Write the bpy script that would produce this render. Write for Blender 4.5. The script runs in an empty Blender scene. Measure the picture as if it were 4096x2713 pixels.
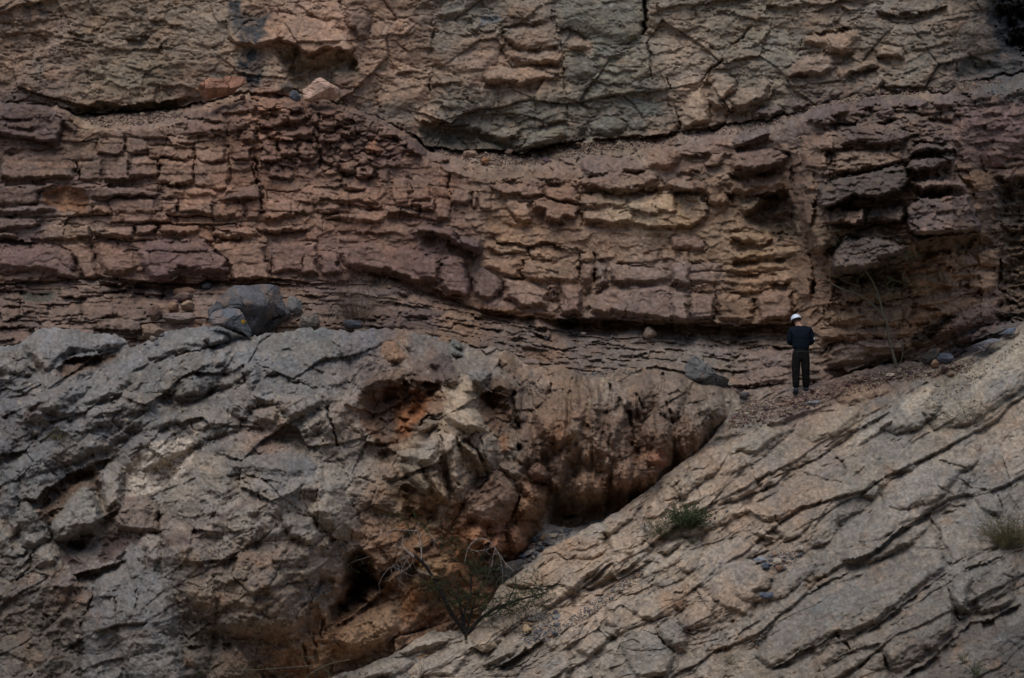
import bpy, bmesh, math, random
import numpy as np
from mathutils import Vector

R_ = math.radians
scene = bpy.context.scene
COLL = scene.collection

# ------------------------------------------------------------------ camera, sky, sun, exposure
PITCH = R_(5.0)
FPX = 1024 * 80.0 / 36.0
cam_data = bpy.data.cameras.new("camera")
cam_data.lens = 80.0
cam_data.sensor_width = 36.0
cam_data.clip_start = 0.1
cam_data.clip_end = 8000.0
cam = bpy.data.objects.new("camera", cam_data)
COLL.objects.link(cam)
cam.location = (0, 0, 0)
cam.rotation_euler = (R_(90.0) + PITCH, 0, 0)
scene.camera = cam

SUN_EL, SUN_AZ = R_(62.0), R_(200.0)      # azimuth measured from +Y (north) clockwise: behind the camera, a little left
world = bpy.data.worlds.new("World")
scene.world = world
world.use_nodes = True
wn = world.node_tree
wn.nodes.clear()
w_out = wn.nodes.new("ShaderNodeOutputWorld")
w_bg = wn.nodes.new("ShaderNodeBackground")
w_sky = wn.nodes.new("ShaderNodeTexSky")
w_sky.sky_type = 'NISHITA'
w_sky.sun_disc = False
w_sky.sun_elevation = SUN_EL
w_sky.sun_rotation = SUN_AZ
w_sky.air_density = 1.0
w_sky.dust_density = 1.5
w_sky.ozone_density = 1.0
w_bg.inputs["Strength"].default_value = 0.075
wn.links.new(w_sky.outputs[0], w_bg.inputs[0])
wn.links.new(w_bg.outputs[0], w_out.inputs[0])

sun_data = bpy.data.lights.new("sun", 'SUN')
sun_data.energy = 1.4
sun_data.angle = R_(48.0)
sun_data.color = (1.0, 0.965, 0.92)
sun = bpy.data.objects.new("sun", sun_data)
COLL.objects.link(sun)
sd = Vector((math.sin(SUN_AZ) * math.cos(SUN_EL), math.cos(SUN_AZ) * math.cos(SUN_EL), math.sin(SUN_EL)))
sun.rotation_euler = (-sd).to_track_quat('-Z', 'Y').to_euler()
sun.location = (0, -20, 60)

vs = scene.view_settings
vs.view_transform = 'Standard'
vs.look = 'None'
vs.gamma = 1.0
vs.use_curve_mapping = False
vs.exposure = 0.55

# ------------------------------------------------------------------ projection: (u, v) on a 1024 x 678 view and a distance Y to a point
def unproj(u, v, Y):
    u = np.asarray(u, float); v = np.asarray(v, float); Y = np.asarray(Y, float)
    x = (u - 512.0) / FPX
    z = (339.0 - v) / FPX
    dy = math.cos(PITCH) - z * math.sin(PITCH)
    dz = math.sin(PITCH) + z * math.cos(PITCH)
    return np.stack(np.broadcast_arrays(x / dy * Y, Y, dz / dy * Y), axis=-1)

PX = 50.0 / FPX          # metres per view unit at the cliff
QF = 1024.0 / 2367.0

TILES = {'A': (0, 0), 'B': (1350, 0), 'C': (2696, 0), 'D': (0, 900), 'E': (1350, 900), 'F': (2696, 900),
         'G': (0, 1813), 'H': (1350, 1813), 'I': (2696, 1813)}
TSC = {k: 1400.0 / 2368.0 for k in TILES}
TILES['T'] = (1340, 2040); TSC['T'] = 900.0 / 2368.0
TILES['N'] = (1400, 1350); TSC['N'] = 900.0 / 1764.0
TILES['R'] = (3200, 850); TSC['R'] = 896.0 / 2161.0
TILES['S'] = (1150, 1050); TSC['S'] = 550.0 / 2368.0
TILES['P'] = (0, 0); TSC['P'] = 4096.0 / 2367.0

def tp(tile, s):
    """'x,y x,y' in the measuring sheet TILE -> N x 2 view coordinates."""
    a = np.array([[float(q) for q in w.split(',')] for w in s.split()], float)
    x0, y0 = TILES[tile]
    k = TSC[tile]
    return np.stack([(x0 + a[:, 0] * k) / 4.0, (y0 + a[:, 1] * k) / 4.0], axis=1)

def curve(s):
    a = np.array([[float(q) for q in w.split(',')] for w in s.split()], float) * QF
    a = a[np.argsort(a[:, 0], kind='stable')]
    return lambda u: np.interp(u, a[:, 0], a[:, 1])

def curve_val(s):
    a = np.array([[float(q) for q in w.split(',')] for w in s.split()], float)
    return lambda u: np.interp(u, a[:, 0] * QF, a[:, 1])

# ------------------------------------------------------------------ noise
def _h(ix, iy, seed):
    h = (ix.astype(np.uint32) * np.uint32(374761393) + iy.astype(np.uint32) * np.uint32(668265263)
         + np.uint32((seed * 1442695041 + 12345) & 0xffffffff))
    h = (h ^ (h >> np.uint32(13))) * np.uint32(1274126177)
    h = (h ^ (h >> np.uint32(15))) * np.uint32(2246822519)
    return h ^ (h >> np.uint32(16))

def hsh(ix, iy, seed):
    return _h(np.asarray(ix).astype(np.int64), np.asarray(iy).astype(np.int64), seed).astype(np.float32) * np.float32(1.0 / 4294967296.0)

def vnoise(x, y, seed):
    x = np.asarray(x, np.float32); y = np.asarray(y, np.float32)
    ix = np.floor(x).astype(np.int64); iy = np.floor(y).astype(np.int64)
    fx = x - ix; fy = y - iy
    fx = fx * fx * fx * (fx * (fx * 6 - 15) + 10); fy = fy * fy * fy * (fy * (fy * 6 - 15) + 10)
    a = hsh(ix, iy, seed); b = hsh(ix + 1, iy, seed); c = hsh(ix, iy + 1, seed); d = hsh(ix + 1, iy + 1, seed)
    return ((a + (b - a) * fx) * (1 - fy) + (c + (d - c) * fx) * fy) * 2 - 1

def fbm(x, y, seed, octv=4, gain=0.5):
    o = 0.0; amp = 1.0; n = 0.0
    for k in range(octv):
        o = o + amp * vnoise(x, y, seed + k * 17)
        n += amp; amp *= gain
        x, y = 1.62 * x + 1.2 * y + 3.1, -1.2 * x + 1.62 * y + 7.7
    return o / n

def tri(x, y, seed, octv=1, gain=0.45):
    """faceted noise: random heights on a triangle lattice, flat in between"""
    o = 0.0; amp = 1.0; n = 0.0
    for k in range(octv):
        x1 = np.asarray(x, np.float32); y1 = np.asarray(y, np.float32)
        x1 = x1 + 0.30 * vnoise(x1 * 0.8, y1 * 0.8, seed + 501); y1 = y1 + 0.30 * vnoise(x1 * 0.8, y1 * 0.8, seed + 502)
        s = (x1 + y1) * 0.36603
        i = np.floor(x1 + s).astype(np.int64); j = np.floor(y1 + s).astype(np.int64)
        xf = x1 + s - i; yf = y1 + s - j
        g = xf > yf
        h00 = hsh(i, j, seed); h11 = hsh(i + 1, j + 1, seed)
        hm = hsh(np.where(g, i + 1, i), np.where(g, j, j + 1), seed)
        hi = np.maximum(xf, yf); lo = np.minimum(xf, yf)
        o = o + amp * ((1 - hi) * h00 + (hi - lo) * hm + lo * h11)
        n += amp; amp *= gain; seed += 13
        x, y = 1.62 * x + 1.2 * y + 5.3, -1.2 * x + 1.62 * y + 2.9
    return o / n * 2 - 1

def sst(a, b, x):
    t = np.clip((x - a) / (b - a + 1e-9), 0, 1)
    return t * t * (3 - 2 * t)

def voro(x, y, seed, jit=0.9):
    """F1, gap to the second cell, cell hashes and local offset."""
    x = np.asarray(x, np.float32); y = np.asarray(y, np.float32)
    ix = np.floor(x).astype(np.int64); iy = np.floor(y).astype(np.int64)
    f1 = np.full(x.shape, 9.0, np.float32); f2 = f1.copy()
    cx = np.zeros(x.shape, np.int64); cy = cx.copy()
    lx = np.zeros(x.shape, np.float32); ly = lx.copy()
    for dx in (-1, 0, 1):
        for dy in (-1, 0, 1):
            jx = ix + dx; jy = iy + dy
            px = jx + 0.5 + (hsh(jx, jy, seed) - 0.5) * jit - x
            py = jy + 0.5 + (hsh(jx, jy, seed + 1) - 0.5) * jit - y
            d = px * px + py * py
            m = d < f1
            f2 = np.where(m, f1, np.minimum(f2, d))
            f1 = np.where(m, d, f1)
            cx = np.where(m, jx, cx); cy = np.where(m, jy, cy)
            lx = np.where(m, -px, lx); ly = np.where(m, -py, ly)
    return np.sqrt(f1), np.sqrt(f2) - np.sqrt(f1), cx, cy, lx, ly

def plates(x, y, sx, sy, seed, amp, tilt, crack, cw=0.10, drop=0.0):
    """Broken facets: every cell stands out by its own amount and leans its own way; joints between some of them are open."""
    f1, g, cx, cy, lx, ly = voro(x / sx, y / sy, seed)
    h0 = hsh(cx, cy, seed + 5); h1 = hsh(cx, cy, seed + 6) - 0.5; h2 = hsh(cx, cy, seed + 7) - 0.5
    o = amp * (h0 - 0.5) * 2 + tilt * (h1 * lx + (h2 + drop) * ly) * 2
    ck = sst(0.05, 0.45, fbm(x / (sx * 1.7), y / (sy * 1.7), seed + 9, 2))
    return o - crack * ck * np.exp(-(g / cw) ** 2), (cx, cy, g)

def facet(x, y, sx, sy, seed, q=0.45, g=1.1, a=0.5):
    """broken angular faces: the lowest of many leaning planes, so that flat faces meet in sharp ridges"""
    x = np.asarray(x / sx, np.float32); y = np.asarray(y / sy, np.float32)
    ix = np.floor(x).astype(np.int64); iy = np.floor(y).astype(np.int64)
    o = np.full(x.shape, 9.0, np.float32)
    for dx in (-1, 0, 1):
        for dy in (-1, 0, 1):
            jx = ix + dx; jy = iy + dy
            ex = x - (jx + 0.5 + (hsh(jx, jy, seed) - 0.5) * 0.8); ey = y - (jy + 0.5 + (hsh(jx, jy, seed + 1) - 0.5) * 0.8)
            o = np.minimum(o, a * (hsh(jx, jy, seed + 2) - 0.5) + g * ((hsh(jx, jy, seed + 3) - 0.5) * ex + (hsh(jx, jy, seed + 4) - 0.5) * ey) + q * (ex * ex + ey * ey))
    return o

# ------------------------------------------------------------------ measured features
FEAT = {'cliff': [], 'massif': [], 'slab': []}
CUR = ['cliff']

def led(tile, d, s, r=None):
    FEAT[CUR[0]].append(('led', d, tp(tile, s), r if r else 5.0 + 24 * d))

def crk(tile, d, w, s):
    FEAT[CUR[0]].append(('crk', d, tp(tile, s), w))

def blk(tile, h, s, col=None, e=3.0, ty=None, a=0.75, obj=True):
    FEAT[CUR[0]].append(('blk', h, tp(tile, s), e, ty, col, a, obj))

def dome(h, *es, p=0.6):
    """rounded masses: (x, y, half length, half height, turn) in the whole-picture measure"""
    for cx, cy, rx, ry, rot in es:
        m = max(rx, ry) * QF
        c = np.array([cx, cy], float) * QF
        FEAT[CUR[0]].append(('dome', h, np.array([c - m, c + m]), (c, rx * QF, ry * QF, R_(rot)), p))

def rec(tile, d, s, col=None, e=4.0, a=0.8):
    FEAT[CUR[0]].append(('rec', d, tp(tile, s), e, col, a))

def pat(tile, col, s, a=0.8, e=5.0):
    FEAT[CUR[0]].append(('pat', 0, tp(tile, s), e, col, a))

def box(tile, h, x0, y0, x1, y1, **k):
    """a block with four slightly crooked corners"""
    rr = random.Random(int(x0 * 7 + y0 * 13 + x1))
    j = lambda a: a + rr.uniform(-8, 8)
    blk(tile, h, "%f,%f %f,%f %f,%f %f,%f %f,%f %f,%f" % (j(x0), j(y0), j((x0 + x1) / 2), j(y0), j(x1), j(y0), j(x1), j(y1), j((x0 + x1) / 2), j(y1), j(x0), j(y1)), **k)

def seg_dist(x, y, pts, closed=False):
    """distance, signed side (+ = right of travel, i.e. below a line drawn left to right), arclength fraction"""
    p = pts if not closed else np.vstack([pts, pts[:1]])
    L = np.hypot(*(p[1:] - p[:-1]).T)
    S = np.concatenate([[0], np.cumsum(L)]); tot = S[-1] + 1e-9
    best = np.full(x.shape, 1e12); side = np.zeros(x.shape); arc = np.zeros(x.shape)
    for k in range(len(p) - 1):
        ax, ay = p[k]; dx, dy = p[k + 1] - p[k]
        ll = dx * dx + dy * dy + 1e-12
        t = np.clip(((x - ax) * dx + (y - ay) * dy) / ll, 0, 1)
        ex = x - ax - t * dx; ey = y - ay - t * dy
        d = ex * ex + ey * ey
        m = d < best
        best = np.where(m, d, best)
        side = np.where(m, dx * ey - dy * ex, side)
        arc = np.where(m, (S[k] + t * L[k]) / tot, arc)
    return np.sqrt(best), np.where(side >= 0, 1.0, -1.0), arc

def inside(x, y, p):
    c = np.zeros(x.shape, bool)
    n = len(p)
    for i in range(n):
        x1, y1 = p[i]; x2, y2 = p[(i + 1) % n]
        if y1 == y2:
            continue
        m = (y1 > y) != (y2 > y)
        c ^= m & (x < (x2 - x1) * (y - y1) / (y2 - y1) + x1)
    return c

def lin(c):
    c = np.asarray(c, float) / 255.0
    return np.where(c <= 0.04045, c / 12.92, ((c + 0.055) / 1.055) ** 2.4)

GAIN = 1.75
def alb(c):
    return lin(c) * GAIN

SOFT = {'slab': 0.40, 'massif': 0.68, 'cliff': 0.85}

def apply_features(name, U, V, out, col, ids, id0, damp):
    """adds the measured ledges, cracks, blocks, hollows and stains to a sheet"""
    nid = id0
    vmin = V.min(axis=0); vmax = V.max(axis=0)
    ucol = U.mean(axis=0)
    rr = random.Random(5)
    for f in FEAT[name]:
        pts = f[2]
        if f[0] == 'led': m = f[3] + 2
        elif f[0] == 'crk': m = f[3] * 2.5 + 1
        elif f[0] == 'pat': m = f[3] * 2
        else: m = 6
        m += 4
        x0, y0 = pts.min(axis=0) - m; x1, y1 = pts.max(axis=0) + m
        ci = np.where((ucol >= x0) & (ucol <= x1))[0]
        if len(ci) < 2:
            continue
        c0, c1 = ci[0], ci[-1] + 1
        sub = (V[:, c0:c1] >= y0) & (V[:, c0:c1] <= y1)
        ri = np.where(sub.any(axis=1))[0]
        if len(ri) < 2:
            continue
        r0, r1 = ri[0], ri[-1] + 1
        sl = (slice(r0, r1), slice(c0, c1))
        x = U[sl]; y = V[sl]
        if f[0] == 'dome':
            c, rx, ry, ro = f[3]
            xx = x + 0.14 * rx * tri(x / (rx * .9), y / (ry * .9), 55, 3) - c[0]; yy = y + 0.14 * ry * tri(x / (rx * .9), y / (ry * .9), 56, 3) - c[1]
            a = (xx * math.cos(ro) + yy * math.sin(ro)) / rx; b = (-xx * math.sin(ro) + yy * math.cos(ro)) / ry
            out[sl] += f[1] * np.clip(1 - a * a - b * b, 0, 1) ** f[4]
        elif f[0] == 'led':
            d, s, arc = seg_dist(x, y, pts)
            fade = sst(0, 0.10, arc) * sst(1, 0.90, arc)
            below = np.clip(1 - d / f[3], 0, 1)
            dep = np.where(s > 0, -0.72 * f[1] * below * sst(-0.4, 0.9, d), f[1] * 0.25 * np.exp(-d / 5.0))
            fade = fade * (0.30 + 0.70 * sst(-0.45, 0.25, vnoise(x / 13, y / 13, 66))) * (SOFT.get(name, 1.0) if f[1] < 0.44 or name != 'slab' else 0.62)
            out[sl] += dep * fade
        elif f[0] == 'crk':
            d, s, arc = seg_dist(x, y, pts)
            fade = sst(0, 0.08, arc) * sst(1, 0.92, arc)
            wv = f[3] * 0.27 * (0.75 + 0.5 * vnoise(x / 9, y / 9, 77))
            fade = fade * (0.25 + 0.75 * sst(-0.4, 0.3, vnoise(x / 11, y / 11, 67)))
            out[sl] -= 0.8 * f[1] * np.exp(-(d / wv) ** 2) * fade
        else:
            d, s, arc = seg_dist(x, y, pts, True)
            ins = inside(x, y, pts)
            sdist = np.where(ins, d, -d)
            if f[0] == 'blk':
                _, h, _, e, ty, c, a, ob = f
                k = sst(0, e, sdist)
                yc = (pts[:, 1].min() + pts[:, 1].max()) / 2; hh = (pts[:, 1].max() - pts[:, 1].min()) / 2 + 1e-6
                xc = (pts[:, 0].min() + pts[:, 0].max()) / 2; hw = (pts[:, 0].max() - pts[:, 0].min()) / 2 + 1e-6
                tt = rr.uniform(-0.02, 0.12) if ty is None else ty
                tx = rr.uniform(-0.08, 0.08)
                lean = tt * (y - yc) / hh + tx * (x - xc) / hw
                damp[sl] *= 1 - (0.0 if not ob else 0.45 if name == 'cliff' else 0.3) * sst(-1.0, 2.5, sdist)
                h = h * ((0.52 if h < 0.7 else 0.95) if name == 'cliff' else 0.85 if name == 'massif' else 0.6)
                out[sl] += (h + lean) * k - 0.07 * sst(-0.6, 0.6, vnoise(x / 12, y / 12, 88)) * np.exp(-(sdist / 1.1) ** 2)
                if ob:
                    ids[sl] = np.where(ins, nid, ids[sl]); nid += 1
            elif f[0] == 'rec':
                _, dd, _, e, c, a = f
                e = min(e, 4.5) if name == 'cliff' else e
                k = sst(0, e, sdist)
                dd = dd * (0.62 if dd < 2 else 1.0)
                k = sst(-e * .3, e * 1.5 + 2 * dd, sdist + (2.0 + 3.0 * min(dd, 1)) * tri(x / 11, y / 9, 58, 3))
                out[sl] -= dd * k * (0.8 + 0.45 * tri(x / 12, y / 8, 59, 3))
            else:
                _, _, _, e, c, a = f
                k = sst(-e, e, sdist + 3.0 * fbm(x / 7, y / 7, 31, 3) * min(e / 4, 2))
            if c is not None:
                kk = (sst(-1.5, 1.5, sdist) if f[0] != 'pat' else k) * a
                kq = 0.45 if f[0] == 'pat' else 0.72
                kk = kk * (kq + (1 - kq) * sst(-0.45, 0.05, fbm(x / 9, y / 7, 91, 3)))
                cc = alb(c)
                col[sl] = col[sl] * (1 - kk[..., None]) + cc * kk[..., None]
    return nid

def idw(pts, U, V, s=28.0, p=2.2):
    """pts: list of (x, y, values...) in the whole-picture measure; smooth blend"""
    num = 0; den = 0
    for q in pts:
        d2 = (U - q[0] * QF) ** 2 + (V - q[1] * QF) ** 2
        w = 1.0 / (d2 + s * s) ** p
        den = den + w
        num = num + w[..., None] * np.asarray(q[2], float)
    return num / den[..., None]

def tps(pts):
    P = np.array([(a * QF, b * QF) for a, b, _ in pts]); z = np.array([c for _, _, c in pts], float)
    n = len(P)
    def k(d2):
        return np.where(d2 > 0, d2 * np.log(d2 + 1e-9) * 0.5, 0.0) * 1e-4
    D = ((P[:, None] - P[None]) ** 2).sum(-1)
    A = np.zeros((n + 3, n + 3))
    A[:n, :n] = k(D) + 0.02 * np.eye(n)
    A[:n, n] = 1; A[:n, n + 1:] = P * 0.01
    A[n:, :n] = A[:n, n:].T
    s = np.linalg.solve(A, np.concatenate([z, [0, 0, 0]]))
    def f(u, v):
        o = s[n] + s[n + 1] * u * 0.01 + s[n + 2] * v * 0.01
        for i in range(n):
            o = o + s[i] * k((u - P[i, 0]) ** 2 + (v - P[i, 1]) ** 2)
        return o
    return f

def bedded(s, w, edges, lenf, seed, slant=0.15):
    """blocks of layered rock: id, distance to the nearest side joint / top / bottom, height hash ..."""
    edges = np.asarray(edges, np.float32)
    b = np.clip(np.searchsorted(edges, w.ravel()).reshape(w.shape), 1, len(edges) - 1)
    top = edges[b - 1]; bot = edges[b]
    th = bot - top
    bb = b.astype(np.int64)
    fac = lenf[0] + (lenf[1] - lenf[0]) * hsh(bb, bb * 0 + 3, seed)
    L = np.maximum(th * fac, 9.0)
    x = (s + (w - (top + bot) / 2) * slant * (hsh(bb, bb * 0 + 4, seed) - 0.5) * 4) / L + hsh(bb, bb * 0 + 5, seed) * 17.0
    k = np.floor(x).astype(np.int64)
    lo = k + (hsh(k, bb, seed + 1) - 0.5) * 0.75
    hi = k + 1 + (hsh(k + 1, bb, seed + 1) - 0.5) * 0.75
    k = np.where(x < lo, k - 1, np.where(x >= hi, k + 1, k))
    lo = k + (hsh(k, bb, seed + 1) - 0.5) * 0.75
    hi = k + 1 + (hsh(k + 1, bb, seed + 1) - 0.5) * 0.75
    dl = (x - lo) * L; dr = (hi - x) * L
    fx = (x - lo) / np.maximum(hi - lo, 0.05) - 0.5
    fy = (w - top) / th - 0.5
    return dict(b=bb, k=k, dl=dl, dr=dr, dt=w - top, db=bot - w, fx=fx, fy=fy, th=th, L=(hi - lo) * L)

def make_edges(lo, hi, t0, t1, seed):
    rr = random.Random(seed)
    e = [lo]
    while e[-1] < hi:
        e.append(e[-1] + rr.uniform(t0, t1) * rr.choice([0.6, 1, 1, 1.3]))
    return e

# ------------------------------------------------------------------ rock material: colour per place from the mesh, grain and relief from nodes
def rock_material(name, attr=True, color=(0.2, 0.2, 0.2), scale=1.0, bump=0.5):
    m = bpy.data.materials.new(name)
    m.use_nodes = True
    nt = m.node_tree
    nt.nodes.clear()
    N = nt.nodes.new; Lk = nt.links.new
    out = N("ShaderNodeOutputMaterial"); bs = N("ShaderNodeBsdfPrincipled")
    bs.inputs["Roughness"].default_value = 0.92
    bs.inputs["Specular IOR Level"].default_value = 0.25
    tc = N("ShaderNodeTexCoord")
    n1 = N("ShaderNodeTexNoise"); n1.inputs["Scale"].default_value = 9.0 * scale; n1.inputs["Detail"].default_value = 8; n1.inputs["Roughness"].default_value = 0.7
    n2 = N("ShaderNodeTexNoise"); n2.inputs["Scale"].default_value = 45.0 * scale; n2.inputs["Detail"].default_value = 4; n2.inputs["Roughness"].default_value = 0.65
    Lk(tc.outputs["Object"], n1.inputs["Vector"]); Lk(tc.outputs["Object"], n2.inputs["Vector"])
    r1 = N("ShaderNodeMapRange"); r1.inputs["From Min"].default_value = 0.3; r1.inputs["From Max"].default_value = 0.7
    r1.inputs["To Min"].default_value = 0.72; r1.inputs["To Max"].default_value = 1.28
    Lk(n1.outputs["Fac"], r1.inputs["Value"])
    r2 = N("ShaderNodeMapRange"); r2.inputs["From Min"].default_value = 0.3; r2.inputs["From Max"].default_value = 0.7
    r2.inputs["To Min"].default_value = 0.74; r2.inputs["To Max"].default_value = 1.26
    Lk(n2.outputs["Fac"], r2.inputs["Value"])
    mu = N("ShaderNodeMath"); mu.operation = 'MULTIPLY'
    Lk(r1.outputs[0], mu.inputs[0]); Lk(r2.outputs[0], mu.inputs[1])
    vm = N("ShaderNodeVectorMath"); vm.operation = 'SCALE'
    if attr:
        at = N("ShaderNodeAttribute"); at.attribute_name = "rock"
        Lk(at.outputs["Color"], vm.inputs[0])
    else:
        vm.inputs[0].default_value = color
    Lk(mu.outputs[0], vm.inputs["Scale"])
    Lk(vm.outputs[0], bs.inputs["Base Color"])
    bp = N("ShaderNodeBump"); bp.inputs["Strength"].default_value = bump; bp.inputs["Distance"].default_value = 0.04
    ad = N("ShaderNodeMath"); ad.operation = 'ADD'
    Lk(n1.outputs["Fac"], ad.inputs[0]); Lk(n2.outputs["Fac"], ad.inputs[1])
    Lk(ad.outputs[0], bp.inputs["Height"]); Lk(bp.outputs[0], bs.inputs["Normal"])
    Lk(bs.outputs[0], out.inputs[0])
    return m

def plain_material(name, color, rough=0.8, var=0.25, scale=20.0):
    m = bpy.data.materials.new(name)
    m.use_nodes = True
    nt = m.node_tree
    bs = nt.nodes["Principled BSDF"]
    bs.inputs["Roughness"].default_value = rough
    bs.inputs["Specular IOR Level"].default_value = 0.5 if rough < 0.5 else 0.08
    tc = nt.nodes.new("ShaderNodeTexCoord")
    n = nt.nodes.new("ShaderNodeTexNoise"); n.inputs["Scale"].default_value = scale; n.inputs["Detail"].default_value = 5
    r = nt.nodes.new("ShaderNodeMapRange"); r.inputs["From Min"].default_value = 0.3; r.inputs["From Max"].default_value = 0.7
    r.inputs["To Min"].default_value = 1 - var; r.inputs["To Max"].default_value = 1 + var
    vm = nt.nodes.new("ShaderNodeVectorMath"); vm.operation = 'SCALE'; vm.inputs[0].default_value = color
    nt.links.new(tc.outputs["Object"], n.inputs["Vector"]); nt.links.new(n.outputs["Fac"], r.inputs["Value"])
    nt.links.new(r.outputs[0], vm.inputs["Scale"]); nt.links.new(vm.outputs[0], bs.inputs["Base Color"])
    return m

ROCK = rock_material("weathered_rock")

# ------------------------------------------------------------------ meshes from arrays
def mesh_from(name, co, quads, colr=None, mat=None, smooth=True):
    me = bpy.data.meshes.new(name)
    co = np.ascontiguousarray(co, np.float32); quads = np.ascontiguousarray(quads, np.int32)
    n = quads.shape[1]
    me.vertices.add(len(co)); me.vertices.foreach_set("co", co.ravel())
    me.loops.add(quads.size); me.loops.foreach_set("vertex_index", quads.ravel())
    me.polygons.add(len(quads))
    me.polygons.foreach_set("loop_start", np.arange(0, quads.size, n, dtype=np.int32))
    me.polygons.foreach_set("loop_total", np.full(len(quads), n, np.int32))
    me.polygons.foreach_set("use_smooth", np.full(len(quads), smooth, bool))
    if colr is not None:
        a = me.attributes.new("rock", 'FLOAT_COLOR', 'POINT')
        c = np.ones((len(co), 4), np.float32); c[:, :3] = colr
        a.data.foreach_set("color", c.ravel())
    me.update()
    if mat:
        me.materials.append(mat)
    return me

def link(name, me, parent=None, **props):
    o = bpy.data.objects.new(name, me)
    COLL.objects.link(o)
    if parent is not None:
        o.parent = parent
    for k, v in props.items():
        o[k] = v
    return o

SURF = {}      # sheet name -> (column u, V rows, points) for standing things on the rock

def build_sheet(P, col, ids, groups, piece_name, vis):
    """P rows x cols x 3; groups: list of (object name, face mask, props). Blocks with an id become child objects of the group they lie in."""
    Rn, Cn = P.shape[:2]
    idx = np.arange(Rn * Cn).reshape(Rn, Cn)
    quads = np.stack([idx[:-1, :-1], idx[1:, :-1], idx[1:, 1:], idx[:-1, 1:]], axis=-1).reshape(-1, 4)
    fid = ids[:-1, :-1].ravel()
    fvis = vis[:-1, :-1].ravel()
    Pf = P.reshape(-1, 3); Cf = col.reshape(-1, 3)
    def make(name, fsel, parent=None, **pr):
        q = quads[fsel]
        used, inv = np.unique(q, return_inverse=True)
        me = mesh_from(name, Pf[used], inv.reshape(-1, 4), Cf[used], ROCK)
        return link(name, me, parent, **pr)
    for gname, gmask, props in groups:
        gm = gmask.ravel()
        cnt = np.bincount(fid[gm & fvis], minlength=fid.max() + 1)
        cnt[0] = 0
        big = np.argsort(-cnt)[:300]
        big = big[cnt[big] >= 40]
        take = np.zeros(fid.max() + 1, bool); take[big] = True
        base = gm & ~take[fid]
        root = make(gname, np.where(base)[0], **props)
        sel = np.where(gm & take[fid])[0]
        order = sel[np.argsort(fid[sel], kind='stable')]
        ff = fid[order]
        cuts = np.where(np.diff(ff))[0] + 1
        for part in np.split(order, cuts):
            if len(part) > 3:
                make(piece_name, part, root)

def grid_u(lo, hi, step, far_lo, far_hi, far_step):
    a = np.arange(lo, hi + 1e-6, step)
    l = [] ; x = lo; s = step
    while x > far_lo:
        s = min(s * 1.5, far_step); x -= s; l.append(x)
    r = []; x = a[-1]; s = step
    while x < far_hi:
        s = min(s * 1.5, far_step); x += s; r.append(x)
    return np.concatenate([l[::-1], a, r])
# ================================================================== measured features of the back cliff
PURP = (74, 62, 55); DPURP = (58, 50, 52); REDB = (96, 72, 60); TAN = (118, 98, 80); OCH = (104, 72, 48); GREYG = (76, 74, 68)
CUR[0] = 'cliff'
blk('P', 1.1, "1835,345 1900,305 2000,275 2100,262 2235,300 2290,420 2300,560 2240,570 2120,590 1990,640 1905,640 1865,570 1830,480", e=12, ty=.05, obj=False)
blk('P', .35, "1345,445 1500,440 1620,445 1640,490 1600,530 1345,520", e=4, obj=False)
# --- upper left
for d, s in [(.15, "0,155 60,150 160,170 260,150 420,125"), (.28, "0,215 80,225 180,222 260,235 330,240 400,240 420,225"),
             (.22, "455,215 560,228 640,212 665,200"), (.15, "70,305 140,318 220,315"), (.12, "455,290 560,290"), (.10, "250,385 350,375 410,330"),
             (.25, "850,260 930,268 960,245 1010,235"), (.18, "1080,250 1120,275 1160,270"), (.12, "970,180 1050,185 1200,180 1340,195"),
             (.12, "1330,385 1400,380 1440,385"), (.12, "1530,370 1600,365"), (.10, "700,490 760,500 830,520"), (.10, "620,300 700,295"),
             (.12, "1000,580 1090,590 1180,575"), (.10, "860,545 960,560"), (.12, "1920,60 1960,120"), (.12, "2000,10 2060,60 2120,100 2210,120"),
             (.10, "1000,430 1150,440 1250,430"), (.10, "1060,310 1200,330"), (.15, "2230,180 2310,170 2368,200")]:
    led('A', d, s)
for d, w, s in [(.15, 4, "415,60 420,130 425,230"), (.12, 4, "610,0 620,90 660,110 665,205"), (.14, 4, "565,310 580,420 595,500 600,620"),
                (.12, 6, "690,215 740,290 770,340 790,430"), (.10, 4, "930,50 925,120 905,160"), (.1, 3, "975,90 985,160"), (.12, 4, "1880,90 1895,200 1885,290"),
                (.08, 3, "0,350 90,420 170,490 260,560"), (.08, 3, "1180,310 1185,420"), (.1, 4, "2100,20 2115,120"), (.06, 3, "330,480 420,460 440,380")]:
    crk('A', d, w, s)
blk('A', .62, "1530,130 1590,110 1700,130 1810,90 1880,90 2110,100 2250,150 2340,220 2400,330 2380,385 2290,340 2200,335 2110,380 2050,365 1990,320 1880,285 1810,305 1740,320 1620,312 1530,260", e=4, ty=.3, obj=True)
rec('A', .8, "1860,325 1990,330 2110,392 2290,350 2420,405 2450,500 2280,520 2300,620 2310,700 2050,690 1960,560 1880,440", col=(108, 94, 76), e=9, a=.7)
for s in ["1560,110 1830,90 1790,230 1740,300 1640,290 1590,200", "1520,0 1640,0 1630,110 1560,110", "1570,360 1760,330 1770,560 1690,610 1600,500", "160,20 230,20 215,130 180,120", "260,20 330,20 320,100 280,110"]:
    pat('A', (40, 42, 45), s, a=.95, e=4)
pat('A', (122, 98, 80), "1780,330 1880,340 1960,520 2000,600 1880,620 1790,560", a=.7)
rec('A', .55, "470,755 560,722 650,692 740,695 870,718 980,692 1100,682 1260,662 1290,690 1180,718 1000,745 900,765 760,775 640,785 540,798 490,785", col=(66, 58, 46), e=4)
led('A', .5, "300,715 470,742 560,720 650,690 740,690 870,715 980,690 1100,680 1270,660", r=14)
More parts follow.
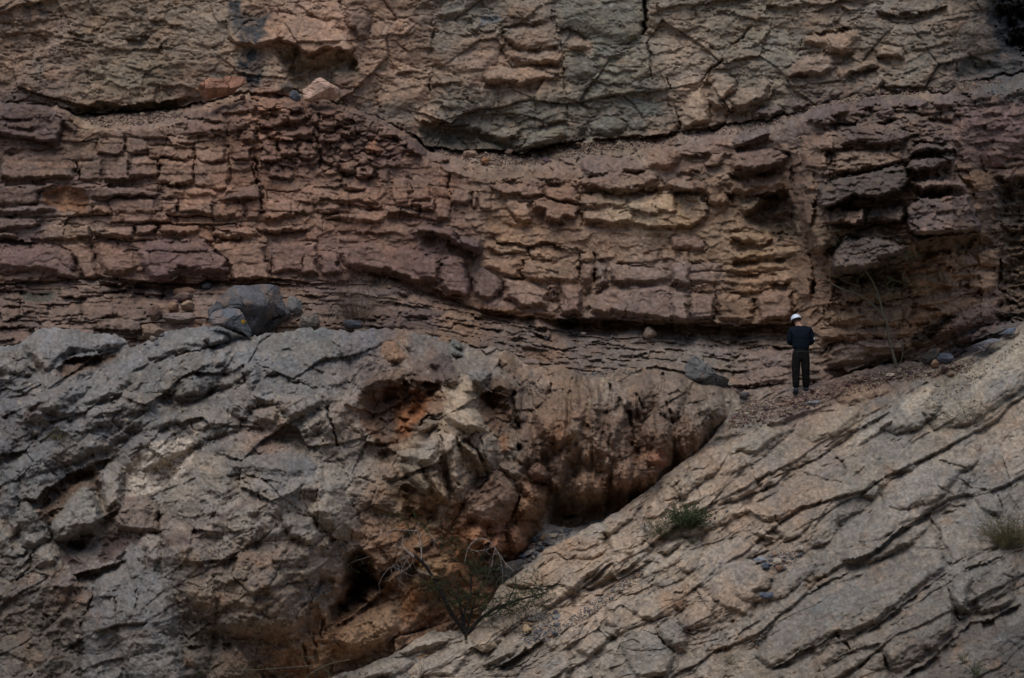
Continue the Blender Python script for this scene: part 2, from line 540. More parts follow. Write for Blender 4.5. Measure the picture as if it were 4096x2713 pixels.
# purple corner
blk('A', .45, "-200,715 0,712 180,690 300,715 345,742 440,780 500,830 545,870 500,890 440,850 400,960 250,960 0,930 -200,930", col=(68, 56, 54), e=5, obj=False)
for d, s in [(.2, "0,790 120,800 250,790 380,830"), (.2, "0,850 160,870 300,850 380,900"), (.25, "0,930 120,930 250,940 390,960"), (.25, "0,1010 150,1005 330,1000 450,985"), (.3, "0,1218 120,1215 230,1220 330,1205 480,1180"),
             (.3, "680,1220 850,1225 1060,1200"), (.3, "1080,1210 1160,1235 1240,1250 1310,1245"), (.2, "1240,800 1380,800 1500,800"), (.25, "1250,940 1400,925 1520,950"), (.25, "1000,965 1180,970 1400,960 1560,950"),
             (.3, "1740,860 1900,840 2000,830 2120,850"), (.3, "1800,930 1950,950 2080,935 2150,990"), (.3, "1760,1085 1870,1075 2130,1085"), (.35, "2150,1080 2250,1100 2368,1150"), (.3, "1730,760 1850,720 1960,720 2060,770"),
             (.3, "1860,1120 2000,1130 2160,1110"), (.3, "2150,870 2290,860 2368,880"), (.25, "2180,960 2300,950 2368,940"), (.2, "640,1420 760,1440"), (.3, "1480,1330 1620,1340 1740,1350"), (.25, "1020,1500 1130,1500 1220,1460"),
             (.25, "1780,1480 1900,1450 2000,1430 2110,1440"), (.2, "2100,1270 2250,1260 2368,1250"), (.25, "2150,1360 2250,1350 2368,1370"), (.2, "900,1020 1100,990 1290,1000"), (.2, "1420,880 1540,870")]:
    led('A', d, s)
for d, w, s in [(.5, 8, "1720,830 1740,950 1730,1080 1750,1180 1740,1260"), (.3, 5, "1700,1090 1720,1200 1760,1300 1770,1440"), (.3, 5, "2150,700 2140,850 2150,990 2170,1080 2160,1180"), (.2, 4, "1240,770 1250,900 1250,1000"),
                (.25, 5, "505,1080 515,1150 530,1230"), (.2, 4, "1070,1080 1070,1210"), (.2, 4, "1310,1000 1310,1100 1320,1250"), (.2, 4, "1540,960 1550,1100 1560,1260"), (.2, 4, "1880,960 1890,1070"), (.25, 5, "2080,1270 2090,1400")]:
    crk('A', d, w, s)
for b in [(510, 1085, 690, 1225), (690, 1055, 870, 1228), (880, 1050, 1068, 1212), (1075, 1090, 1308, 1248), (1320, 1095, 1540, 1262), (1000, 985, 1300, 1085), (1310, 985, 1520, 1090), (0, 1040, 490, 1205), (660, 925, 840, 1045), (850, 930, 1000, 1040)]:
    box('A', .22, *b)
for b in [(1430, 700, 1550, 762), (1590, 705, 1665, 762), (1670, 690, 1730, 740), (1245, 820, 1535, 925), (1240, 745, 1400, 810), (1540, 800, 1660, 880), (1610, 880, 1720, 960), (1880, 760, 2060, 830), (2070, 740, 2140, 840), (1760, 800, 1880, 850), (1990, 830, 2120, 930),
          (2140, 830, 2260, 900), (2160, 910, 2300, 960), (1880, 950, 2010, 1060), (2020, 960, 2140, 1080), (1760, 960, 1880, 1080), (1800, 1100, 2000, 1200), (1560, 980, 1700, 1080)]:
    box('A', .25, *b, col=(82, 62, 54), e=2.5)
blk('A', .3, "-200,1240 400,1240 520,1250 600,1240 900,1260 1090,1290 1080,1330 800,1330 700,1375 640,1400 590,1380 560,1300 420,1245 250,1310 250,1380 -200,1390", col=(86, 70, 64), e=4, ty=-.1)
rec('A', .4, "270,1315 420,1250 500,1265 590,1335 590,1440 420,1440 290,1375", col=OCH, e=7)
blk('A', .45, "-200,1395 0,1395 150,1380 300,1380 400,1420 390,1442 250,1442 0,1450 -200,1450", col=(84, 72, 70), e=5, ty=-.05)
blk('A', .4, "-200,1465 200,1450 300,1490 310,1530 0,1560 -200,1560", col=(80, 66, 62), e=5)
for b in [(600, 1365, 735, 1440), (745, 1340, 1060, 1445), (1100, 1335, 1210, 1440), (1215, 1345, 1440, 1445), (1445, 1360, 1655, 1480), (1660, 1350, 1760, 1480), (1790, 1350, 1990, 1465), (1100, 1260, 1250, 1330), (1255, 1268, 1480, 1328), (610, 1250, 1080, 1330), (2120, 1350, 2368, 1440)]:
    box('A', .2, *b)
blk('A', .4, "1480,1335 1560,1290 1690,1265 1770,1240 1785,1300 1770,1350 1680,1345 1560,1345", col=(74, 60, 56))
# --- upper centre
for d, s in [(.15, "640,80 720,90 800,70"), (.22, "1100,190 1230,165 1330,160 1430,140"), (.15, "700,215 850,225 1080,205"), (.3, "1240,330 1350,330 1400,310 1500,295"), (.25, "1140,420 1280,430 1400,440 1520,430"),
             (.4, "985,565 1080,575 1180,588 1250,590 1340,560 1430,545 1520,525"), (.3, "1490,210 1560,185 1640,215 1700,260"), (.25, "1730,350 1830,380 1920,380"), (.25, "1840,620 1960,650 2050,650 2130,625"),
             (.4, "0,340 80,370 150,440"), (.25, "400,485 480,490 520,500 590,500"), (.18, "230,240 340,250 420,190"), (.5, "560,815 700,835 800,845 870,850 920,840"), (.3, "1230,880 1300,860 1400,850 1500,820 1560,800"),
             (.5, "1250,1015 1400,992 1560,962 1690,932"), (.5, "1690,952 1900,940 2100,920 2310,905"), (.4, "2310,900 2368,880"), (.35, "1130,1215 1280,1200 1400,1210 1480,1240 1530,1245"), (.5, "1640,1265 1740,1275 1870,1308 1980,1300 2090,1270 2200,1220"),
             (.35, "2080,1290 2200,1270 2368,1300"), (.4, "1310,1420 1390,1440 1400,1490 1500,1495 1530,1475"), (.14, "1650,1400 1800,1410 1950,1400"), (.14, "2000,1450 2100,1445 2200,1420"), (.3, "0,930 80,940 150,920"),
             (.3, "620,1080 700,1110 760,1100"), (.4, "0,1130 100,1180 200,1200 270,1140"), (.25, "60,1290 200,1280"), (.3, "0,1370 150,1390 300,1395"), (.35, "530,1380 600,1420 660,1420"), (.5, "310,1450 420,1440 520,1460 650,1480 720,1500"),
             (.15, "680,720 760,730 850,715"), (.12, "1000,720 1100,735 1200,715"), (.15, "1130,780 1250,790 1300,760"), (.12, "1280,660 1400,690 1500,680"), (.15, "640,560 760,570 850,550"), (.12, "820,300 960,310 1080,320"),
             (.12, "1780,480 1900,490 2050,470"), (.12, "1560,730 1640,720"), (.14, "2140,160 2250,160"), (.15, "160,190 230,210"), (.2, "0,1020 90,1010 160,1030"), (.25, "300,830 420,850 520,920"), (.25, "370,900 470,930")]:
    led('B', d, s)
for d, w, s in [(.16, 4, "595,0 615,70 640,130 635,200 640,260 635,360 640,450 620,520 630,600 635,660"), (.12, 3, "840,0 870,60 890,120 900,180"), (.16, 4, "1445,0 1450,100 1480,180 1510,250 1525,330 1525,500 1545,600 1555,720 1560,900"),
                (.65, 8, "2060,-40 2075,80 2080,160 2080,265"), (.35, 5, "2100,290 2115,380 2125,480 2135,540"), (.25, 5, "2230,520 2250,600"), (.25, 5, "2265,690 2300,790 2315,890"), (.15, 4, "1930,650 2010,720 2090,830"), (.15, 4, "1820,640 1900,740 1940,790"),
                (.12, 3, "150,440 260,520 380,560 390,540"), (.12, 3, "330,250 340,350 380,440 390,560"), (.14, 3, "1040,1250 1080,1320 1130,1380 1170,1470"), (.2, 4, "1635,1200 1640,1320 1640,1480"), (.12, 3, "1100,190 1130,300 1140,420"),
                (.12, 3, "850,600 880,680 950,700"), (.1, 3, "1090,640 1110,720"), (.25, 4, "750,1170 760,1320 770,1500"), (.12, 3, "500,1180 510,1350"), (.2, 4, "915,1280 920,1400"), (.15, 3, "1400,1230 1400,1340"), (.15, 3, "0,0 40,60"), (.1, 3, "2140,1290 2150,1450")]:
    crk('B', d, w, s)
rec('B', .2, "650,100 740,95 800,110 790,170 700,180 660,150", e=4)
rec('B', .22, "960,110 1090,90 1100,130 1060,160 970,160", col=(84, 88, 94), e=3)
blk('B', .22, "900,140 960,150 965,190 920,210 890,190")
blk('B', .4, "990,500 1050,470 1150,450 1280,445 1400,450 1520,455 1520,520 1420,540 1330,560 1250,590 1180,575 1100,570 1020,575 985,550", e=5, ty=.1)
blk('B', .38, "1560,270 1600,240 1660,235 1700,270 1715,330 1690,350 1600,345 1550,330", col=(112, 90, 72), e=8)
blk('B', .25, "1455,-60 2060,-60 2080,100 2075,230 2050,290 1950,300 1850,290 1750,240 1650,215 1590,190 1500,200 1470,160", col=(88, 84, 74), e=14, ty=.1)
blk('B', .22, "1530,390 1640,370 1750,400 1770,480 1720,540 1650,560 1570,560 1530,480", col=(80, 77, 70), e=10)
blk('B', .42, "60,50 150,40 240,100 235,160 215,260 130,270 110,200 70,180", col=(88, 70, 62), e=6)
rec('B', .5, "540,870 640,850 800,860 950,880 1020,900 1050,930 1150,960 1250,1005 1260,1040 1100,1020 900,1010 750,1000 600,985", col=(62, 58, 50), e=8)
blk('B', .38, "1040,910 1100,870 1200,840 1250,850 1230,920 1160,950 1080,950", e=4, col=(98, 88, 76))
blk('B', .42, "1240,995 1330,890 1450,860 1560,850 1560,920 1440,980 1340,1000 1260,1010", e=5, col=(90, 84, 72))
rec('B', .3, "1640,890 1690,870 1700,950 1600,965", e=5)
blk('B', .28, "1700,830 1800,790 1900,790 1960,850 1940,900 1850,930 1720,920", e=10, col=(78, 76, 68))
blk('B', .2, "650,230 740,215 1000,215 1090,200 1120,300 1080,420 1000,500 880,520 760,500 640,440", e=8, ty=.1)
blk('B', .2, "1140,340 1300,335 1500,320 1520,430 1380,440 1250,425 1130,415", e=5, ty=.08)
blk('B', .2, "1110,200 1240,180 1440,165 1500,270 1380,310 1240,330 1140,300", e=5, ty=.05)
blk('B', .2, "400,560 620,520 630,640 520,740 400,790 280,760 250,640", e=12, ty=.0)
blk('B', .5, "2090,1080 2130,1000 2220,980 2300,990 2340,1060 2280,1150 2180,1160 2100,1120", col=(102, 78, 64), e=7)
blk('B', .38, "1640,1100 1720,1060 1830,1060 1960,1080 2110,1140 2080,1160 1900,1190 1700,1200 1640,1150", col=(86, 70, 64), e=5)
blk('B', .55, "1640,1222 1750,1190 1900,1160 2050,1165 2200,1200 2080,1270 1960,1300 1850,1305 1740,1272 1640,1262", col=(90, 72, 64), e=5, ty=.1)
blk('B', .5, "2200,1210 2368,1180 2500,1230 2500,1300 2368,1295 2230,1280", col=(92, 74, 64), e=5)
blk('B', .3, "1040,1240 1110,1220 1250,1230 1380,1250 1400,1330 1300,1320 1100,1310 1060,1290", col=(96, 76, 66))
blk('B', .3, "1410,1250 1530,1260 1630,1270 1640,1380 1500,1360 1400,1340", col=(100, 78, 64))
blk('B', .45, "1310,1350 1400,1340 1500,1360 1640,1390 1640,1440 1600,1480 1530,1470 1500,1490 1400,1480 1390,1430 1320,1410", col=(96, 74, 62))
blk('B', .26, "1120,1330 1250,1350 1310,1390 1310,1500 1240,1510 1200,1490 1160,1420")
blk('B', .35, "470,940 560,950 610,1000 590,1050 500,1050 460,1000", col=(70, 54, 50))
blk('B', .32, "190,980 260,960 290,1010 270,1050 200,1040", col=(110, 74, 54))
blk('B', .4, "590,1060 700,1050 760,1080 750,1112 660,1102", col=(92, 70, 60))
rec('B', .3, "220,1220 280,1200 270,1290 230,1290", e=3)
for b in [(0, 1080, 130, 1170), (280, 850, 450, 930), (0, 850, 120, 930), (130, 1120, 270, 1200), (30, 1190, 220, 1280), (280, 1130, 360, 1230), (360, 1200, 490, 1380), (500, 1190, 640, 1360), (520, 1350, 660, 1420), (660, 1350, 760, 1480), (0, 1290, 290, 1370),
          (0, 1410, 300, 1500), (770, 1250, 900, 1380), (920, 1260, 960, 1400), (960, 1230, 1060, 1420), (1650, 1300, 1960, 1400), (1970, 1310, 2300, 1440), (1650, 1420, 2000, 1500)]:
    box('B', .18, *b)
# --- upper right
for d, s in [(.4, "330,428 430,402 510,388"), (.4, "600,45 700,45 800,40 860,35"), (.3, "1020,40 1120,45 1170,75 1250,85"), (.4, "1370,80 1480,100 1650,85 1760,60 1860,40"), (.35, "960,222 1050,217 1120,192 1190,187"),
             (.3, "1020,335 1070,355 1150,372 1210,345"), (.45, "755,517 850,482 900,502 1000,502 1060,487 1095,492"), (.4, "1130,580 1200,500 1260,470 1380,460"), (.3, "1360,392 1450,382 1560,397"), (.3, "1820,430 1900,410"),
             (.5, "330,740 400,747 480,750 560,717 650,642 670,590"), (.6, "40,905 140,890 250,865 370,835"), (.4, "400,1002 560,962 650,932"), (.6, "360,1175 540,1180 660,1147 770,1117"), (.8, "370,1300 480,1347 560,1312 680,1292 770,1272"),
             (.5, "0,1290 80,1302 165,1297"), (.6, "1010,1407 1120,1392 1240,1347 1390,1337 1560,1297"), (.12, "200,80 330,75 430,90"), (.15, "230,320 310,325 350,300"), (.14, "220,220 330,200 400,160"), (.14, "1500,200 1650,210 1850,195"),
             (.14, "1600,330 1720,310 1880,290"), (.12, "1400,500 1550,490 1700,460"), (.12, "560,130 700,120 830,140"), (.12, "560,280 680,290 760,330"), (.1, "0,430 60,440"), (.3, "1190,740 1300,745 1400,715"), (.4, "1360,812 1430,812 1510,792"),
             (.25, "1100,1180 1250,1175 1400,1150"), (.3, "1250,985 1400,985 1580,965"), (.3, "870,960 960,1010 1090,1020"), (.3, "40,1040 120,1050 240,1020"), (.3, "0,1170 100,1165 160,1140"), (.25, "1900,640 2050,650 2200,600"), (.25, "1950,750 2100,760 2300,700"),
             (.35, "1930,940 2050,975 2170,930"), (.3, "2000,860 2100,850 2250,860"), (.4, "1650,1310 1800,1292 1970,1292"), (.3, "500,750 640,795 740,755"), (.2, "1590,860 1700,870 1850,860"), (.14, "1430,600 1560,620 1700,600")]:
    led('C', d, s)
for d, w, s in [(.32, 5, "535,170 450,250 380,310 310,410 240,480 165,580"), (.2, 4, "1910,180 1915,380 1915,560"), (.35, 5, "1590,1072 1650,1044 1750,1034 1870,1040"), (.2, 4, "1280,190 1310,260 1330,330"), (.15, 4, "1000,60 960,200"), (.15, 3, "860,250 820,380"),
                (.12, 3, "530,200 520,300 560,380"), (.3, 6, "780,1010 790,1150 800,1300"), (.12, 3, "1560,310 1580,390"), (.12, 3, "20,780 30,900"), (.15, 3, "440,490 430,600 320,690"), (.2, 4, "1900,700 1890,830 1880,930"), (.12, 3, "130,0 150,120 160,240"), (.12, 3, "1240,90 1250,190")]:
    crk('C', d, w, s)
blk('C', .36, "870,260 950,222 1060,222 1160,192 1250,200 1285,240 1230,290 1210,340 1150,370 1070,350 1030,330 950,330 860,310", col=(108, 88, 72), e=7)
blk('C', .3, "820,420 900,370 1080,370 1100,480 1000,500 900,500 760,512", col=(104, 86, 74), e=5, ty=.1)
rec('C', .35, "670,470 790,440 760,500 700,540", e=3); rec('C', .3, "620,500 660,490 700,540 660,555", e=3)
blk('C', .25, "1110,440 1220,400 1350,400 1380,455 1260,470 1200,500 1130,570 1100,500", col=(102, 84, 68), e=5)
blk('C', .2, "1350,310 1450,290 1560,310 1560,390 1440,385 1370,390", e=4)
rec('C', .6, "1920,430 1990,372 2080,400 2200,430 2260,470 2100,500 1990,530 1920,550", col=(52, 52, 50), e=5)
blk('C', .42, "230,600 250,500 330,490 440,540 440,600 330,680 330,740 260,740 220,680", e=5, ty=.05)
blk('C', .52, "350,680 470,600 540,580 560,530 620,510 660,570 640,640 560,700 480,740 400,735", e=5, col=(104, 88, 76))
blk('C', .45, "90,640 180,590 230,700 260,780 240,850 130,860 40,890 30,810", e=6, col=(118, 100, 84), ty=.1)
rec('C', .3, "860,640 960,600 1030,640 1010,670 900,680", e=4); rec('C', .35, "1355,612 1410,562 1475,610", e=4)
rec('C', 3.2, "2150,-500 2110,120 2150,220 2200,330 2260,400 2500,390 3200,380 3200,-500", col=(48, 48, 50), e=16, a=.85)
for h, s in [(.4, "510,780 570,720 680,710 740,750 640,790 560,800"), (.4, "790,740 830,690 900,700 890,740 820,760"), (.42, "890,770 960,690 1040,680 1050,740 1000,800 940,850 900,820"), (.48, "1190,690 1240,660 1380,650 1440,680 1400,720 1310,740 1200,730"),
             (.42, "1540,680 1640,660 1720,700 1700,740 1560,720"), (.4, "1465,660 1525,650 1535,710 1480,720"), (.5, "1350,780 1420,710 1500,740 1510,790 1430,810"), (.5, "390,970 460,870 600,840 660,870 650,920 560,950 420,1000"), (.3, "1050,690 1180,690 1190,760 1060,800"), (.4, "1000,760 1080,750 1100,850 1000,860 900,850 930,810"),
             (.35, "1730,720 1830,670 1900,680 1880,730 1780,740"), (.3, "1180,740 1300,745 1290,800 1190,800")]:
    blk('C', h, s, col=(74, 62, 62), e=3.5)
blk('C', .72, "360,1100 400,1020 540,1000 690,1020 780,1060 770,1112 650,1142 540,1172 380,1172", col=(88, 70, 62), e=7, ty=.12)
blk('C', .5, "170,1100 250,1030 350,1030 330,1080 290,1130 200,1130", col=(98, 80, 68), e=4)
blk('C', .62, "330,1210 450,1180 600,1170 760,1150 770,1270 680,1290 560,1300 480,1340 400,1310", col=(104, 84, 68), e=8, ty=.2)
rec('C', 1.1, "540,1370 680,1300 780,1285 830,1450 840,1590 700,1620 560,1560 470,1470", col=(70, 60, 48), e=12)
blk('C', .5, "180,1222 320,1190 350,1300 430,1360 420,1400 280,1410 210,1380", e=6, col=(102, 82, 66))
blk('C', .7, "430,1400 560,1330 655,1345 640,1390 560,1455 480,1460", e=8, col=(92, 76, 60))
blk('C', .5, "0,1200 100,1180 150,1230 160,1290 60,1300 0,1290", e=4)
blk('C', .55, "1090,1010 1160,900 1260,870 1450,880 1570,890 1580,960 1400,980 1250,980 1130,990", col=(70, 59, 56), e=4)
blk('C', .42, "1060,1100 1100,1020 1240,1010 1400,1000 1550,990 1560,1090 1380,1150 1250,1170 1080,1180", col=(94, 77, 64), e=4)
blk('C', .95, "960,1260 1100,1200 1300,1180 1400,1140 1580,1120 1590,1250 1560,1290 1380,1330 1230,1340 1100,1390 1000,1400 960,1350", col=(54, 50, 51), e=4, ty=.15)
blk('C', .9, "1570,1130 1620,1070 1750,1045 1880,1055 1890,1085 1760,1150 1640,1165", col=(54, 49, 50), e=4)
blk('C', .85, "1580,1050 1650,955 1780,970 1880,1025 1760,1028 1640,1035", col=(54, 48, 48), e=4)
blk('C', .85, "1590,1250 1700,1200 1850,1190 1980,1230 1970,1290 1800,1290 1650,1310", col=(84, 70, 66), e=6)
blk('C', 1.35, "1570,1400 1650,1330 1850,1300 2000,1310 2030,1400 2080,1522 2090,1562 1900,1572 1720,1590 1630,1600 1580,1540", col=(58, 51, 53), e=4, ty=.2)
blk('C', .5, "1880,780 2010,740 2150,700 2368,680 2500,900 2368,1000 2200,1130 2050,1120 1930,1050 1880,930", col=(90, 72, 68), e=12, obj=True)
blk('C', .5, "1990,1150 2150,1150 2180,1230 2100,1300 2000,1290 1960,1200", col=(96, 74, 54), e=7)
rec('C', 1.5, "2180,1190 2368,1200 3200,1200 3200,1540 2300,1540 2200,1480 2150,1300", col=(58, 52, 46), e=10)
for b in [(850, 900, 980, 1010), (1000, 900, 1080, 1020), (870, 1020, 1040, 1150), (800, 1000, 850, 1300), (880, 1150, 960, 1290)]:
    box('C', .25, *b, col=(96, 78, 66))
box('C', .75, 1020, 1400, 1300, 1525, col=(86, 70, 60))
box('C', .65, 1310, 1395, 1560, 1500, col=(80, 68, 62))
box('C', .5, 870, 1300, 960, 1520, col=(84, 66, 54))
blk('C', .6, "1600,1600 1750,1590 1900,1580 2060,1570 2080,1660 1960,1720 1800,1700 1640,1720", col=(72, 58, 46), e=4)
for d, s in [(.3, "900,1010 1000,1020 1080,1000"), (.3, "890,1160 960,1180 1060,1170"), (.35, "1060,1500 1200,1490 1400,1500 1540,1480"), (.3, "1600,960 1700,950 1850,960"), (.3, "1930,640 2060,660 2200,640")]:
    led('C', d, s)
# --- middle band, left
for d, s in [(.5, "150,405 330,335 450,352 560,392"), (.65, "650,372 760,392 900,402 1000,392 1060,402 1160,387 1250,352 1400,347 1540,352"), (.4, "-50,430 60,430 150,412"), (.3, "810,97 870,132 950,167"), (.4, "1370,0 1430,25 1560,30"), (.35, "1490,72 1600,82 1690,82"),
             (.5, "0,90 80,87 180,112 260,112"), (.2, "130,560 250,562 340,568"), (.25, "380,480 480,488 560,490 600,500"), (.3, "680,440 780,442 870,450"), (.3, "890,482 1000,472 1120,462"), (.2, "0,500 70,510 130,505"), (.2, "0,640 150,630 330,640"), (.25, "380,660 560,660 700,650"),
             (.2, "0,700 120,690 300,690"), (.3, "600,100 640,112"), (.15, "1860,350 2050,345 2300,330"), (.2, "1900,390 2100,400 2368,380"), (.18, "1980,470 2150,480 2368,470"), (.25, "1060,72 1200,68 1350,60"), (.25, "630,82 760,86 900,80"), (.3, "1720,35 1850,40 2000,30 2100,40")]:
    led('D', d, s)
for d, w, s in [(.32, 5, "625,120 640,250 670,372"), (.15, 3, "1810,80 1810,250 1830,390"), (.2, 4, "615,0 620,110"), (.2, 4, "900,0 905,80"), (.2, 4, "1060,0 1060,70"), (.15, 3, "2060,170 2050,330")]:
    crk('D', d, w, s)
blk('D', .38, "-200,120 0,118 150,115 300,110 420,130 500,180 510,280 550,372 420,352 260,312 0,332 -200,332", col=(84, 66, 62), e=6)
blk('D', .32, "420,120 610,120 640,260 655,370 560,370 510,250", col=(98, 76, 64), e=4)
blk('D', .42, "640,150 690,115 850,150 920,190 930,290 900,340 760,352 680,322 650,240", col=(94, 72, 62), e=8)
blk('D', .62, "930,170 990,110 1200,90 1380,90 1440,150 1540,220 1560,300 1530,340 1380,332 1200,332 1150,380 1060,390 1000,370 950,300", col=(82, 64, 62), e=8, ty=.1)
blk('D', .32, "1450,110 1560,90 1800,130 1810,250 1820,390 1570,370 1560,280 1440,160", col=(100, 78, 66), e=4)
blk('D', .3, "1820,130 2000,110 2150,120 2160,330 2000,330 1830,340", col=(94, 72, 64), e=4)
blk('D', .35, "2160,200 2280,160 2300,280 2330,330 2170,330", col=(80, 62, 58), e=4)
for b in [(630, 0, 895, 78), (905, 0, 1058, 68), (1068, 0, 1350, 60), (300, 0, 610, 100), (1440, 20, 1760, 80), (1790, 0, 2050, 40)]:
    box('D', .25, *b)
blk('D', .4, "-200,40 0,40 100,35 140,80 0,90 -200,90", col=(82, 68, 62), e=4)
rec('D', .3, "130,440 200,460 330,440 370,480 340,510 200,520 140,510", col=(54, 54, 48), e=4)
for b in [(0, 450, 130, 560), (140, 530, 330, 600), (400, 430, 600, 490), (690, 400, 880, 445), (700, 455, 870, 510), (900, 420, 1110, 470), (340, 560, 560, 650), (0, 570, 130, 640), (560, 540, 760, 640), (780, 560, 980, 640), (800, 610, 960, 730)]:
    box('D', .14, *b, col=(84, 68, 60), e=2.5)
# --- middle band, centre
for d, s in [(.3, "0,40 200,50 330,50 450,62"), (.6, "560,72 700,82 800,132 840,162 920,212 972,177"), (.35, "950,92 1050,102 1180,117 1290,132 1410,122 1500,142 1620,172 1700,187"), (.15, "960,182 1100,182 1290,192 1430,222 1490,232"), (.9, "1470,628 1700,627 1900,632 2100,642 2300,655 2368,662"),
             (.6, "40,292 280,322 380,352 520,397 620,392 740,467 890,522"), (.55, "970,572 1080,577 1180,602 1260,622 1360,610"), (.25, "850,680 1000,690 1100,702 1200,722"), (.3, "1220,712 1330,742 1460,762"), (.25, "1100,742 1250,782 1450,822"), (.22, "1400,842 1600,832 1850,832 2050,852"), (.3, "1660,812 1740,806 1830,812"),
             (.3, "1900,882 2010,892 2100,880"), (.25, "1450,882 1600,902 1800,922 2000,952"), (.25, "640,640 760,650 880,640"), (.25, "900,600 1000,640 1120,660"), (.3, "1300,672 1360,690 1420,692"), (.25, "1560,720 1640,760 1800,770"), (.25, "1880,780 2000,790 2150,800"), (.25, "1200,860 1320,850 1440,870"), (.2, "1000,780 1100,790 1200,830"),
             (.15, "1260,390 1330,395 1380,397"), (.15, "0,120 80,110 130,130"), (.2, "200,640 300,650 420,640"), (.2, "1880,262 2000,265 2200,262"), (.2, "2180,150 2290,160 2368,165"), (.2, "1740,430 1830,415"), (.2, "430,620 560,605 740,600")]:
    led('E', d, s)
for d, w, s in [(.5, 7, "1735,180 1735,300 1725,420"), (.2, 4, "1240,240 1245,300 1252,372"), (.15, 3, "1180,170 1200,220"), (.15, 3, "1310,130 1310,180"), (.2, 4, "1495,400 1495,480 1500,590"), (.15, 3, "1940,640 1960,560 1990,440"), (.15, 3, "2350,420 2370,640"), (.3, 5, "480,620 510,720"), (.18, 3, "1090,340 1110,430 1060,510"), (.25, 4, "1620,190 1625,380")]:
    crk('E', d, w, s)
blk('E', .6, "480,40 560,0 780,0 820,100 830,150 740,90 600,62", col=(76, 60, 56), e=4)
blk('E', .8, "800,100 870,92 960,100 972,172 930,210 850,172 820,140", col=(72, 60, 60), e=6)
for h, s, c in [(.2, "990,240 1220,235 1245,370 1160,370 1080,320 1000,290", (108, 84, 66)), (.26, "1240,250 1350,225 1520,235 1620,270 1620,390 1490,395 1400,385 1330,390 1260,370", (104, 84, 68)), (.32, "1625,260 1730,255 1725,380 1690,405 1625,380", (96, 80, 72)),
                (.36, "1745,240 1820,260 1830,410 1740,420", (88, 76, 72)), (.4, "1830,270 2000,250 2240,240 2240,400 2050,410 1850,415", (94, 80, 74)), (.4, "2250,250 2330,250 2400,255 2400,410 2245,410", (96, 80, 72)), (.55, "1700,590 1740,470 1790,430 2000,415 2200,418 2390,422 2390,655 2200,640 2000,620 1800,620", (90, 76, 70)),
                (.5, "900,300 1000,295 1080,340 1110,430 1090,480 1050,520 950,510 900,470", (90, 72, 66)), (.45, "1110,340 1180,370 1320,390 1440,450 1440,560 1250,560 1140,500 1090,510 1120,440", (106, 86, 74)), (.58, "1500,420 1550,395 1640,400 1670,470 1665,620 1500,602", (88, 70, 64)), (.45, "1380,420 1480,400 1490,560 1440,470", (92, 72, 64)),
                (.62, "690,250 750,210 850,210 890,300 905,420 890,510 830,490 740,460 690,400", (90, 70, 66)), (.6, "0,170 100,120 280,130 480,160 680,230 695,400 600,380 520,390 380,340 280,310 100,290 40,280", (88, 68, 62))]:
    blk('E', h, s, col=c, e=6)
rec('E', .55, "1660,410 1730,400 1720,470 1690,520 1670,470", e=5)
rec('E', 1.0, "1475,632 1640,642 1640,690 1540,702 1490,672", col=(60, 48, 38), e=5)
rec('E', .35, "1650,640 2368,660 2368,720 2100,700 1900,720 1700,700", col=(98, 76, 54), e=6)
rec('E', .15, "930,540 1130,560 1480,600 1480,660 1300,640 1000,600", col=(104, 76, 52), e=6)
for h, s in [(.32, "420,600 560,560 740,560 720,600 560,650 430,660"), (.3, "230,430 330,410 490,430 480,480 300,490 240,470"), (.25, "280,640 420,620 700,640 690,720 480,715 300,690")]:
    blk('E', h, s, col=(70, 58, 56), e=6)
for b in [(1660, 810, 1830, 850), (1940, 800, 2100, 850), (1560, 760, 1780, 800), (1240, 790, 1440, 830), (2190, 730, 2368, 800), (1460, 900, 1640, 940), (1250, 910, 1440, 950), (1840, 860, 2000, 910), (1240, 720, 1450, 760), (1090, 700, 1240, 740)]:
    box('E', .16, *b, col=(84, 72, 66), e=2.5)
for b in [(970, 105, 1290, 180), (1300, 140, 1610, 225), (1620, 190, 1735, 250), (1750, 170, 1880, 240), (1890, 180, 2180, 255), (2190, 170, 2390, 245)]:
    box('E', .14, *b)
# --- middle band, right
for d, s in [(.3, "380,102 480,132 620,122 660,102"), (.42, "370,247 480,242 620,222 770,217"), (.36, "330,327 430,332 560,327 700,317"), (.3, "0,167 120,168 230,160"), (.3, "60,412 190,422 290,397"), (.4, "570,417 640,402 790,397"), (.9, "0,665 150,650 270,652 430,692 560,692 700,672 830,652"),
             (.7, "880,172 930,202 1000,172 1100,122 1240,72"), (.95, "1050,352 1250,342 1350,282 1470,282 1600,262"), (.95, "1600,132 1740,85 1900,75 2060,62"), (.8, "1600,792 1700,742 1800,682 1880,592"), (.5, "1850,752 1950,702 2050,662 2180,662"), (.5, "1900,832 2000,792 2150,762 2200,722"), (.3, "1020,862 1060,800 1180,790"),
             (.5, "1030,975 1200,985 1350,962 1480,912"), (.4, "1040,532 1200,532 1270,502"), (.25, "170,742 340,792 480,802 680,797"), (.35, "400,1082 600,1082 760,1067"), (.2, "0,740 150,725 180,760"), (.25, "480,830 640,820 800,830"), (.2, "980,700 1100,690 1230,700"), (.2, "1000,760 1150,770 1300,750"), (.3, "1650,300 1780,310 1870,300"), (.4, "1700,400 1800,395 1900,420 2000,400"),
             (.4, "1850,500 1950,490 2050,460"), (.35, "1620,640 1750,650 1850,600"), (.4, "1600,530 1700,540 1800,560"), (.4, "1880,330 1980,350 2080,340"), (.3, "1960,270 2080,260 2180,290"), (.3, "1300,870 1420,880 1560,850"), (.3, "960,560 1010,600"), (.25, "400,880 480,870"), (.25, "140,1050 250,1040"), (.3, "2230,290 2368,300"), (.4, "2210,420 2368,430")]:
    led('F', d, s)
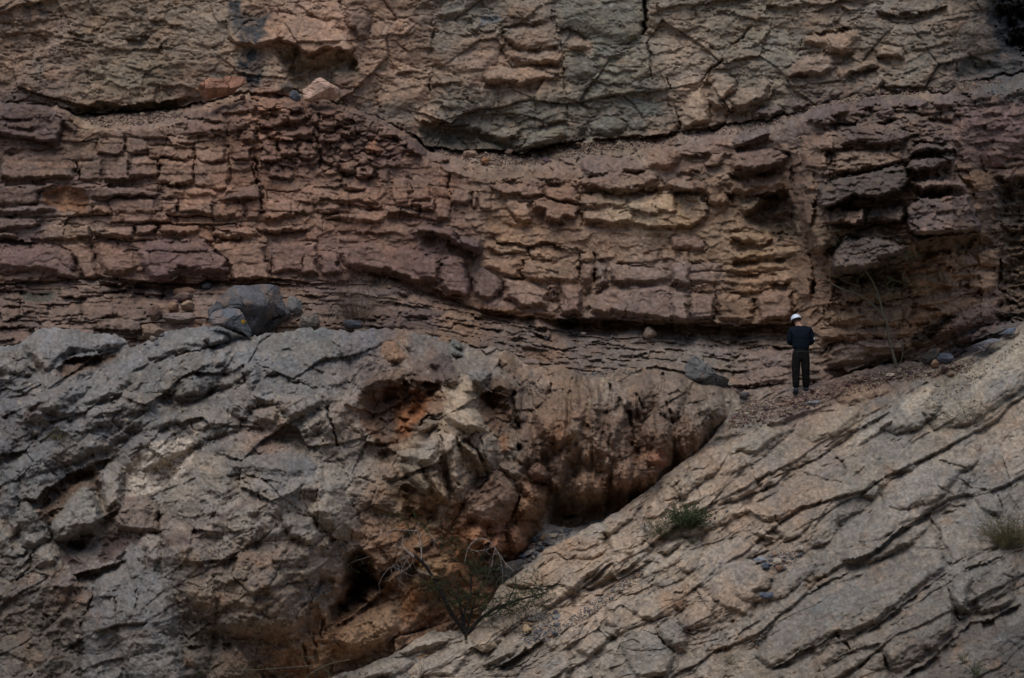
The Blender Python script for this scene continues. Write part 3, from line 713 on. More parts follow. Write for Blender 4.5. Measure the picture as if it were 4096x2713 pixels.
for d, w, s in [(.6, 9, "890,180 940,260 950,400 940,490"), (.85, 9, "2200,180 2200,400 2195,580"), (.2, 4, "400,900 410,960 400,1020"), (.2, 4, "280,470 280,640"), (.25, 5, "545,480 540,640"), (.25, 4, "1010,560 1030,620 980,670"), (.2, 4, "1100,540 1110,640"), (.25, 4, "820,640 840,580 900,520"), (.2, 4, "1530,520 1560,700"), (.4, 6, "1000,880 1030,820"), (.2, 3, "600,830 590,1060")]:
    crk('F', d, w, s)
blk('F', .2, "-20,70 100,65 210,80 200,160 -20,165", col=(96, 80, 74), e=5)
for h, s, c in [(.26, "-20,262 160,262 320,267 320,400 150,400 -20,400", (92, 78, 74)), (.42, "-20,440 140,440 270,460 280,640 150,640 -20,655", (90, 76, 70)), (.4, "290,470 400,468 530,480 540,650 450,670 300,640", (102, 82, 66)), (.52, "560,480 620,430 800,440 830,520 830,620 740,640 640,660 560,670", (98, 78, 68)), (.4, "840,290 940,300 950,500 840,520", (100, 80, 64)),
                (.25, "380,40 500,35 620,50 640,100 480,130 380,100", (116, 96, 74)), (.28, "370,165 560,150 840,130 850,200 640,215 480,240 380,235", (110, 90, 70)), (.25, "330,260 480,255 760,235 780,300 560,320 430,325 330,320", (112, 92, 72)), (.22, "330,340 560,335 770,325 790,390 640,400 560,415 330,410", (106, 86, 70))]:
    blk('F', h, s, col=c, e=5)
blk('F', .6, "850,0 1230,0 1260,60 1100,110 990,170 920,190 880,150 860,60", col=(92, 76, 60), e=7)
blk('F', .95, "1050,250 1080,150 1150,80 1300,80 1500,110 1580,150 1590,250 1450,270 1350,270 1250,330 1150,350 1060,340", col=(56, 52, 53), e=4, ty=.15)
rec('F', .7, "1070,350 1250,340 1350,280 1500,280 1560,300 1560,420 1300,400 1100,430", col=(70, 58, 44), e=8)
rec('F', .5, "1610,130 1740,90 1900,75 2070,62 2040,130 1960,190 1840,150 1700,180 1620,170", col=(66, 54, 44), e=5)
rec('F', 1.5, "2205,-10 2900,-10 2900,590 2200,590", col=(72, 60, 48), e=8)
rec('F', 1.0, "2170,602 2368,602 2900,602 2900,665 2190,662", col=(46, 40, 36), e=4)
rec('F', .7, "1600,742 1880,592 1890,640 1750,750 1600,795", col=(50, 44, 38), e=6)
for h, s, c in [(.45, "1020,870 1060,800 1300,780 1560,770 1580,840 1480,900 1350,930 1100,970 1030,960", (94, 78, 68)), (.3, "970,700 1100,690 1500,700 1580,760 1300,775 1060,790 1000,820 970,800", (106, 86, 70)), (.3, "480,840 640,830 810,840 800,1080 500,1080", (94, 78, 70)), (.35, "1620,480 1700,470 1900,480 2100,470 2180,520 2000,560 1900,600 1700,640 1620,620", (116, 92, 72)),
                (.5, "1960,330 2080,280 2190,330 2190,420 2080,460 1980,430", (112, 90, 72)), (.3, "1590,300 1700,260 1860,280 1900,400 1700,480 1600,470", (108, 88, 68)), (.4, "2010,200 2100,130 2190,180 2190,290 2060,270", (110, 88, 70)), (.5, "2010,540 2120,490 2190,560 2180,650 2060,660 1960,690 1850,740 1900,600", (92, 76, 70)), (.35, "1120,430 1300,400 1540,420 1540,500 1300,520 1130,530", (96, 80, 62)),
                (.3, "1040,580 1200,560 1400,540 1530,560 1540,690 1300,680 1050,690", (108, 88, 70)), (.4, "1860,760 1960,710 2180,670 2180,720 2000,790 1900,820", (92, 72, 64)), (.4, "1720,900 1900,840 2150,770 2170,800 1900,880 1760,930", (76, 70, 70)), (.3, "980,960 1080,1020 1090,1090 960,1110 950,1000", (102, 80, 68)), (.3, "600,890 800,860 800,960 620,960", (92, 78, 72)), (.25, "190,790 380,830 420,890 240,890", (84, 74, 72))]:
    blk('F', h, s, col=c, e=6)

# ================================================================== measured features of the grey massif
CUR[0] = 'massif'
dome(1.0, (600, 1235, 232, 235, 0)); dome(.6, (720, 880, 200, 115, -12)); dome(.7, (390, 1420, 112, 210, 0)); dome(.45, (170, 1190, 72, 80, 0)); dome(.45, (990, 1060, 36, 150, 6), (1060, 1050, 34, 130, -8), (1110, 1030, 30, 90, -14)); dome(.45, (1035, 1060, 92, 175, 8)); dome(.6, (1150, 1200, 82, 130, 20))
dome(.42, (330, 900, 230, 42, -27), (450, 985, 200, 48, -27), (180, 1010, 200, 52, -27), (120, 900, 120, 50, -25), (520, 850, 130, 42, -30))
dome(.5, (1250, 1085, 62, 66, 0), (1340, 1085, 74, 110, 0), (1430, 1000, 56, 125, 6), (1520, 1040, 44, 115, 8), (1600, 985, 38, 88, 14), (1290, 950, 62, 90, 0), (1240, 1180, 50, 62, 0), (1172, 915, 36, 74, 0), (1085, 870, 52, 40, 0), (1390, 900, 50, 50, 0), (1480, 910, 44, 48, 0), (1555, 920, 34, 52, 0), (1645, 940, 30, 50, 0), (1370, 1130, 60, 40, 0), (1460, 1110, 44, 44, 0))
dome(.3, (1200, 1260, 40, 48, 0), (1140, 1275, 32, 36, 0), (940, 1420, 90, 50, -35), (850, 1460, 90, 50, -35), (1000, 1340, 60, 40, -30), (900, 1290, 60, 60, 0), (80, 1340, 90, 110, 0), (220, 1380, 90, 120, 0), (720, 1450, 110, 110, 0), (560, 1500, 130, 80, 0), (80, 1130, 70, 90, 0), (470, 1140, 90, 50, -25), (860, 1130, 60, 80, 0))
GREY = (92, 90, 88); GB = (104, 98, 90); CREAM = (140, 126, 110); BRN = (86, 68, 54); DBRN = (66, 50, 40); ORG = (110, 78, 54)
blk('D', .55, "130,800 200,740 290,705 430,695 520,700 650,735 780,740 845,790 810,840 720,842 620,872 500,872 420,932 360,972 290,1010 230,940 160,870", col=(94, 92, 90), e=8, ty=.1)
pat('D', (92, 82, 72), "170,780 290,900 320,950 290,1010 220,940", a=.7)
rec('D', .65, "360,985 480,890 620,880 780,862 800,890 650,960 500,1005 390,1020", col=(78, 58, 42), e=6)
led('D', .7, "360,977 430,934 500,892 620,882 700,862 800,852", r=20)
blk('D', .25, "-200,900 60,900 160,930 220,1000 210,1040 80,1020 -200,1040", e=8)
blk('D', .38, "170,1200 400,1080 620,1010 820,900 1000,800 1110,745 1200,705 1330,695 1560,720 1560,790 1450,830 1270,842 1130,902 950,1012 900,1082 800,1132 680,1212 560,1262 430,1332 330,1292 180,1262", col=(92, 90, 88), e=8, obj=True)
for d, s in [(.5, "720,1185 800,1142 900,1102 970,1060"), (.32, "440,1335 560,1272 680,1222 800,1172"), (.4, "1130,902 1260,845 1390,835 1500,802 1580,762"), (.5, "1480,992 1530,962 1570,902 1610,865"), (.3, "1770,1012 1850,1002 1890,1002 1950,962"), (.25, "1340,1382 1480,1342 1700,1372 1900,1352 2050,1292 2220,1212"),
             (.2, "0,1060 150,1080 280,1040"), (.25, "0,1190 160,1150 300,1060"), (.25, "930,1240 1100,1150 1200,1140 1300,1190"), (.2, "1660,1230 1760,1230 1900,1270"), (.2, "450,1120 600,1030 720,960"), (.25, "640,1290 800,1250 950,1210"), (.3, "0,1300 100,1270 180,1300"), (.2, "2000,930 2100,960 2200,1010"), (.2, "1700,900 1850,850 2100,840"),
             (.25, "1000,900 1100,870 1200,850"), (.25, "1390,1230 1440,1290 1420,1330"), (.2, "1880,1060 2000,1050 2150,1100")]:
    led('D', d, s)
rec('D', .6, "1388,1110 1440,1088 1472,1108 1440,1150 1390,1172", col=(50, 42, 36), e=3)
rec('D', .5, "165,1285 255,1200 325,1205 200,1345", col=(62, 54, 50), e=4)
rec('D', .4, "205,1420 255,1418 245,1462 215,1462", e=2)
blk('D', .42, "1640,940 1700,910 1760,940 1770,1010 1730,1100 1690,1130 1650,1080", col=(92, 90, 88), e=7)
blk('D', .3, "1680,1230 1850,1220 1900,1262 1870,1340 1800,1352 1720,1330", col=(104, 92, 82), e=5)
blk('D', .3, "1080,1060 1180,1010 1190,1090 1150,1150 1060,1130", e=5); blk('D', .3, "1210,1040 1330,1000 1390,1080 1370,1150 1230,1160", e=6); blk('D', .3, "1780,960 1850,940 1880,1000 1800,1010", e=4)
blk('D', .3, "1370,700 1500,680 1560,720 1530,790 1430,830 1380,780", e=5); blk('D', .3, "1450,850 1560,810 1580,850 1520,950 1460,960", e=5)
blk('D', .35, "1700,1150 1900,1050 2100,1060 2190,1180 2150,1280 1950,1330 1880,1250 1760,1220", e=10)
blk('D', .35, "850,1190 1050,1130 1120,1180 1200,1240 1230,1330 1010,1420 860,1400 760,1330", e=12)
crk('D', .4, 6, "2210,1215 2230,1320 2270,1420 2290,1522"); crk('D', .18, 4, "1180,1160 1230,1280 1280,1330 1320,1400")
for s in ["1400,720 1410,820", "1480,700 1500,780", "900,1030 950,1100", "620,1140 640,1210", "1480,1160 1490,1260", "1560,1180 1550,1290", "2100,1000 2150,1080 2230,1130", "700,1000 760,1080"]:
    crk('D', .12, 3, s)
# centre caves and pillars
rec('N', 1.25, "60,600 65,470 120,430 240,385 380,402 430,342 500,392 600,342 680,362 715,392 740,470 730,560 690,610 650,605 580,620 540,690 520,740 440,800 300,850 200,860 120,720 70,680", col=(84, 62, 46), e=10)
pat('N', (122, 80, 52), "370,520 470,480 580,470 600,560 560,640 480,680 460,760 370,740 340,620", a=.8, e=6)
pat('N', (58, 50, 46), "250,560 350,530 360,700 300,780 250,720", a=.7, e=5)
led('N', .8, "62,470 130,425 240,385 380,402 430,342 500,390 600,342 690,362 740,440", r=18)
blk('N', .35, "60,420 160,310 250,290 330,270 430,290 430,340 380,400 240,380 110,430", col=(82, 66, 54), e=8)
blk('N', .3, "350,560 430,520 490,560 490,660 420,690 350,660", col=(112, 78, 54), e=9, obj=False)
blk('N', .4, "440,320 520,300 600,340 500,390", col=(76, 58, 48), e=5)
blk('N', .35, "600,200 700,130 790,170 830,240 870,300 850,360 720,390 680,360 620,330 660,260", col=(68, 58, 54), e=8)
blk('N', .35, "240,60 290,25 350,40 430,140 380,200 300,190 250,120", col=(112, 86, 66), e=7)
blk('N', .6, "740,420 800,390 860,370 900,310 950,370 1010,440 985,540 1020,620 1060,690 1110,740 900,740 820,700 740,650 720,590 770,520", col=(136, 124, 110), e=9, a=.9, ty=.15)
pat('N', (124, 110, 92), "690,420 760,360 900,300 1020,420 1040,560 1130,760 1000,800 820,760 700,740 640,700 720,560", a=.75, e=8)
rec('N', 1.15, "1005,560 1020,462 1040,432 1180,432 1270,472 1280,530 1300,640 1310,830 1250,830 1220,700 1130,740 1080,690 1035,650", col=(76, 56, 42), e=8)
led('N', .7, "1015,470 1060,440 1160,440 1280,470", r=22)
pat('N', (112, 104, 92), "1230,660 1300,650 1310,900 1260,950 1180,960 1150,900 1240,820", a=.7)
pat('N', (104, 70, 46), "1160,770 1240,740 1240,860 1180,890", a=.8)
blk('N', .5, "890,270 960,250 1040,235 1100,290 1090,360 1010,400 940,340", col=(98, 94, 90), e=7); blk('N', .5, "1100,330 1180,280 1250,330 1280,400 1260,450 1180,430 1110,420", col=(82, 66, 54), e=9)
blk('N', .35, "760,70 830,80 900,130 890,170 800,150", col=(88, 88, 84), e=5); blk('N', .35, "780,0 880,0 900,90 840,100 770,60", col=(84, 86, 82), e=5)
blk('N', .4, "1180,100 1250,80 1300,160 1310,260 1280,310 1220,260 1170,180", col=(92, 78, 66), e=8)
crk('N', .5, 8, "1165,130 1175,220 1190,280"); crk('N', .65, 9, "1290,380 1280,520 1300,640 1320,760 1330,900")
led('N', .6, "540,690 560,640 620,605 690,615 720,590", r=6)
blk('N', .45, "540,690 570,630 640,605 700,640 690,700 640,740 560,760 520,740", col=(96, 84, 72), e=6)
blk('N', .45, "680,745 720,735 840,765 870,860 890,950 870,1080 890,1190 790,1250 760,1100 730,1010 700,900", col=(136, 121, 106), e=7)
blk('N', .4, "850,770 950,830 1010,900 1040,980 1020,1010 950,960 890,900", col=(108, 94, 76), e=6)
blk('N', .45, "1040,780 1100,740 1160,790 1170,900 1120,1000 1060,1050 1000,900", col=(92, 84, 76), e=7)
blk('N', .4, "350,900 470,860 600,850 690,790 700,900 640,990 560,1020 470,980 390,960", col=(112, 104, 94), e=8)
blk('N', .45, "380,970 460,980 560,1030 600,1100 660,1180 600,1240 520,1200 440,1120", col=(90, 82, 72), e=6)
blk('N', .5, "560,1040 680,1010 740,1080 780,1180 790,1240 770,1290 690,1280 640,1170 590,1100", col=(120, 102, 82), e=6, ty=.2)
pat('N', (126, 113, 100), "690,740 900,740 1110,740 1170,850 1150,950 1060,1060 960,1180 860,1260 780,1290 740,1180 640,1100 560,1020 660,900", a=.65, e=6)
pat('N', (112, 104, 94), "340,900 470,860 660,800 700,900 640,1000 520,1010 390,960", a=.6, e=6)
for d, w, s in [(.3, 6, "835,760 880,900 930,1000 960,1100"), (.3, 5, "700,760 740,900 760,1000"), (.3, 5, "910,780 1000,880 1030,960"), (.25, 4, "1030,770 1050,900 1090,1000"), (.25, 4, "680,1030 720,1150")]:
    crk('N', d, w, s)
led('N', .75, "640,1172 690,1292 770,1287 790,1240", r=25); led('N', .6, "390,1210 430,1152 530,1212 600,1242", r=16)
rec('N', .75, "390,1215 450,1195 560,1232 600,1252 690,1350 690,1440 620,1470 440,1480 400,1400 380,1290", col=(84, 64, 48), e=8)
rec('N', .4, "220,880 300,860 380,900 380,960 260,980 220,930", col=(70, 58, 50), e=5)
blk('N', .3, "220,1000 330,980 400,1030 380,1110 430,1170 330,1160 230,1100", col=(100, 86, 74), e=7)
crk('N', .4, 5, "770,1525 850,1400 950,1230 1060,1110 1165,980")
blk('N', .5, "900,1230 1000,1110 1110,1035 1220,1080 1330,1200 1310,1300 1230,1440 1120,1500 960,1480 890,1400", col=(92, 74, 62), e=9)
rec('N', .45, "1020,1170 1090,1180 1180,1150 1200,1180 1090,1210 1030,1200", col=(70, 56, 48), e=3)
led('N', .5, "1200,1500 1260,1400 1330,1240 1340,1180", r=14)
blk('N', .35, "1180,960 1300,960 1370,1000 1350,1080 1290,1120 1200,1060 1130,1030", col=(96, 84, 74), e=7)
blk('N', .35, "1390,980 1500,960 1560,1050 1560,1130 1480,1120 1390,1070", col=(84, 64, 54), e=8)
blk('N', .3, "1340,1120 1440,1110 1550,1160 1540,1260 1440,1290 1350,1230", col=(104, 80, 64), e=9)
# brown fluted mass on the right
for d, w, s in [(.4, 7, "1840,1060 1850,1150 1840,1260"), (.35, 8, "1590,1020 1570,1150 1590,1300"), (.45, 8, "2200,990 2210,1130 2240,1260 2260,1400"), (.3, 7, "1700,1040 1690,1180"), (.3, 6, "2050,1000 2040,1140 2080,1260"), (.35, 7, "1980,1250 2000,1380 1990,1522"), (.3, 6, "1820,1340 1850,1430 1830,1522"), (.3, 6, "1420,1000 1440,1120 1420,1210")]:
    crk('E', d, w, s)
rec('E', .5, "1290,1250 1345,1245 1320,1295", e=4); rec('E', .5, "1380,1195 1402,1190 1388,1235", e=2); rec('E', .45, "1565,1265 1620,1275 1600,1290", e=2); rec('E', .6, "2230,1455 2300,1440 2290,1505", e=4); rec('E', .4, "1360,1285 1430,1290 1400,1310", e=3)
led('E', .35, "1240,1260 1340,1240 1390,1190", r=12); led('E', .35, "1560,1290 1680,1320 1720,1390", r=12)
pat('E', (112, 100, 88), "1560,1370 1650,1350 1720,1400 1660,1500 1580,1480", a=.7, e=8)
pat('E', (108, 80, 58), "1400,1340 1550,1300 1580,1420 1450,1500", a=.5, e=10)
led('H', .3, "1240,165 1350,190 1500,225 1560,285 1650,275 1760,275 1900,245 2040,185 2200,115 2300,60", r=26)
blk('H', .35, "1270,80 1370,50 1440,130 1430,200 1320,190", col=(84, 64, 54), e=8); blk('H', .35, "2080,0 2180,-20 2260,40 2200,110 2110,90", col=(104, 70, 54), e=8)
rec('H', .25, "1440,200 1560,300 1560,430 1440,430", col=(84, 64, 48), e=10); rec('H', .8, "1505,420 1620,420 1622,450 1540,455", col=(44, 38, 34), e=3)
rec('H', .2, "1560,290 1900,260 2200,125 2210,160 1960,330 1640,420 1570,400", col=(96, 76, 58), e=8)
pat('H', (104, 102, 94), "1430,250 1520,280 1520,430 1440,520 1380,500", a=.7)
blk('H', .4, "1220,300 1420,200 1440,290 1420,400 1340,460 1230,440", col=(102, 78, 58), e=9)
blk('H', .5, "1150,500 1220,450 1290,560 1285,650 1200,690 1150,640", col=(104, 74, 56), e=9)
blk('H', .45, "1030,580 1100,540 1140,600 1140,690 1060,690 1020,640", col=(98, 70, 54), e=8)
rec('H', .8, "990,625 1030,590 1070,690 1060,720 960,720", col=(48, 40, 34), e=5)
blk('H', .4, "860,480 960,440 1010,500 1000,600 900,640 850,570", col=(112, 78, 56), e=8)
crk('H', .4, 6, "1235,270 1210,380 1150,480 1120,510"); crk('H', .4, 6, "1150,640 1140,560 1160,500")
# dipping crevice and cave under the big boulder
led('H', .7, "-20,1180 130,1085 270,955 420,822 545,712", r=16)
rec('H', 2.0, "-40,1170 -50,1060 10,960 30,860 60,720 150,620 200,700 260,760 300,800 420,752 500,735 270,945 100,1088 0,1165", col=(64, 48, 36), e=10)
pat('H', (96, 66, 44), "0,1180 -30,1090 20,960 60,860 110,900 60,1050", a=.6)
blk('H', .4, "460,790 520,740 600,760 640,830 590,850 530,820", col=(92, 88, 84), e=6); blk('H', .35, "480,760 600,700 740,690 760,790 700,840 630,800", col=(122, 98, 72), e=8)
pat('H', (108, 72, 46), "430,880 540,900 560,980 520,1120 420,1150 430,1020", a=.8)
pat('H', (108, 92, 76), "60,1250 300,900 420,900 420,1150 300,1250 100,1350", a=.5, e=12)
blk('H', .3, "0,1270 250,960 420,930 430,1040 400,1200 200,1340 50,1370", col=(112, 90, 70), e=12, obj=False)
led('H', .4, "300,1290 420,1220 560,1190 640,1110 740,1080", r=10)
crk('H', .2, 4, "690,420 720,520 750,530"); led('H', .5, "500,640 600,620 660,580", r=10)
# --- lower left
rec('G', .08, "840,100 900,30 1010,-80 1290,-100 1310,20 1270,100 1130,220 930,292 850,302", col=(138, 129, 118), e=4, a=1.0)
pat('G', (122, 92, 68), "840,60 930,0 960,60 900,170 920,280 850,300", a=.2)
rec('G', 1.0, "240,335 330,232 480,152 580,92 660,82 670,180 690,300 640,260 560,230 470,312 400,392 330,472 260,422", col=(74, 56, 42), e=7)
led('G', .7, "150,300 240,325 330,225 480,145 580,85 700,40 840,-10", r=14)
blk('G', .62, "340,480 460,330 560,232 640,265 690,390 730,450 680,500 560,550 430,610 350,590", col=(100, 96, 90), e=8)
blk('G', .45, "660,120 720,40 790,40 840,100 830,330 720,412 690,310 670,190", col=(108, 100, 92), e=6)
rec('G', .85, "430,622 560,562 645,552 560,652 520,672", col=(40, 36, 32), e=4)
rec('G', .55, "700,540 790,520 880,560 860,640 760,720 680,760 660,700", col=(64, 50, 48), e=6)
blk('G', .42, "740,440 810,360 900,310 1060,320 1080,380 1070,540 960,552 900,540 800,520", col=(94, 84, 76), e=6)
rec('G', .25, "980,390 1050,360 1060,520 970,520", col=(88, 78, 70), e=4)
led('G', .3, "1470,742 1590,682 1700,642 1760,592"); crk('G', .22, 4, "1070,392 1080,540 1110,662"); crk('G', .18, 3, "1140,762 1320,762 1470,742"); crk('G', .18, 3, "1600,670 1750,600 1880,480 1900,440")
blk('G', .42, "940,560 1060,540 1110,600 1110,720 1040,780 980,740", col=(106, 100, 94), e=8)
blk('G', .5, "640,850 780,740 900,610 970,650 1000,780 1080,800 1160,890 1200,1000 1240,1200 1250,1522 1250,1700 540,1700 540,1522 560,1250 620,1000", col=(88, 86, 84), e=12)
led('G', .45, "1040,1217 1100,1197 1150,1227", r=8)
for s in ["770,930 795,920 790,950", "920,940 945,930 935,970", "620,1010 645,1000 640,1020", "640,820 660,810 655,840", "270,1110 290,1105 285,1125"]:
    rec('G', .3, s, e=1.5)
crk('G', .25, 5, "930,890 940,1000 920,1080"); crk('G', .2, 4, "780,960 790,1100"); crk('G', .25, 5, "640,900 620,1000 560,1150 540,1250")
led('G', .6, "2230,560 2368,600", r=14)
led('G', 1.0, "2000,1290 2060,1100 2120,930 2190,800 2240,660 2330,590", r=34)
led('G', .55, "1850,1255 1930,1250 2010,1235", r=14); led('G', .4, "1260,1300 1420,1310 1580,1290", r=10)
for s in ["2050,1280 2070,1420 2090,1522", "2120,1200 2140,1330 2130,1450", "1990,1270 2000,1380", "2180,1100 2190,1250"]:
    crk('G', .3, 6, s)
pat('G', (104, 80, 58), "1850,1270 2050,1230 2110,1050 2200,900 2240,1180 2300,1522 1900,1522", a=.4, e=8)
pat('G', (64, 48, 46), "1100,565 1250,540 1350,560 1280,612 1120,612", a=.7); pat('G', (62, 50, 48), "1480,420 1600,350 1740,300 1720,330 1600,400 1500,450", a=.6, e=3); pat('G', (68, 52, 50), "390,700 480,690 620,740 560,760 430,740", a=.7, e=3)
pat('G', (96, 74, 58), "380,950 560,930 600,1020 420,1020", a=.6); pat('G', (74, 66, 58), "0,1050 500,950 560,1250 300,1500 0,1500", a=.5, e=12)
crk('G', .25, 4, "1640,150 1780,170 1900,300 2000,380 2080,390"); crk('G', .2, 4, "1750,230 1760,320 1810,320 1890,440"); crk('G', .18, 3, "1470,740 1480,640 1560,560"); crk('G', .15, 3, "2000,380 2060,200")
led('G', .25, "80,850 160,760 240,640"); led('G', .3, "0,690 120,700 200,650"); led('G', .25, "1560,170 1700,160 1900,200 2000,170"); led('G', .2, "1000,300 1150,230 1330,160")
blk('G', .3, "0,120 90,120 130,200 120,380 60,450 0,440", col=(78, 78, 78), e=10); blk('G', .3, "130,330 200,310 260,420 340,500 350,580 250,640 150,640 120,450", col=(90, 88, 84), e=8); blk('G', .3, "240,640 340,610 410,680 400,760 260,790 200,720", col=(100, 94, 86), e=8)
blk('G', .3, "1520,50 1700,0 2050,0 2150,80 2120,170 1950,180 1700,140 1540,150", col=(88, 86, 84), e=10); blk('G', .3, "2200,50 2330,100 2380,300 2380,560 2240,580 2170,480 2080,380 2180,250", col=(112, 104, 94), e=12)
blk('G', .3, "1880,420 1990,390 2120,420 2190,560 2120,640 1960,580", col=(98, 94, 88), e=8); blk('G', .25, "1480,760 1750,610 1960,600 2140,660 2150,800 2080,960 1960,1180 1700,1260 1500,1240 1300,1280 1180,900", e=14, obj=False)
crk('G', .25, 5, "250,640 200,780 100,870")

# ================================================================== measured features of the pale slab slope
CUR[0] = 'slab'
dome(.34, (1500, 1270, 170, 56, -33), (1700, 1150, 150, 42, -33), (1350, 1330, 120, 46, -33), (1600, 1400, 200, 78, -20), (1900, 1200, 150, 46, -38), (2050, 1225, 220, 58, -33), (1950, 1420, 230, 52, -30), (2110, 1460, 150, 56, -30), (1250, 1480, 150, 46, -30), (1900, 1010, 120, 38, -35), (1750, 1020, 110, 38, -38), (1480, 1500, 120, 90, -60), (2260, 1340, 100, 60, -30), (1400, 1200, 110, 34, -36), (1600, 1090, 100, 34, -36), (1560, 1300, 80, 40, -33), (1800, 1330, 110, 44, -30))
dome(.55, (2150, 1085, 135, 66, -35), (2260, 900, 150, 62, -35), (2110, 940, 90, 44, -38))
BEI = (122, 112, 98)
for d, s in [(.35, "430,332 560,262 680,202 800,122"), (.3, "180,420 270,310 370,202 480,102"), (.55, "1130,742 1230,712 1350,662 1420,602 1530,522 1650,442 1760,392 1890,332"), (.35, "700,1092 800,1042 880,962 1000,892 1130,842 1200,782"), (.5, "650,1462 770,1402 880,1332 1000,1282 1100,1212"), (.45, "1290,1212 1400,1132 1500,1062 1600,982 1720,892 1860,802"),
             (.65, "1530,1522 1680,1422 1800,1332 1900,1242 2000,1142 2150,1122 2260,1062 2368,1012"), (.4, "1000,1452 1150,1362 1300,1302 1400,1272"), (.4, "1865,862 1970,782 2100,742 2250,682"), (.35, "10,1152 40,1192 120,1217 260,1172"), (.3, "130,872 200,902 240,900"), (.3, "0,942 60,930 130,880"), (.25, "660,480 760,440 860,400 960,330 1050,280"), (.25, "480,380 560,420 620,460"),
             (.3, "860,620 960,480 1040,360 1090,300"), (.3, "1700,0 1850,60 2000,100"), (.3, "1900,150 2000,230 2150,250"), (.25, "620,520 700,600 740,600 860,540 940,470"), (.25, "1160,200 1300,90 1420,20"), (.3, "520,540 560,555 590,520"), (.2, "1480,180 1600,100 1640,60"), (.2, "2140,760 2250,700 2368,640"), (.3, "1350,1180 1500,1150 1640,1020"), (.2, "100,820 200,760 330,700"), (.25, "380,1290 480,1190 600,1120")]:
    led('I', d, s, r=6 + 16 * d)
for d, w, s in [(.22, 5, "1730,440 1790,530 1810,640 1860,790"), (.3, 5, "1860,810 1860,900 1880,1000 1920,1150"), (.3, 5, "1390,1320 1430,1400 1460,1480"), (.22, 4, "560,190 590,250 640,240"), (.18, 3, "690,420 730,500"), (.2, 4, "1260,1120 1290,1180"), (.2, 4, "960,1400 990,1480"), (.25, 5, "1080,1220 1160,1290 1190,1340"), (.2, 4, "880,1310 910,1330"), (.2, 4, "800,930 820,900"), (.15, 3, "1120,1070 1145,1120"),
                (.2, 4, "1090,20 1140,60 1160,110"), (.2, 4, "2140,240 2200,300 2230,390"), (.2, 4, "2310,990 2340,880"), (.2, 3, "550,180 520,100"), (.2, 4, "130,100 160,250 180,350"), (.15, 3, "0,1100 100,1020 240,990")]:
    crk('I', d, w, s)
rec('I', .55, "870,862 940,822 1040,802 1050,850 960,902 890,922", col=(96, 82, 66), e=4)
rec('I', .4, "1430,82 1470,102 1560,122 1540,152 1480,162 1440,112", col=(96, 80, 66), e=4); rec('I', .25, "1070,490 1110,452 1140,522 1100,540", e=3); rec('I', .35, "190,1332 300,1292 420,1332 300,1392 230,1372", col=(92, 78, 64), e=5)
rec('I', .35, "1800,860 1850,830 1870,870 1840,900", e=3)
for h, s in [(.42, "1870,880 1930,790 2030,830 2000,920 1990,1010 2010,1090 1920,1100 1870,960"), (.42, "2010,940 2090,830 2180,790 2280,850 2310,1000 2230,1060 2050,1090 2020,1000"), (.25, "1400,1320 1500,1180 1700,1040 1840,970 1880,1000 1900,1200 1780,1320 1540,1480 1460,1480"), (.22, "720,1090 880,960 1130,840 1380,650 1640,470 1720,440 1790,540 1810,640 1850,790 1700,890 1500,1050 1290,1190 1000,1270 770,1390 640,1450 540,1380"),
             (.22, "960,1400 1090,1220 1150,1250 1180,1340 1000,1450"), (.2, "640,1500 930,1340 990,1480 980,1600 600,1600"), (.2, "1220,1480 1380,1330 1450,1480 1480,1600 1200,1600"), (.2, "1000,1480 1200,1360 1370,1330 1220,1470 1010,1600"), (.35, "520,530 580,510 650,540 690,590 620,600 560,560"), (.3, "0,230 130,110 200,100 300,20 430,0 500,100 370,210 270,310 180,350 60,360"),
             (.28, "280,310 380,220 490,110 560,190 570,260 430,330 300,370"), (.3, "570,190 640,130 690,180 600,250"), (.25, "1430,0 1600,0 1640,90 1480,180 1350,320 1250,300 1390,150"), (.2, "1260,540 1400,300 1560,200 1640,110 1900,290 1760,370 1560,490 1420,580 1300,650 1240,640"), (.22, "1730,440 1870,360 2000,370 2180,500 2200,640 2050,700 1870,780 1830,640"), (.25, "0,1100 180,980 300,1000 260,1150 120,1200 50,1190"),
             (.25, "560,270 720,220 860,130 1000,180 1140,200 1090,300 960,330 850,400 660,470 500,440 470,380"), (.25, "640,480 860,400 940,460 860,560 740,600"), (.2, "0,760 160,640 450,560 660,660 520,720 620,800 690,830 660,920 560,950 540,1120 320,1050 130,860"), (.25, "1640,560 1650,600 1500,680 1300,760 1120,750 1140,660 1300,600 1420,560"), (.25, "2000,300 2130,240 2230,390 2200,450 2080,400")]:
    blk('I', h, s, e=6, ty=.06)
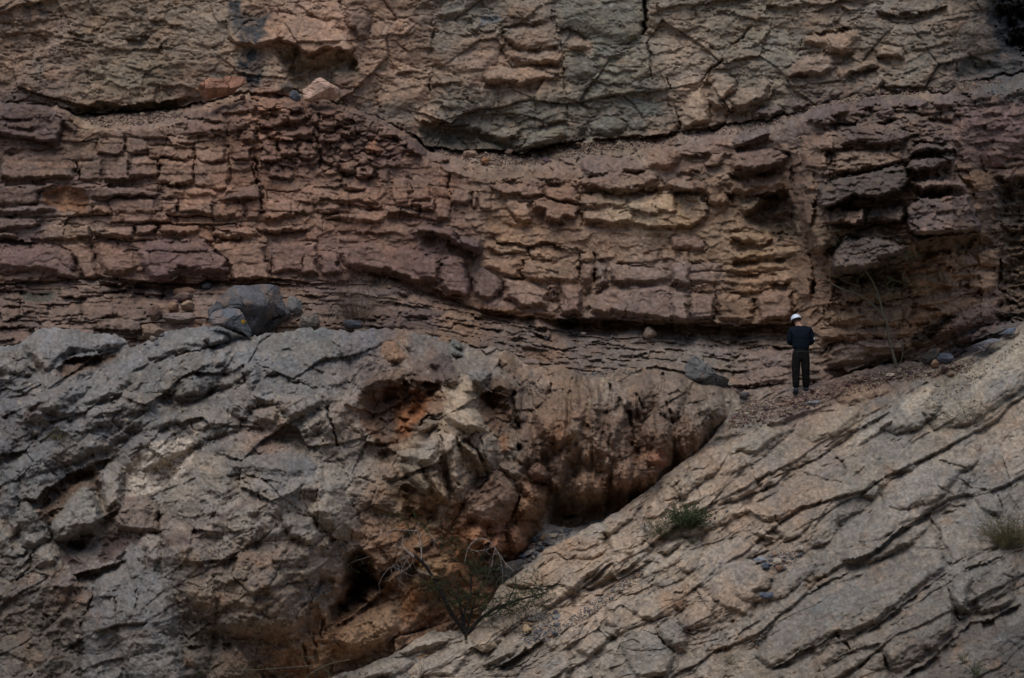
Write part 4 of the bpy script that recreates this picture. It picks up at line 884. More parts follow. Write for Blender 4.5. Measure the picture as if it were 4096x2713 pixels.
for h, s in [(.45, "1530,900 1600,830 1680,770 1780,680 1840,690 1840,730 1700,850 1620,940 1570,950"), (.35, "1640,930 1860,745 1870,830 1700,930"), (.38, "2150,680 2230,600 2330,560 2368,580 2300,650 2240,690"), (.3, "1320,750 1400,790 1410,900 1360,920"), (.25, "1110,890 1260,760 1310,760 1350,900 1200,930"), (.28, "1880,820 2040,640 2080,600 2140,640 2060,720 1960,800"),
             (.25, "1560,640 1620,560 1750,470 1800,520 1830,660 1720,720 1560,720"), (.25, "1800,500 1960,380 2080,440 2090,590 1990,690 1850,690"), (.3, "2090,330 2220,200 2290,250 2300,330 2170,450 2090,440"), (.25, "2290,100 2368,60 2368,300 2310,320"), (.42, "410,1320 480,1240 600,1200 680,1220 760,1260 640,1320 560,1340 480,1370 420,1350"), (.45, "980,1420 1100,1280 1250,1200 1260,1290 1200,1370 1080,1420 1010,1440"),
             (.25, "880,1250 960,1180 1080,1180 1120,1260 1000,1350 900,1310"), (.25, "150,1522 300,1400 470,1380 540,1420 400,1522"), (.25, "560,1500 760,1290 880,1270 900,1400 780,1522"), (.3, "1600,1340 1650,1200 1780,1050 1900,1060 1950,1150 1830,1290 1700,1400"), (.25, "1200,1500 1560,1270 1600,1400 1560,1560 1180,1560"), (.25, "2150,1180 2280,1100 2368,1060 2368,1350 2290,1350"), (.25, "1900,1300 2020,1180 2150,1220 2290,1370 2240,1522 2000,1522"),
             (.3, "1780,1080 1860,1050 1920,1110 1900,1170 1800,1160"), (.22, "1960,1060 2100,950 2250,900 2368,820 2368,1000 2240,1090 2140,1130 2030,1120"), (.22, "1180,1440 1250,1430 1270,1500 1190,1520"), (.22, "1640,900 1720,930 1900,860 2060,740 2140,720 1900,880 1740,1000 1560,1090")]:
    blk('H', h, s, e=6, ty=.06)
for d, s in [(.45, "1530,932 1580,962 1640,922 1720,852 1850,732"), (.4, "1880,832 1960,772 2030,702 2080,622"), (.4, "410,1342 480,1372 560,1347 640,1322 760,1262"), (.5, "1000,1452 1100,1432 1220,1372 1280,1302"), (.3, "1800,1202 1890,1232 1910,1200"), (.25, "2180,1142 2260,1082 2368,1012"), (.4, "2060,732 2150,692"), (.35, "900,1302 960,1352 1000,1362"), (.4, "2170,660 2240,690 2310,640"), (.5, "1080,1462 1250,1352 1400,1252"), (.25, "2030,1050 2150,1130 2180,1190"), (.3, "1750,1190 1830,1240 1900,1230")]:
    led('H', d, s, r=6 + 16 * d)
rec('H', .3, "540,1382 640,1332 720,1312 640,1362 560,1392", col=(110, 80, 50), e=3); rec('H', .4, "1790,1180 1830,1200 1900,1230 1870,1170", e=4); rec('H', .4, "930,1300 1000,1360 990,1372 900,1310", e=3)
crk('H', .4, 6, "2150,1190 2200,1270 2290,1360"); crk('H', .3, 5, "1310,740 1340,850 1370,900"); crk('H', .2, 4, "1850,735 1860,830"); crk('H', .2, 4, "1660,800 1700,830"); crk('H', .3, 5, "860,1210 870,1290"); crk('H', .18, 3, "1600,550 1640,620"); crk('H', .18, 3, "2240,150 2330,260"); crk('H', .2, 4, "2070,440 2090,590")
pat('H', (88, 70, 56), "1390,790 1420,820 1410,890 1380,900", a=.8, e=2); pat('H', (124, 98, 76), "1400,560 1700,560 1750,700 1450,880 1380,780", a=.4, e=14); pat('H', (124, 96, 72), "2150,960 2368,900 2368,1030 2200,1110", a=.5); pat('H', (136, 128, 116), "850,1100 1000,1040 1120,1060 1100,1180 900,1180", a=.6)
for d, s in [(.4, "1260,1370 1360,1320 1480,1250 1510,1220"), (.3, "1000,1522 1100,1440 1200,1390"), (.3, "1560,1190 1640,1150 1720,1110")]:
    led('F', d, s)
pat('F', (72, 54, 52), "640,1340 760,1260 860,1150 1090,1060 1330,1000 1420,1040 1200,1120 1000,1200 800,1300", a=.7, e=8)
pat('F', (112, 92, 74), "1130,1100 1400,1080 1480,1140 1300,1180 1150,1190", a=.7)
blk('F', .3, "1080,1180 1200,1080 1430,1060 1490,1130 1330,1190 1180,1240", col=(108, 90, 74), e=7); blk('F', .3, "1560,1180 1700,1080 1800,1100 1700,1200 1600,1260 1520,1240", col=(128, 118, 104), e=8); blk('F', .25, "1140,1500 1260,1410 1470,1280 1510,1310 1400,1420 1250,1522", col=(124, 116, 104), e=5); blk('F', .25, "380,1522 480,1430 620,1340 760,1400 640,1480 560,1560", col=(112, 104, 92), e=6)
blk('F', .25, "820,1400 1000,1270 1160,1230 1300,1220 1240,1330 1080,1440 900,1480", col=(112, 100, 86), e=8); blk('F', .3, "1950,1010 2060,930 2200,830 2368,720 2500,640 2500,900 2300,1000 2150,1040 2050,1100", col=(128, 118, 104), e=14, obj=True)
# ================================================================== sheets
STEP = 0.95
def warp(U, V, seed, a1=1.7, a2=0.7):
    """shifts small cells of the rock against each other, so that measured lines come out jagged"""
    _, _, cx, cy, _, _ = voro(U / 8.5, V / 5.5, seed)
    _, _, dx, dy, _, _ = voro(U / 20, V / 14, seed + 30)
    wu = a1 * 1.6 * (hsh(cx, cy, seed + 4) - .5) + a1 * 1.4 * (hsh(dx, dy, seed + 6) - .5) + a2 * vnoise(U / 4.0, V / 4.0, seed + 1) + 1.2 * vnoise(U / 22, V / 22, seed + 8)
    wv = a1 * 1.6 * (hsh(cx, cy, seed + 5) - .5) + a1 * 1.4 * (hsh(dx, dy, seed + 7) - .5) + a2 * vnoise(U / 4.0, V / 4.0, seed + 3) + 1.2 * vnoise(U / 22, V / 22, seed + 9)
    return U + wu, V + wv

def soft(U, V, seed):
    return (U + 1.8 * vnoise(U / 20, V / 20, seed) + 0.6 * vnoise(U / 4.5, V / 4.5, seed + 1), V + 1.8 * vnoise(U / 20, V / 20, seed + 2) + 0.6 * vnoise(U / 4.5, V / 4.5, seed + 3))

def mottling(U, V, seed, hue=0.045, val=0.18):
    f = 1 + val * fbm(U / 26, V / 20, seed, 4) + 0.20 * fbm(U / 5, V / 4, seed + 40, 3) + 0.36 * fbm(U / 2.0, V / 1.8, seed + 60, 2)
    w = hue * fbm(U / 40, V / 30, seed + 80, 3) + 0.05 * fbm(U / 7, V / 6, seed + 85, 2)
    return np.stack([f * (1 + w), f, f * (1 - 1.2 * w)], axis=-1)

# ------------------------------------------------------------------ back cliff
Lu = curve("-2000,240 0,240 130,240 175,266 240,262 300,256 440,240 560,215 640,218 780,235 860,262 940,300 985,338 1100,346 1210,352 1300,332 1440,316 1560,308 1600,302 1700,285 1820,265 1960,220 2100,215 2190,210 2220,190 2367,165 4000,140")
Lt = curve("-2000,246 0,246 150,255 190,300 300,302 440,286 560,250 640,242 780,254 900,292 960,342 1000,380 1100,412 1200,416 1300,416 1400,410 1500,376 1600,342 1700,322 1800,300 1950,252 2100,240 2200,236 2367,204 4000,180")
Lm = curve("-2000,655 0,655 100,650 240,640 320,652 420,656 560,642 780,652 900,642 980,672 1050,692 1130,727 1280,737 1380,740 1500,748 1650,752 1840,748 1900,782 2000,802 2100,802 2200,762 2367,742 4000,742")
Vb = curve("-2000,800 0,800 250,750 480,740 800,750 1000,770 1200,840 1400,875 1650,885 1750,905 1850,895 2090,830 2200,800 2367,745 4000,600")
Yu = curve_val("-2000,53.6 0,53.5 180,53.9 400,54 560,53.4 800,53.3 960,54.1 1200,54.5 1450,54.4 1700,53.9 1900,53.3 2200,53.2 2300,54.4 2400,56 4000,57")
Yf = curve_val("-2000,52.7 0,52.7 600,52.5 1000,52.7 1400,53 1750,52.8 1840,52.6 1900,51.55 2000,51.35 2200,51.35 2300,52.8 2400,53.6 4000,53.6")
Yb = curve_val("-2000,50.9 0,50.8 250,51 800,50.9 1200,51 1650,50.9 1850,50.55 2090,50.9 2367,51.1 4000,51.3")

Cu = curve_val("-2000,.1 0,.05 150,.1 200,.5 440,.5 480,.15 640,.15 780,.05 950,.1 1000,.6 1300,.5 1360,.15 1560,.3 1700,.35 1800,.3 1880,.05 2200,.1 2300,.4 4000,.4")
Cm = curve_val("-2000,.2 0,.3 100,.15 220,.1 320,.4 640,.35 700,.05 950,.06 1050,.15 1250,.15 1290,.65 1850,.6 1890,.1 2050,.1 2100,.3 2200,.1 4000,.1")
u1 = grid_u(-24, 1048, STEP, -1300, 2300, 60)
v1 = grid_u(-24, 415, STEP, -1150, 520, 60)
U, V = np.meshgrid(u1, v1)
lu, lt, lm, vb = Lu(U), Lt(U), Lm(U), Vb(U)
lu = lu + 2.0 * vnoise(U / 13, U * 0, 3) + 1.0 * vnoise(U / 4, U * 0, 4)
lt = np.maximum(lt + 2.5 * vnoise(U / 15, U * 0, 5) + 1.2 * vnoise(U / 5, U * 0, 6), lu + 2)
lm = lm + 1.5 * vnoise(U / 11, U * 0, 7)
yu, yf, yb = Yu(U), Yf(U), Yb(U)
y_up = yu + (lu - V) * PX * 0.10
y_tal = yf + (yu + Cu(U) - yf) * np.clip((lt - V) / np.maximum(lt - lu, 1), 0, 1) ** 0.8
y_bed = yf - (V - lt) * PX * 0.20
y_m = yf - (lm - lt) * PX * 0.20
tsh = np.clip((V - lm) / np.maximum(vb - lm, 8), 0, 1)
cmu = Cm(U)
y_sh = y_m + cmu + (yb - y_m - cmu) * np.clip(tsh * 1.0, 0, 1)
base = np.where(V < lu, y_up, np.where(V < lt, y_tal, np.where(V < lm, y_bed, y_sh)))
m_up = sst(3, -1.5, V - lu); m_sh = sst(-1, 3, V - lm); m_tal = ((V >= lu) & (V < lt)).astype(float)
m_bed = np.clip(1 - m_up - m_sh - m_tal, 0, 1)
jU, jV = warp(U, V, 11)
wU, wV = soft(U, V, 11)
out = np.zeros(U.shape)
ids = np.zeros(U.shape, np.int64)

# upper face: broken plates at several sizes, short ledges
p1, (c1x, c1y, g1) = plates(wU, wV * 1.0, 74, 52, 101, 0.09, 0.22, 0.06, 0.03, 0.10)
p2, (c2x, c2y, g2) = plates(wU + 0.3 * wV, wV, 30, 17, 111, 0.024, 0.055, 0.015, 0.05, 0.2)
p3, _ = plates(wU - 0.2 * wV, wV, 11, 6.5, 121, 0.009, 0.022, 0.006, 0.12, 0.2)
rid = 1 - np.abs(fbm(wU / 30, wV / 7, 131, 4))
o_up = p1 + p2 * (0.6 + 0.8 * sst(-.3, .4, fbm(U / 60, V / 60, 140, 2))) + p3 + 0.16 * tri(wU / 58, wV / 40, 141, 3, 0.40) + 0.28 * facet(wU, wV, 52, 34, 144) + 0.06 * facet(wU, wV, 18, 11, 145) - 0.06 * sst(0.93, 1.0, rid) + 0.05 * tri(wU / 12, wV / 6, 142, 2) + 0.030 * fbm(wU / 3.2, wV / 2.0, 143, 3)

# layered face
bow = np.interp(U, np.array([-500, 0, 600, 900, 1100, 1300, 1850, 2000, 2300, 2600]) * QF, np.array([0, 0, -8, 4, 60, 100, 60, 20, -60, -120]) * QF)
bow = bow * sst(-0.1, 1.0, (V - lt) / np.maximum(lm - lt, 20))
_, _, fcx, fcy, _, _ = voro(U / 62 + 0.25 * vnoise(U / 30, V / 30, 159), V / 52, 160)
bow = bow + 13 * (hsh(fcx, fcy, 164) - 0.5)
W = 0.75 * wV + 0.25 * jV - bow + 1.5 * fbm(U / 50, V / 50, 150, 2)
S = 0.6 * wU + 0.4 * jU
edges = make_edges(60, 420, 9.0, 22.0, 4)
bd = bedded(S + 6 * vnoise(W / 30, S / 60, 155), W + 2.2 * fbm(U / 22, V / 40, 156, 2), edges, (1.2, 4.2), 200)
edgesT = make_edges(60, 420, 17.0, 30.0, 6)
bT = bedded(S, W, edgesT, (1.6, 4.5), 220, 0.1)
thick = (U + 30 * fbm(U / 40, V / 30, 157, 2) > 590) & (U < 830)
bT['b'] = bT['b'] + 500
bd = {k: np.where(thick, bT[k], bd[k]) for k in bd}
bid = (bd['b'] * 4000 + bd['k'] + 1500)
hb = hsh(bd['b'], bd['b'] * 0 + 9, 201); hk = hsh(bd['k'], bd['b'], 202); hk2 = hsh(bd['k'], bd['b'], 203); hk3 = hsh(bd['k'], bd['b'], 204)
djoint = np.minimum(np.minimum(bd['dl'], bd['dr']), np.minimum(bd['dt'] * 1.0, bd['db'] * 1.0))
openj = 0.008 + 0.10 * hk3 ** 3
calm = np.maximum(0.30 + 0.70 * sst(-0.25, 0.25, fbm(U / 60, V / 34, 165, 3)), 1.3 * sst(800, 830, U))
o_bed = calm * (0.08 * (hb - 0.5) + 0.14 * (hk - 0.5) * sst(-.5, .3, fbm(U / 90, V / 60, 151, 2)) + 0.16 * (hk2 - 0.5) * bd['fx'] + 0.12 * (hk3 - 0.2) * bd['fy']
         - openj * (1 - sst(0.0, 2.0, djoint)) - 0.10 * sst(.55, .9, hb) * sst(-.2, .3, fbm(U / 40, V / 12, 158, 2)) * (1 - sst(0, 2.0, bd['db'])))
q1, _ = plates(wU, wV, 16, 8, 161, 0.02, 0.06, 0.02, 0.08, 0.15)
rug = sst(0.25, 0.9, np.exp(-((U - 330) / 95) ** 2 - ((V - 135) / 45) ** 2) * 1.4) + 0.75 * sst(805, 840, U)
q2, _ = plates(wU, wV, 9, 5, 171, 0.09, 0.14, 0.10, 0.12, 0.3)
o_bed = o_bed + q1 + rug * q2 + 0.03 * tri(wU / 20, wV / 12, 162, 3) + 0.11 * facet(wU, wV, 20, 12, 166) + 0.030 * fbm(wU / 3.5, wV / 2.4, 163, 3)

# shale: thin beds
bow2 = np.interp(U, np.array([-500, 0, 600, 900, 1300, 1700, 1900, 2300, 2600]) * QF, np.array([0, 0, 10, 30, 110, 150, 130, -40, -160]) * QF)
edges2 = make_edges(200, 480, 2.6, 6.5, 8)
bs2 = bedded(S, W + bow - bow2, edges2, (2.0, 7.0), 300)
hs = hsh(bs2['k'], bs2['b'], 302); hs2 = hsh(bs2['k'], bs2['b'], 303)
dj2 = np.minimum(np.minimum(bs2['dl'], bs2['dr']), np.minimum(bs2['dt'], bs2['db']))
o_sh = 0.16 * (hs - 0.5) + 0.08 * (hs2 - .5) * bs2['fx'] + 0.06 * bs2['fy'] - 0.05 * sst(.3, .8, hs2) * (1 - sst(0, 1.6, dj2)) + 0.14 * tri(wU / 26, wV / 9, 304, 3) + 0.045 * fbm(wU / 3.5, wV / 2.2, 305, 3)
o_tal = 0.16 * fbm(wU / 12, wV / 7, 320, 4) + plates(wU, wV, 6, 4, 321, 0.07, 0.10, 0.04)[0]
proc = o_up * m_up + o_bed * m_bed + o_sh * m_sh + o_tal * m_tal
damp = np.ones(U.shape)
# block numbers of the layered face and the thick shale beds
key = np.where(m_bed > 0.5, bid, np.where((m_sh > 0.5) & (V > lm + 1), 10 ** 7 + bs2['b'] * 4000 + bs2['k'] + 1500, 0))
key = np.where((m_up > 0.5), 2 * 10 ** 7 + (c1x + 500) * 4000 + c1y + 2000, key)
uniq, inv = np.unique(key, return_inverse=True)
ids = inv.reshape(key.shape).astype(np.int64)
if uniq[0] != 0:
    ids += 1

COLS = [(60, 120, (104, 84, 70)), (300, 60, (100, 84, 70)), (300, 180, (100, 86, 70)), (560, 150, (112, 92, 76)), (700, 90, (118, 92, 76)), (480, 60, (104, 88, 74)), (900, 120, (116, 92, 76)), (920, 230, (118, 94, 76)), (1100, 60, (96, 88, 78)), (1120, 130, (118, 94, 78)), (1220, 160, (114, 92, 76)),
        (1080, 260, (84, 78, 70)), (1250, 270, (80, 76, 68)), (1180, 320, (76, 70, 60)), (1400, 60, (86, 83, 74)), (1420, 170, (92, 86, 74)), (1480, 240, (82, 80, 74)), (1400, 290, (84, 78, 68)), (1560, 80, (112, 96, 82)), (1620, 240, (120, 100, 84)), (1700, 60, (96, 86, 74)), (1800, 120, (96, 88, 78)), (1760, 240, (96, 86, 74)),
        (1920, 100, (106, 88, 74)), (2050, 60, (94, 84, 74)), (2080, 160, (100, 86, 74)), (2250, 90, (96, 82, 70)), (2340, 80, (48, 48, 50)), (2330, 180, (66, 62, 60)),
        (60, 290, (78, 64, 60)), (250, 275, (104, 86, 70)), (300, 310, (92, 76, 70)), (450, 300, (102, 82, 70)), (700, 270, (84, 64, 56)), (640, 250, (108, 78, 62)), (820, 300, (80, 62, 54)), (900, 350, (88, 66, 58)), (100, 380, (100, 78, 66)), (420, 390, (106, 82, 68)), (600, 380, (98, 74, 62)), (750, 370, (96, 74, 64)), (750, 460, (102, 78, 64)), (560, 460, (102, 78, 66)), (300, 480, (100, 78, 68)), (80, 440, (86, 72, 68)), (60, 520, (76, 64, 62)),
        (150, 540, (110, 90, 76)), (450, 530, (106, 80, 64)), (80, 600, (88, 68, 64)), (420, 600, (84, 66, 62)), (580, 610, (106, 82, 68)), (800, 600, (90, 70, 64)), (900, 500, (106, 80, 66)), (1000, 430, (104, 80, 68)), (1000, 560, (84, 66, 62)), (1150, 380, (100, 82, 70)), (1300, 400, (94, 76, 66)), (1250, 460, (104, 82, 70)), (1450, 480, (124, 106, 84)), (1550, 510, (122, 102, 80)), (1650, 470, (100, 84, 70)), (1200, 540, (118, 94, 74)), (1400, 540, (112, 90, 74)), (1500, 600, (100, 84, 74)), (1250, 630, (114, 90, 72)),
        (1700, 560, (116, 96, 76)), (1750, 640, (110, 90, 72)), (1500, 700, (92, 78, 72)), (1200, 690, (102, 82, 74)), (1650, 720, (98, 80, 70)), (1400, 360, (94, 78, 66)), (1550, 350, (100, 80, 68)), (1650, 330, (92, 74, 66)), (1850, 300, (84, 70, 64)), (1800, 380, (92, 74, 64)), (2000, 290, (72, 61, 57)), (2200, 280, (72, 61, 58)), (2320, 300, (80, 66, 64)), (2000, 370, (86, 72, 62)), (2300, 400, (86, 68, 58)), (2000, 540, (76, 66, 60)), (2200, 600, (118, 94, 74)), (2150, 650, (116, 92, 72)), (2330, 560, (72, 58, 46)), (2000, 680, (98, 80, 64)), (2100, 720, (110, 88, 70)), (1920, 660, (104, 82, 66)), (1940, 740, (116, 94, 78)),
        (2000, 820, (92, 76, 68)), (2250, 700, (92, 72, 64)), (2300, 770, (78, 72, 72)), (100, 690, (82, 66, 58)), (300, 700, (84, 68, 60)), (250, 760, (84, 68, 60)), (600, 700, (92, 74, 62)), (850, 690, (76, 64, 58)), (950, 740, (82, 66, 58)), (1050, 760, (96, 74, 58)), (1200, 780, (80, 68, 62)), (1350, 790, (78, 68, 64)), (1250, 830, (94, 72, 56)), (1450, 830, (84, 74, 68)), (1600, 800, (94, 84, 78)), (1700, 800, (88, 78, 70)), (1750, 850, (92, 76, 68)), (1600, 870, (88, 80, 74))]
Uc = U + 14 * fbm(U / 18, V / 12, 401, 3); Vc = V + 9 * fbm(U / 22, V / 9, 402, 3)
col = idw([(a, b, alb(c)) for a, b, c in COLS], Uc, Vc, s=18, p=2.0)
hh = np.where(m_up > .5, hsh(c2x, c2y, 410), np.where(m_sh > .5, hs, hk))
hh2 = np.where(m_up > .5, hsh(c1x, c1y, 411), np.where(m_sh > .5, hs2, hk2))
vv = 1 + 0.26 * (hh - 0.5) + 0.14 * (hh2 - .5)
ww = 0.09 * (hsh((hh * 9999).astype(np.int64), (hh2 * 999).astype(np.int64), 3) - 0.5)
col = col * np.stack([vv * (1 + ww), vv, vv * (1 - ww)], -1)
purp = (sst(0.15, 0.5, fbm(U / 30, V / 14, 420, 4)) * (m_bed + m_sh) * 0.45)[..., None]      # desert varnish
col = col * (1 - purp) + alb((74, 62, 54)) * purp
och = (sst(0.28, 0.55, fbm(U / 16, V / 9, 430, 4)) * 0.4)[..., None]
col = col * (1 - och) + alb((108, 84, 66)) * och
gr = (sst(0.2, 0.6, fbm(U / 34, V / 40, 440, 4)) * m_up * 0.45)[..., None]
col = col * (1 - gr) + alb((80, 78, 72)) * gr
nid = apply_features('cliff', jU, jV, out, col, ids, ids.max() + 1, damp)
out = out + proc * np.maximum(damp, 0.3)
gl = col.mean(axis=-1, keepdims=True)
col = gl + 0.84 * (col - gl)
col = np.clip((np.array([1.10, 1.10, 1.05]) * (1 - m_bed[..., None]) + np.array([1.12, 1.06, 0.975]) * m_bed[..., None]) * col * mottling(U, V, 450), 0.01, 0.9)
far = sst(1, 120, np.maximum.reduce([-24 - U, U - 1048, -24 - V, V - 415])) 
out *= 1 - 0.7 * far
Y1 = base - out
P1 = unproj(U, V, Y1)
SURF['cliff'] = (u1, V, Y1)
vis1 = (U > -2) & (U < 1026) & (V > -2) & (V < 680)
up = (V < lu)[:-1, :-1]; ta = ((V >= lu) & (V < lt))[:-1, :-1]; be = ((V >= lt) & (V < lm))[:-1, :-1]; sh_ = (V >= lm)[:-1, :-1]
build_sheet(P1, col, np.where(ta_ := ((V >= lu) & (V < lt)), 0, ids), [("upper_cliff", up, dict(kind='structure')), ("scree_ledge", ta, dict(kind='structure')),
            ("layered_cliff", be, dict(kind='structure')), ("shale_ledge", sh_, dict(kind='structure'))], "rock_block", vis1)

# ------------------------------------------------------------------ grey massif on the left
D_ = lambda s: tp('D', s) / QF
def crest_from(parts):
    a = np.vstack(parts); a = a[np.argsort(a[:, 0], kind='stable')]
    return a
cm = crest_from([np.array([[-900, 380.]]), tp('D', "0,822 130,802 170,762 290,708 430,698 520,705 650,740 780,745 850,775 880,840 960,802 1060,768 1110,722 1200,700 1330,698 1400,680 1510,688 1580,738 1680,770 1760,742 1900,722 2060,702 2200,692 2280,712"),
                 tp('E', "10,715 150,722 300,700 420,700 560,732 700,762 850,792 920,832 1000,828 1100,832 1180,870 1250,930 1330,962 1450,950 1550,962 1700,1012 1800,1022 1900,980 2060,962 2200,932 2368,950"), np.array([[700, 372.], [735, 392.], [760, 420.]])])
crest_m = lambda u: np.interp(u, cm[:, 0], cm[:, 1])
u2 = grid_u(-24, 760, STEP, -1100, 760, 60)
t_d = np.linspace(0, 1, 392)
cv = crest_m(u2) + 1.6 * vnoise(u2 / 7, u2 * 0, 21) + 0.9 * vnoise(u2 / 2.6, u2 * 0, 22)
V = cv[None, :] + t_d[:, None] * (700 - cv[None, :])
low = np.array([704, 712, 725, 745, 775, 810, 860, 930])
V = np.vstack([V, np.repeat(low[:, None], len(u2), 1)])
U = np.repeat(u2[None, :], V.shape[0], 0)
fm = tps([(0, 810, 49.5), (250, 760, 50), (480, 750, 50), (780, 760, 50), (1000, 780, 50.2), (1200, 860, 50.2), (1400, 885, 50.2), (1650, 895, 50.2), (1750, 930, 50.3), (-100, 900, 49), (100, 900, 48.6), (600, 880, 48.4), (800, 850, 48.6), (400, 1000, 47.6), (700, 1050, 46.9), (850, 950, 48.2), (950, 1000, 48.3), (1080, 950, 47.9),
          (1200, 950, 49), (1350, 950, 48.9), (1550, 950, 49.1), (1650, 1000, 49.5), (1350, 1100, 48.8), (1500, 1100, 49.3), (1270, 1200, 49.2), (0, 1200, 46.6), (300, 1250, 46.2), (600, 1250, 45.6), (800, 1200, 46), (830, 1350, 46.6), (1000, 1200, 47.4), (1150, 1150, 47.9), (1000, 1400, 47.2), (700, 1450, 45.4), (400, 1450, 44.9),
          (900, 1440, 46.55), (980, 1350, 47.1), (100, 1500, 44.8), (800, 1560, 46.4), (1200, 1300, 48.4), (0, 1750, 43.8), (900, 1750, 46), (1750, 1050, 50.2), (1500, 1400, 49.3), (1700, 1300, 50.5), (1300, 1600, 48), (1750, 1568, 50.5), (-1200, 1000, 49), (-1200, 1500, 45), (-300, 2100, 42), (700, 2100, 43), (1500, 2100, 48)])
Uq = np.clip(U, -500, 800)
base = fm(Uq, V)
top_round = np.exp(-(V - cv[None, :]) / 9.0)          # the crest rolls over
base = base + 0.55 * top_round
jU, jV = warp(U, V, 511, 1.2, 0.7)
wU, wV = soft(U, V, 511)
flute = np.exp(-((U - 600) / 105) ** 2 - ((V - 440) / 80) ** 2); flute = sst(0.2, 0.7, flute)
greyz = sst(0.2, 0.75, np.exp(-((U - 170) / 240) ** 4 - ((V - 410) / 110) ** 4))
a_ = R_(-27)
Sm = wU * math.cos(a_) + wV * math.sin(a_); Wm = -wU * math.sin(a_) + wV * math.cos(a_)
m1, (mx, my, mg) = plates(Sm, Wm, 62, 36, 521, 0.10, 0.30, 0.08, 0.035, 0.05)
m2, (m2x, m2y, m2g) = plates(Sm, Wm, 24, 15, 531, 0.03, 0.09, 0.03, 0.05, 0.05)
m3, (m3x, m3y, _) = plates(wU, wV, 10, 8.5, 541, 0.010, 0.03, 0.008, 0.09, 0.05)
m4, _ = plates(wU, wV, 4.5, 4.0, 551, 0.018, 0.03, 0.015, 0.2)
cracks = 1 - np.abs(fbm(wU / 22, wV / 22, 561, 3))
vert = 1 - np.abs(fbm(wU / 5.5, wV / 19, 571, 3))
fl1 = np.abs(fbm(wU / 17, wV / 60, 581, 3)); fl2 = np.abs(fbm(wU / 6, wV / 20, 591, 3))
pit = sst(0.42, 0.62, fbm(wU / 3.0, wV / 3.0, 601, 2))
o_m = m1 * (1 - 0.7 * flute) + m2 * (1 - 0.5 * flute) + m3 + m4 - 0.05 * sst(0.95, 1.0, cracks) - greyz * 0.03 * sst(0.92, 1.0, vert) \
      + flute * (0.75 * (fl1 - 0.2) + 0.12 * (fl2 - 0.2) + 0.42 * tri(wU / 19, wV / 36, 599, 3)) + 0.40 * tri(Sm / 60, Wm / 44, 611, 4, 0.35) + 0.05 * tri(wU / 15, wV / 12, 612, 2) + 0.56 * facet(Sm, Wm, 46, 32, 615) + 0.25 * facet(wU, wV, 17, 14, 616) + 0.05 * facet(wU, wV, 7.5, 6.5, 617) + 0.04 * tri(wU / 6, wV / 5.5, 614, 2) + 0.022 * fbm(wU / 3.3, wV / 3.3, 613, 3) - 0.022 * pit
out = np.zeros(U.shape); damp = np.ones(U.shape)
ids = np.zeros(U.shape, np.int64)
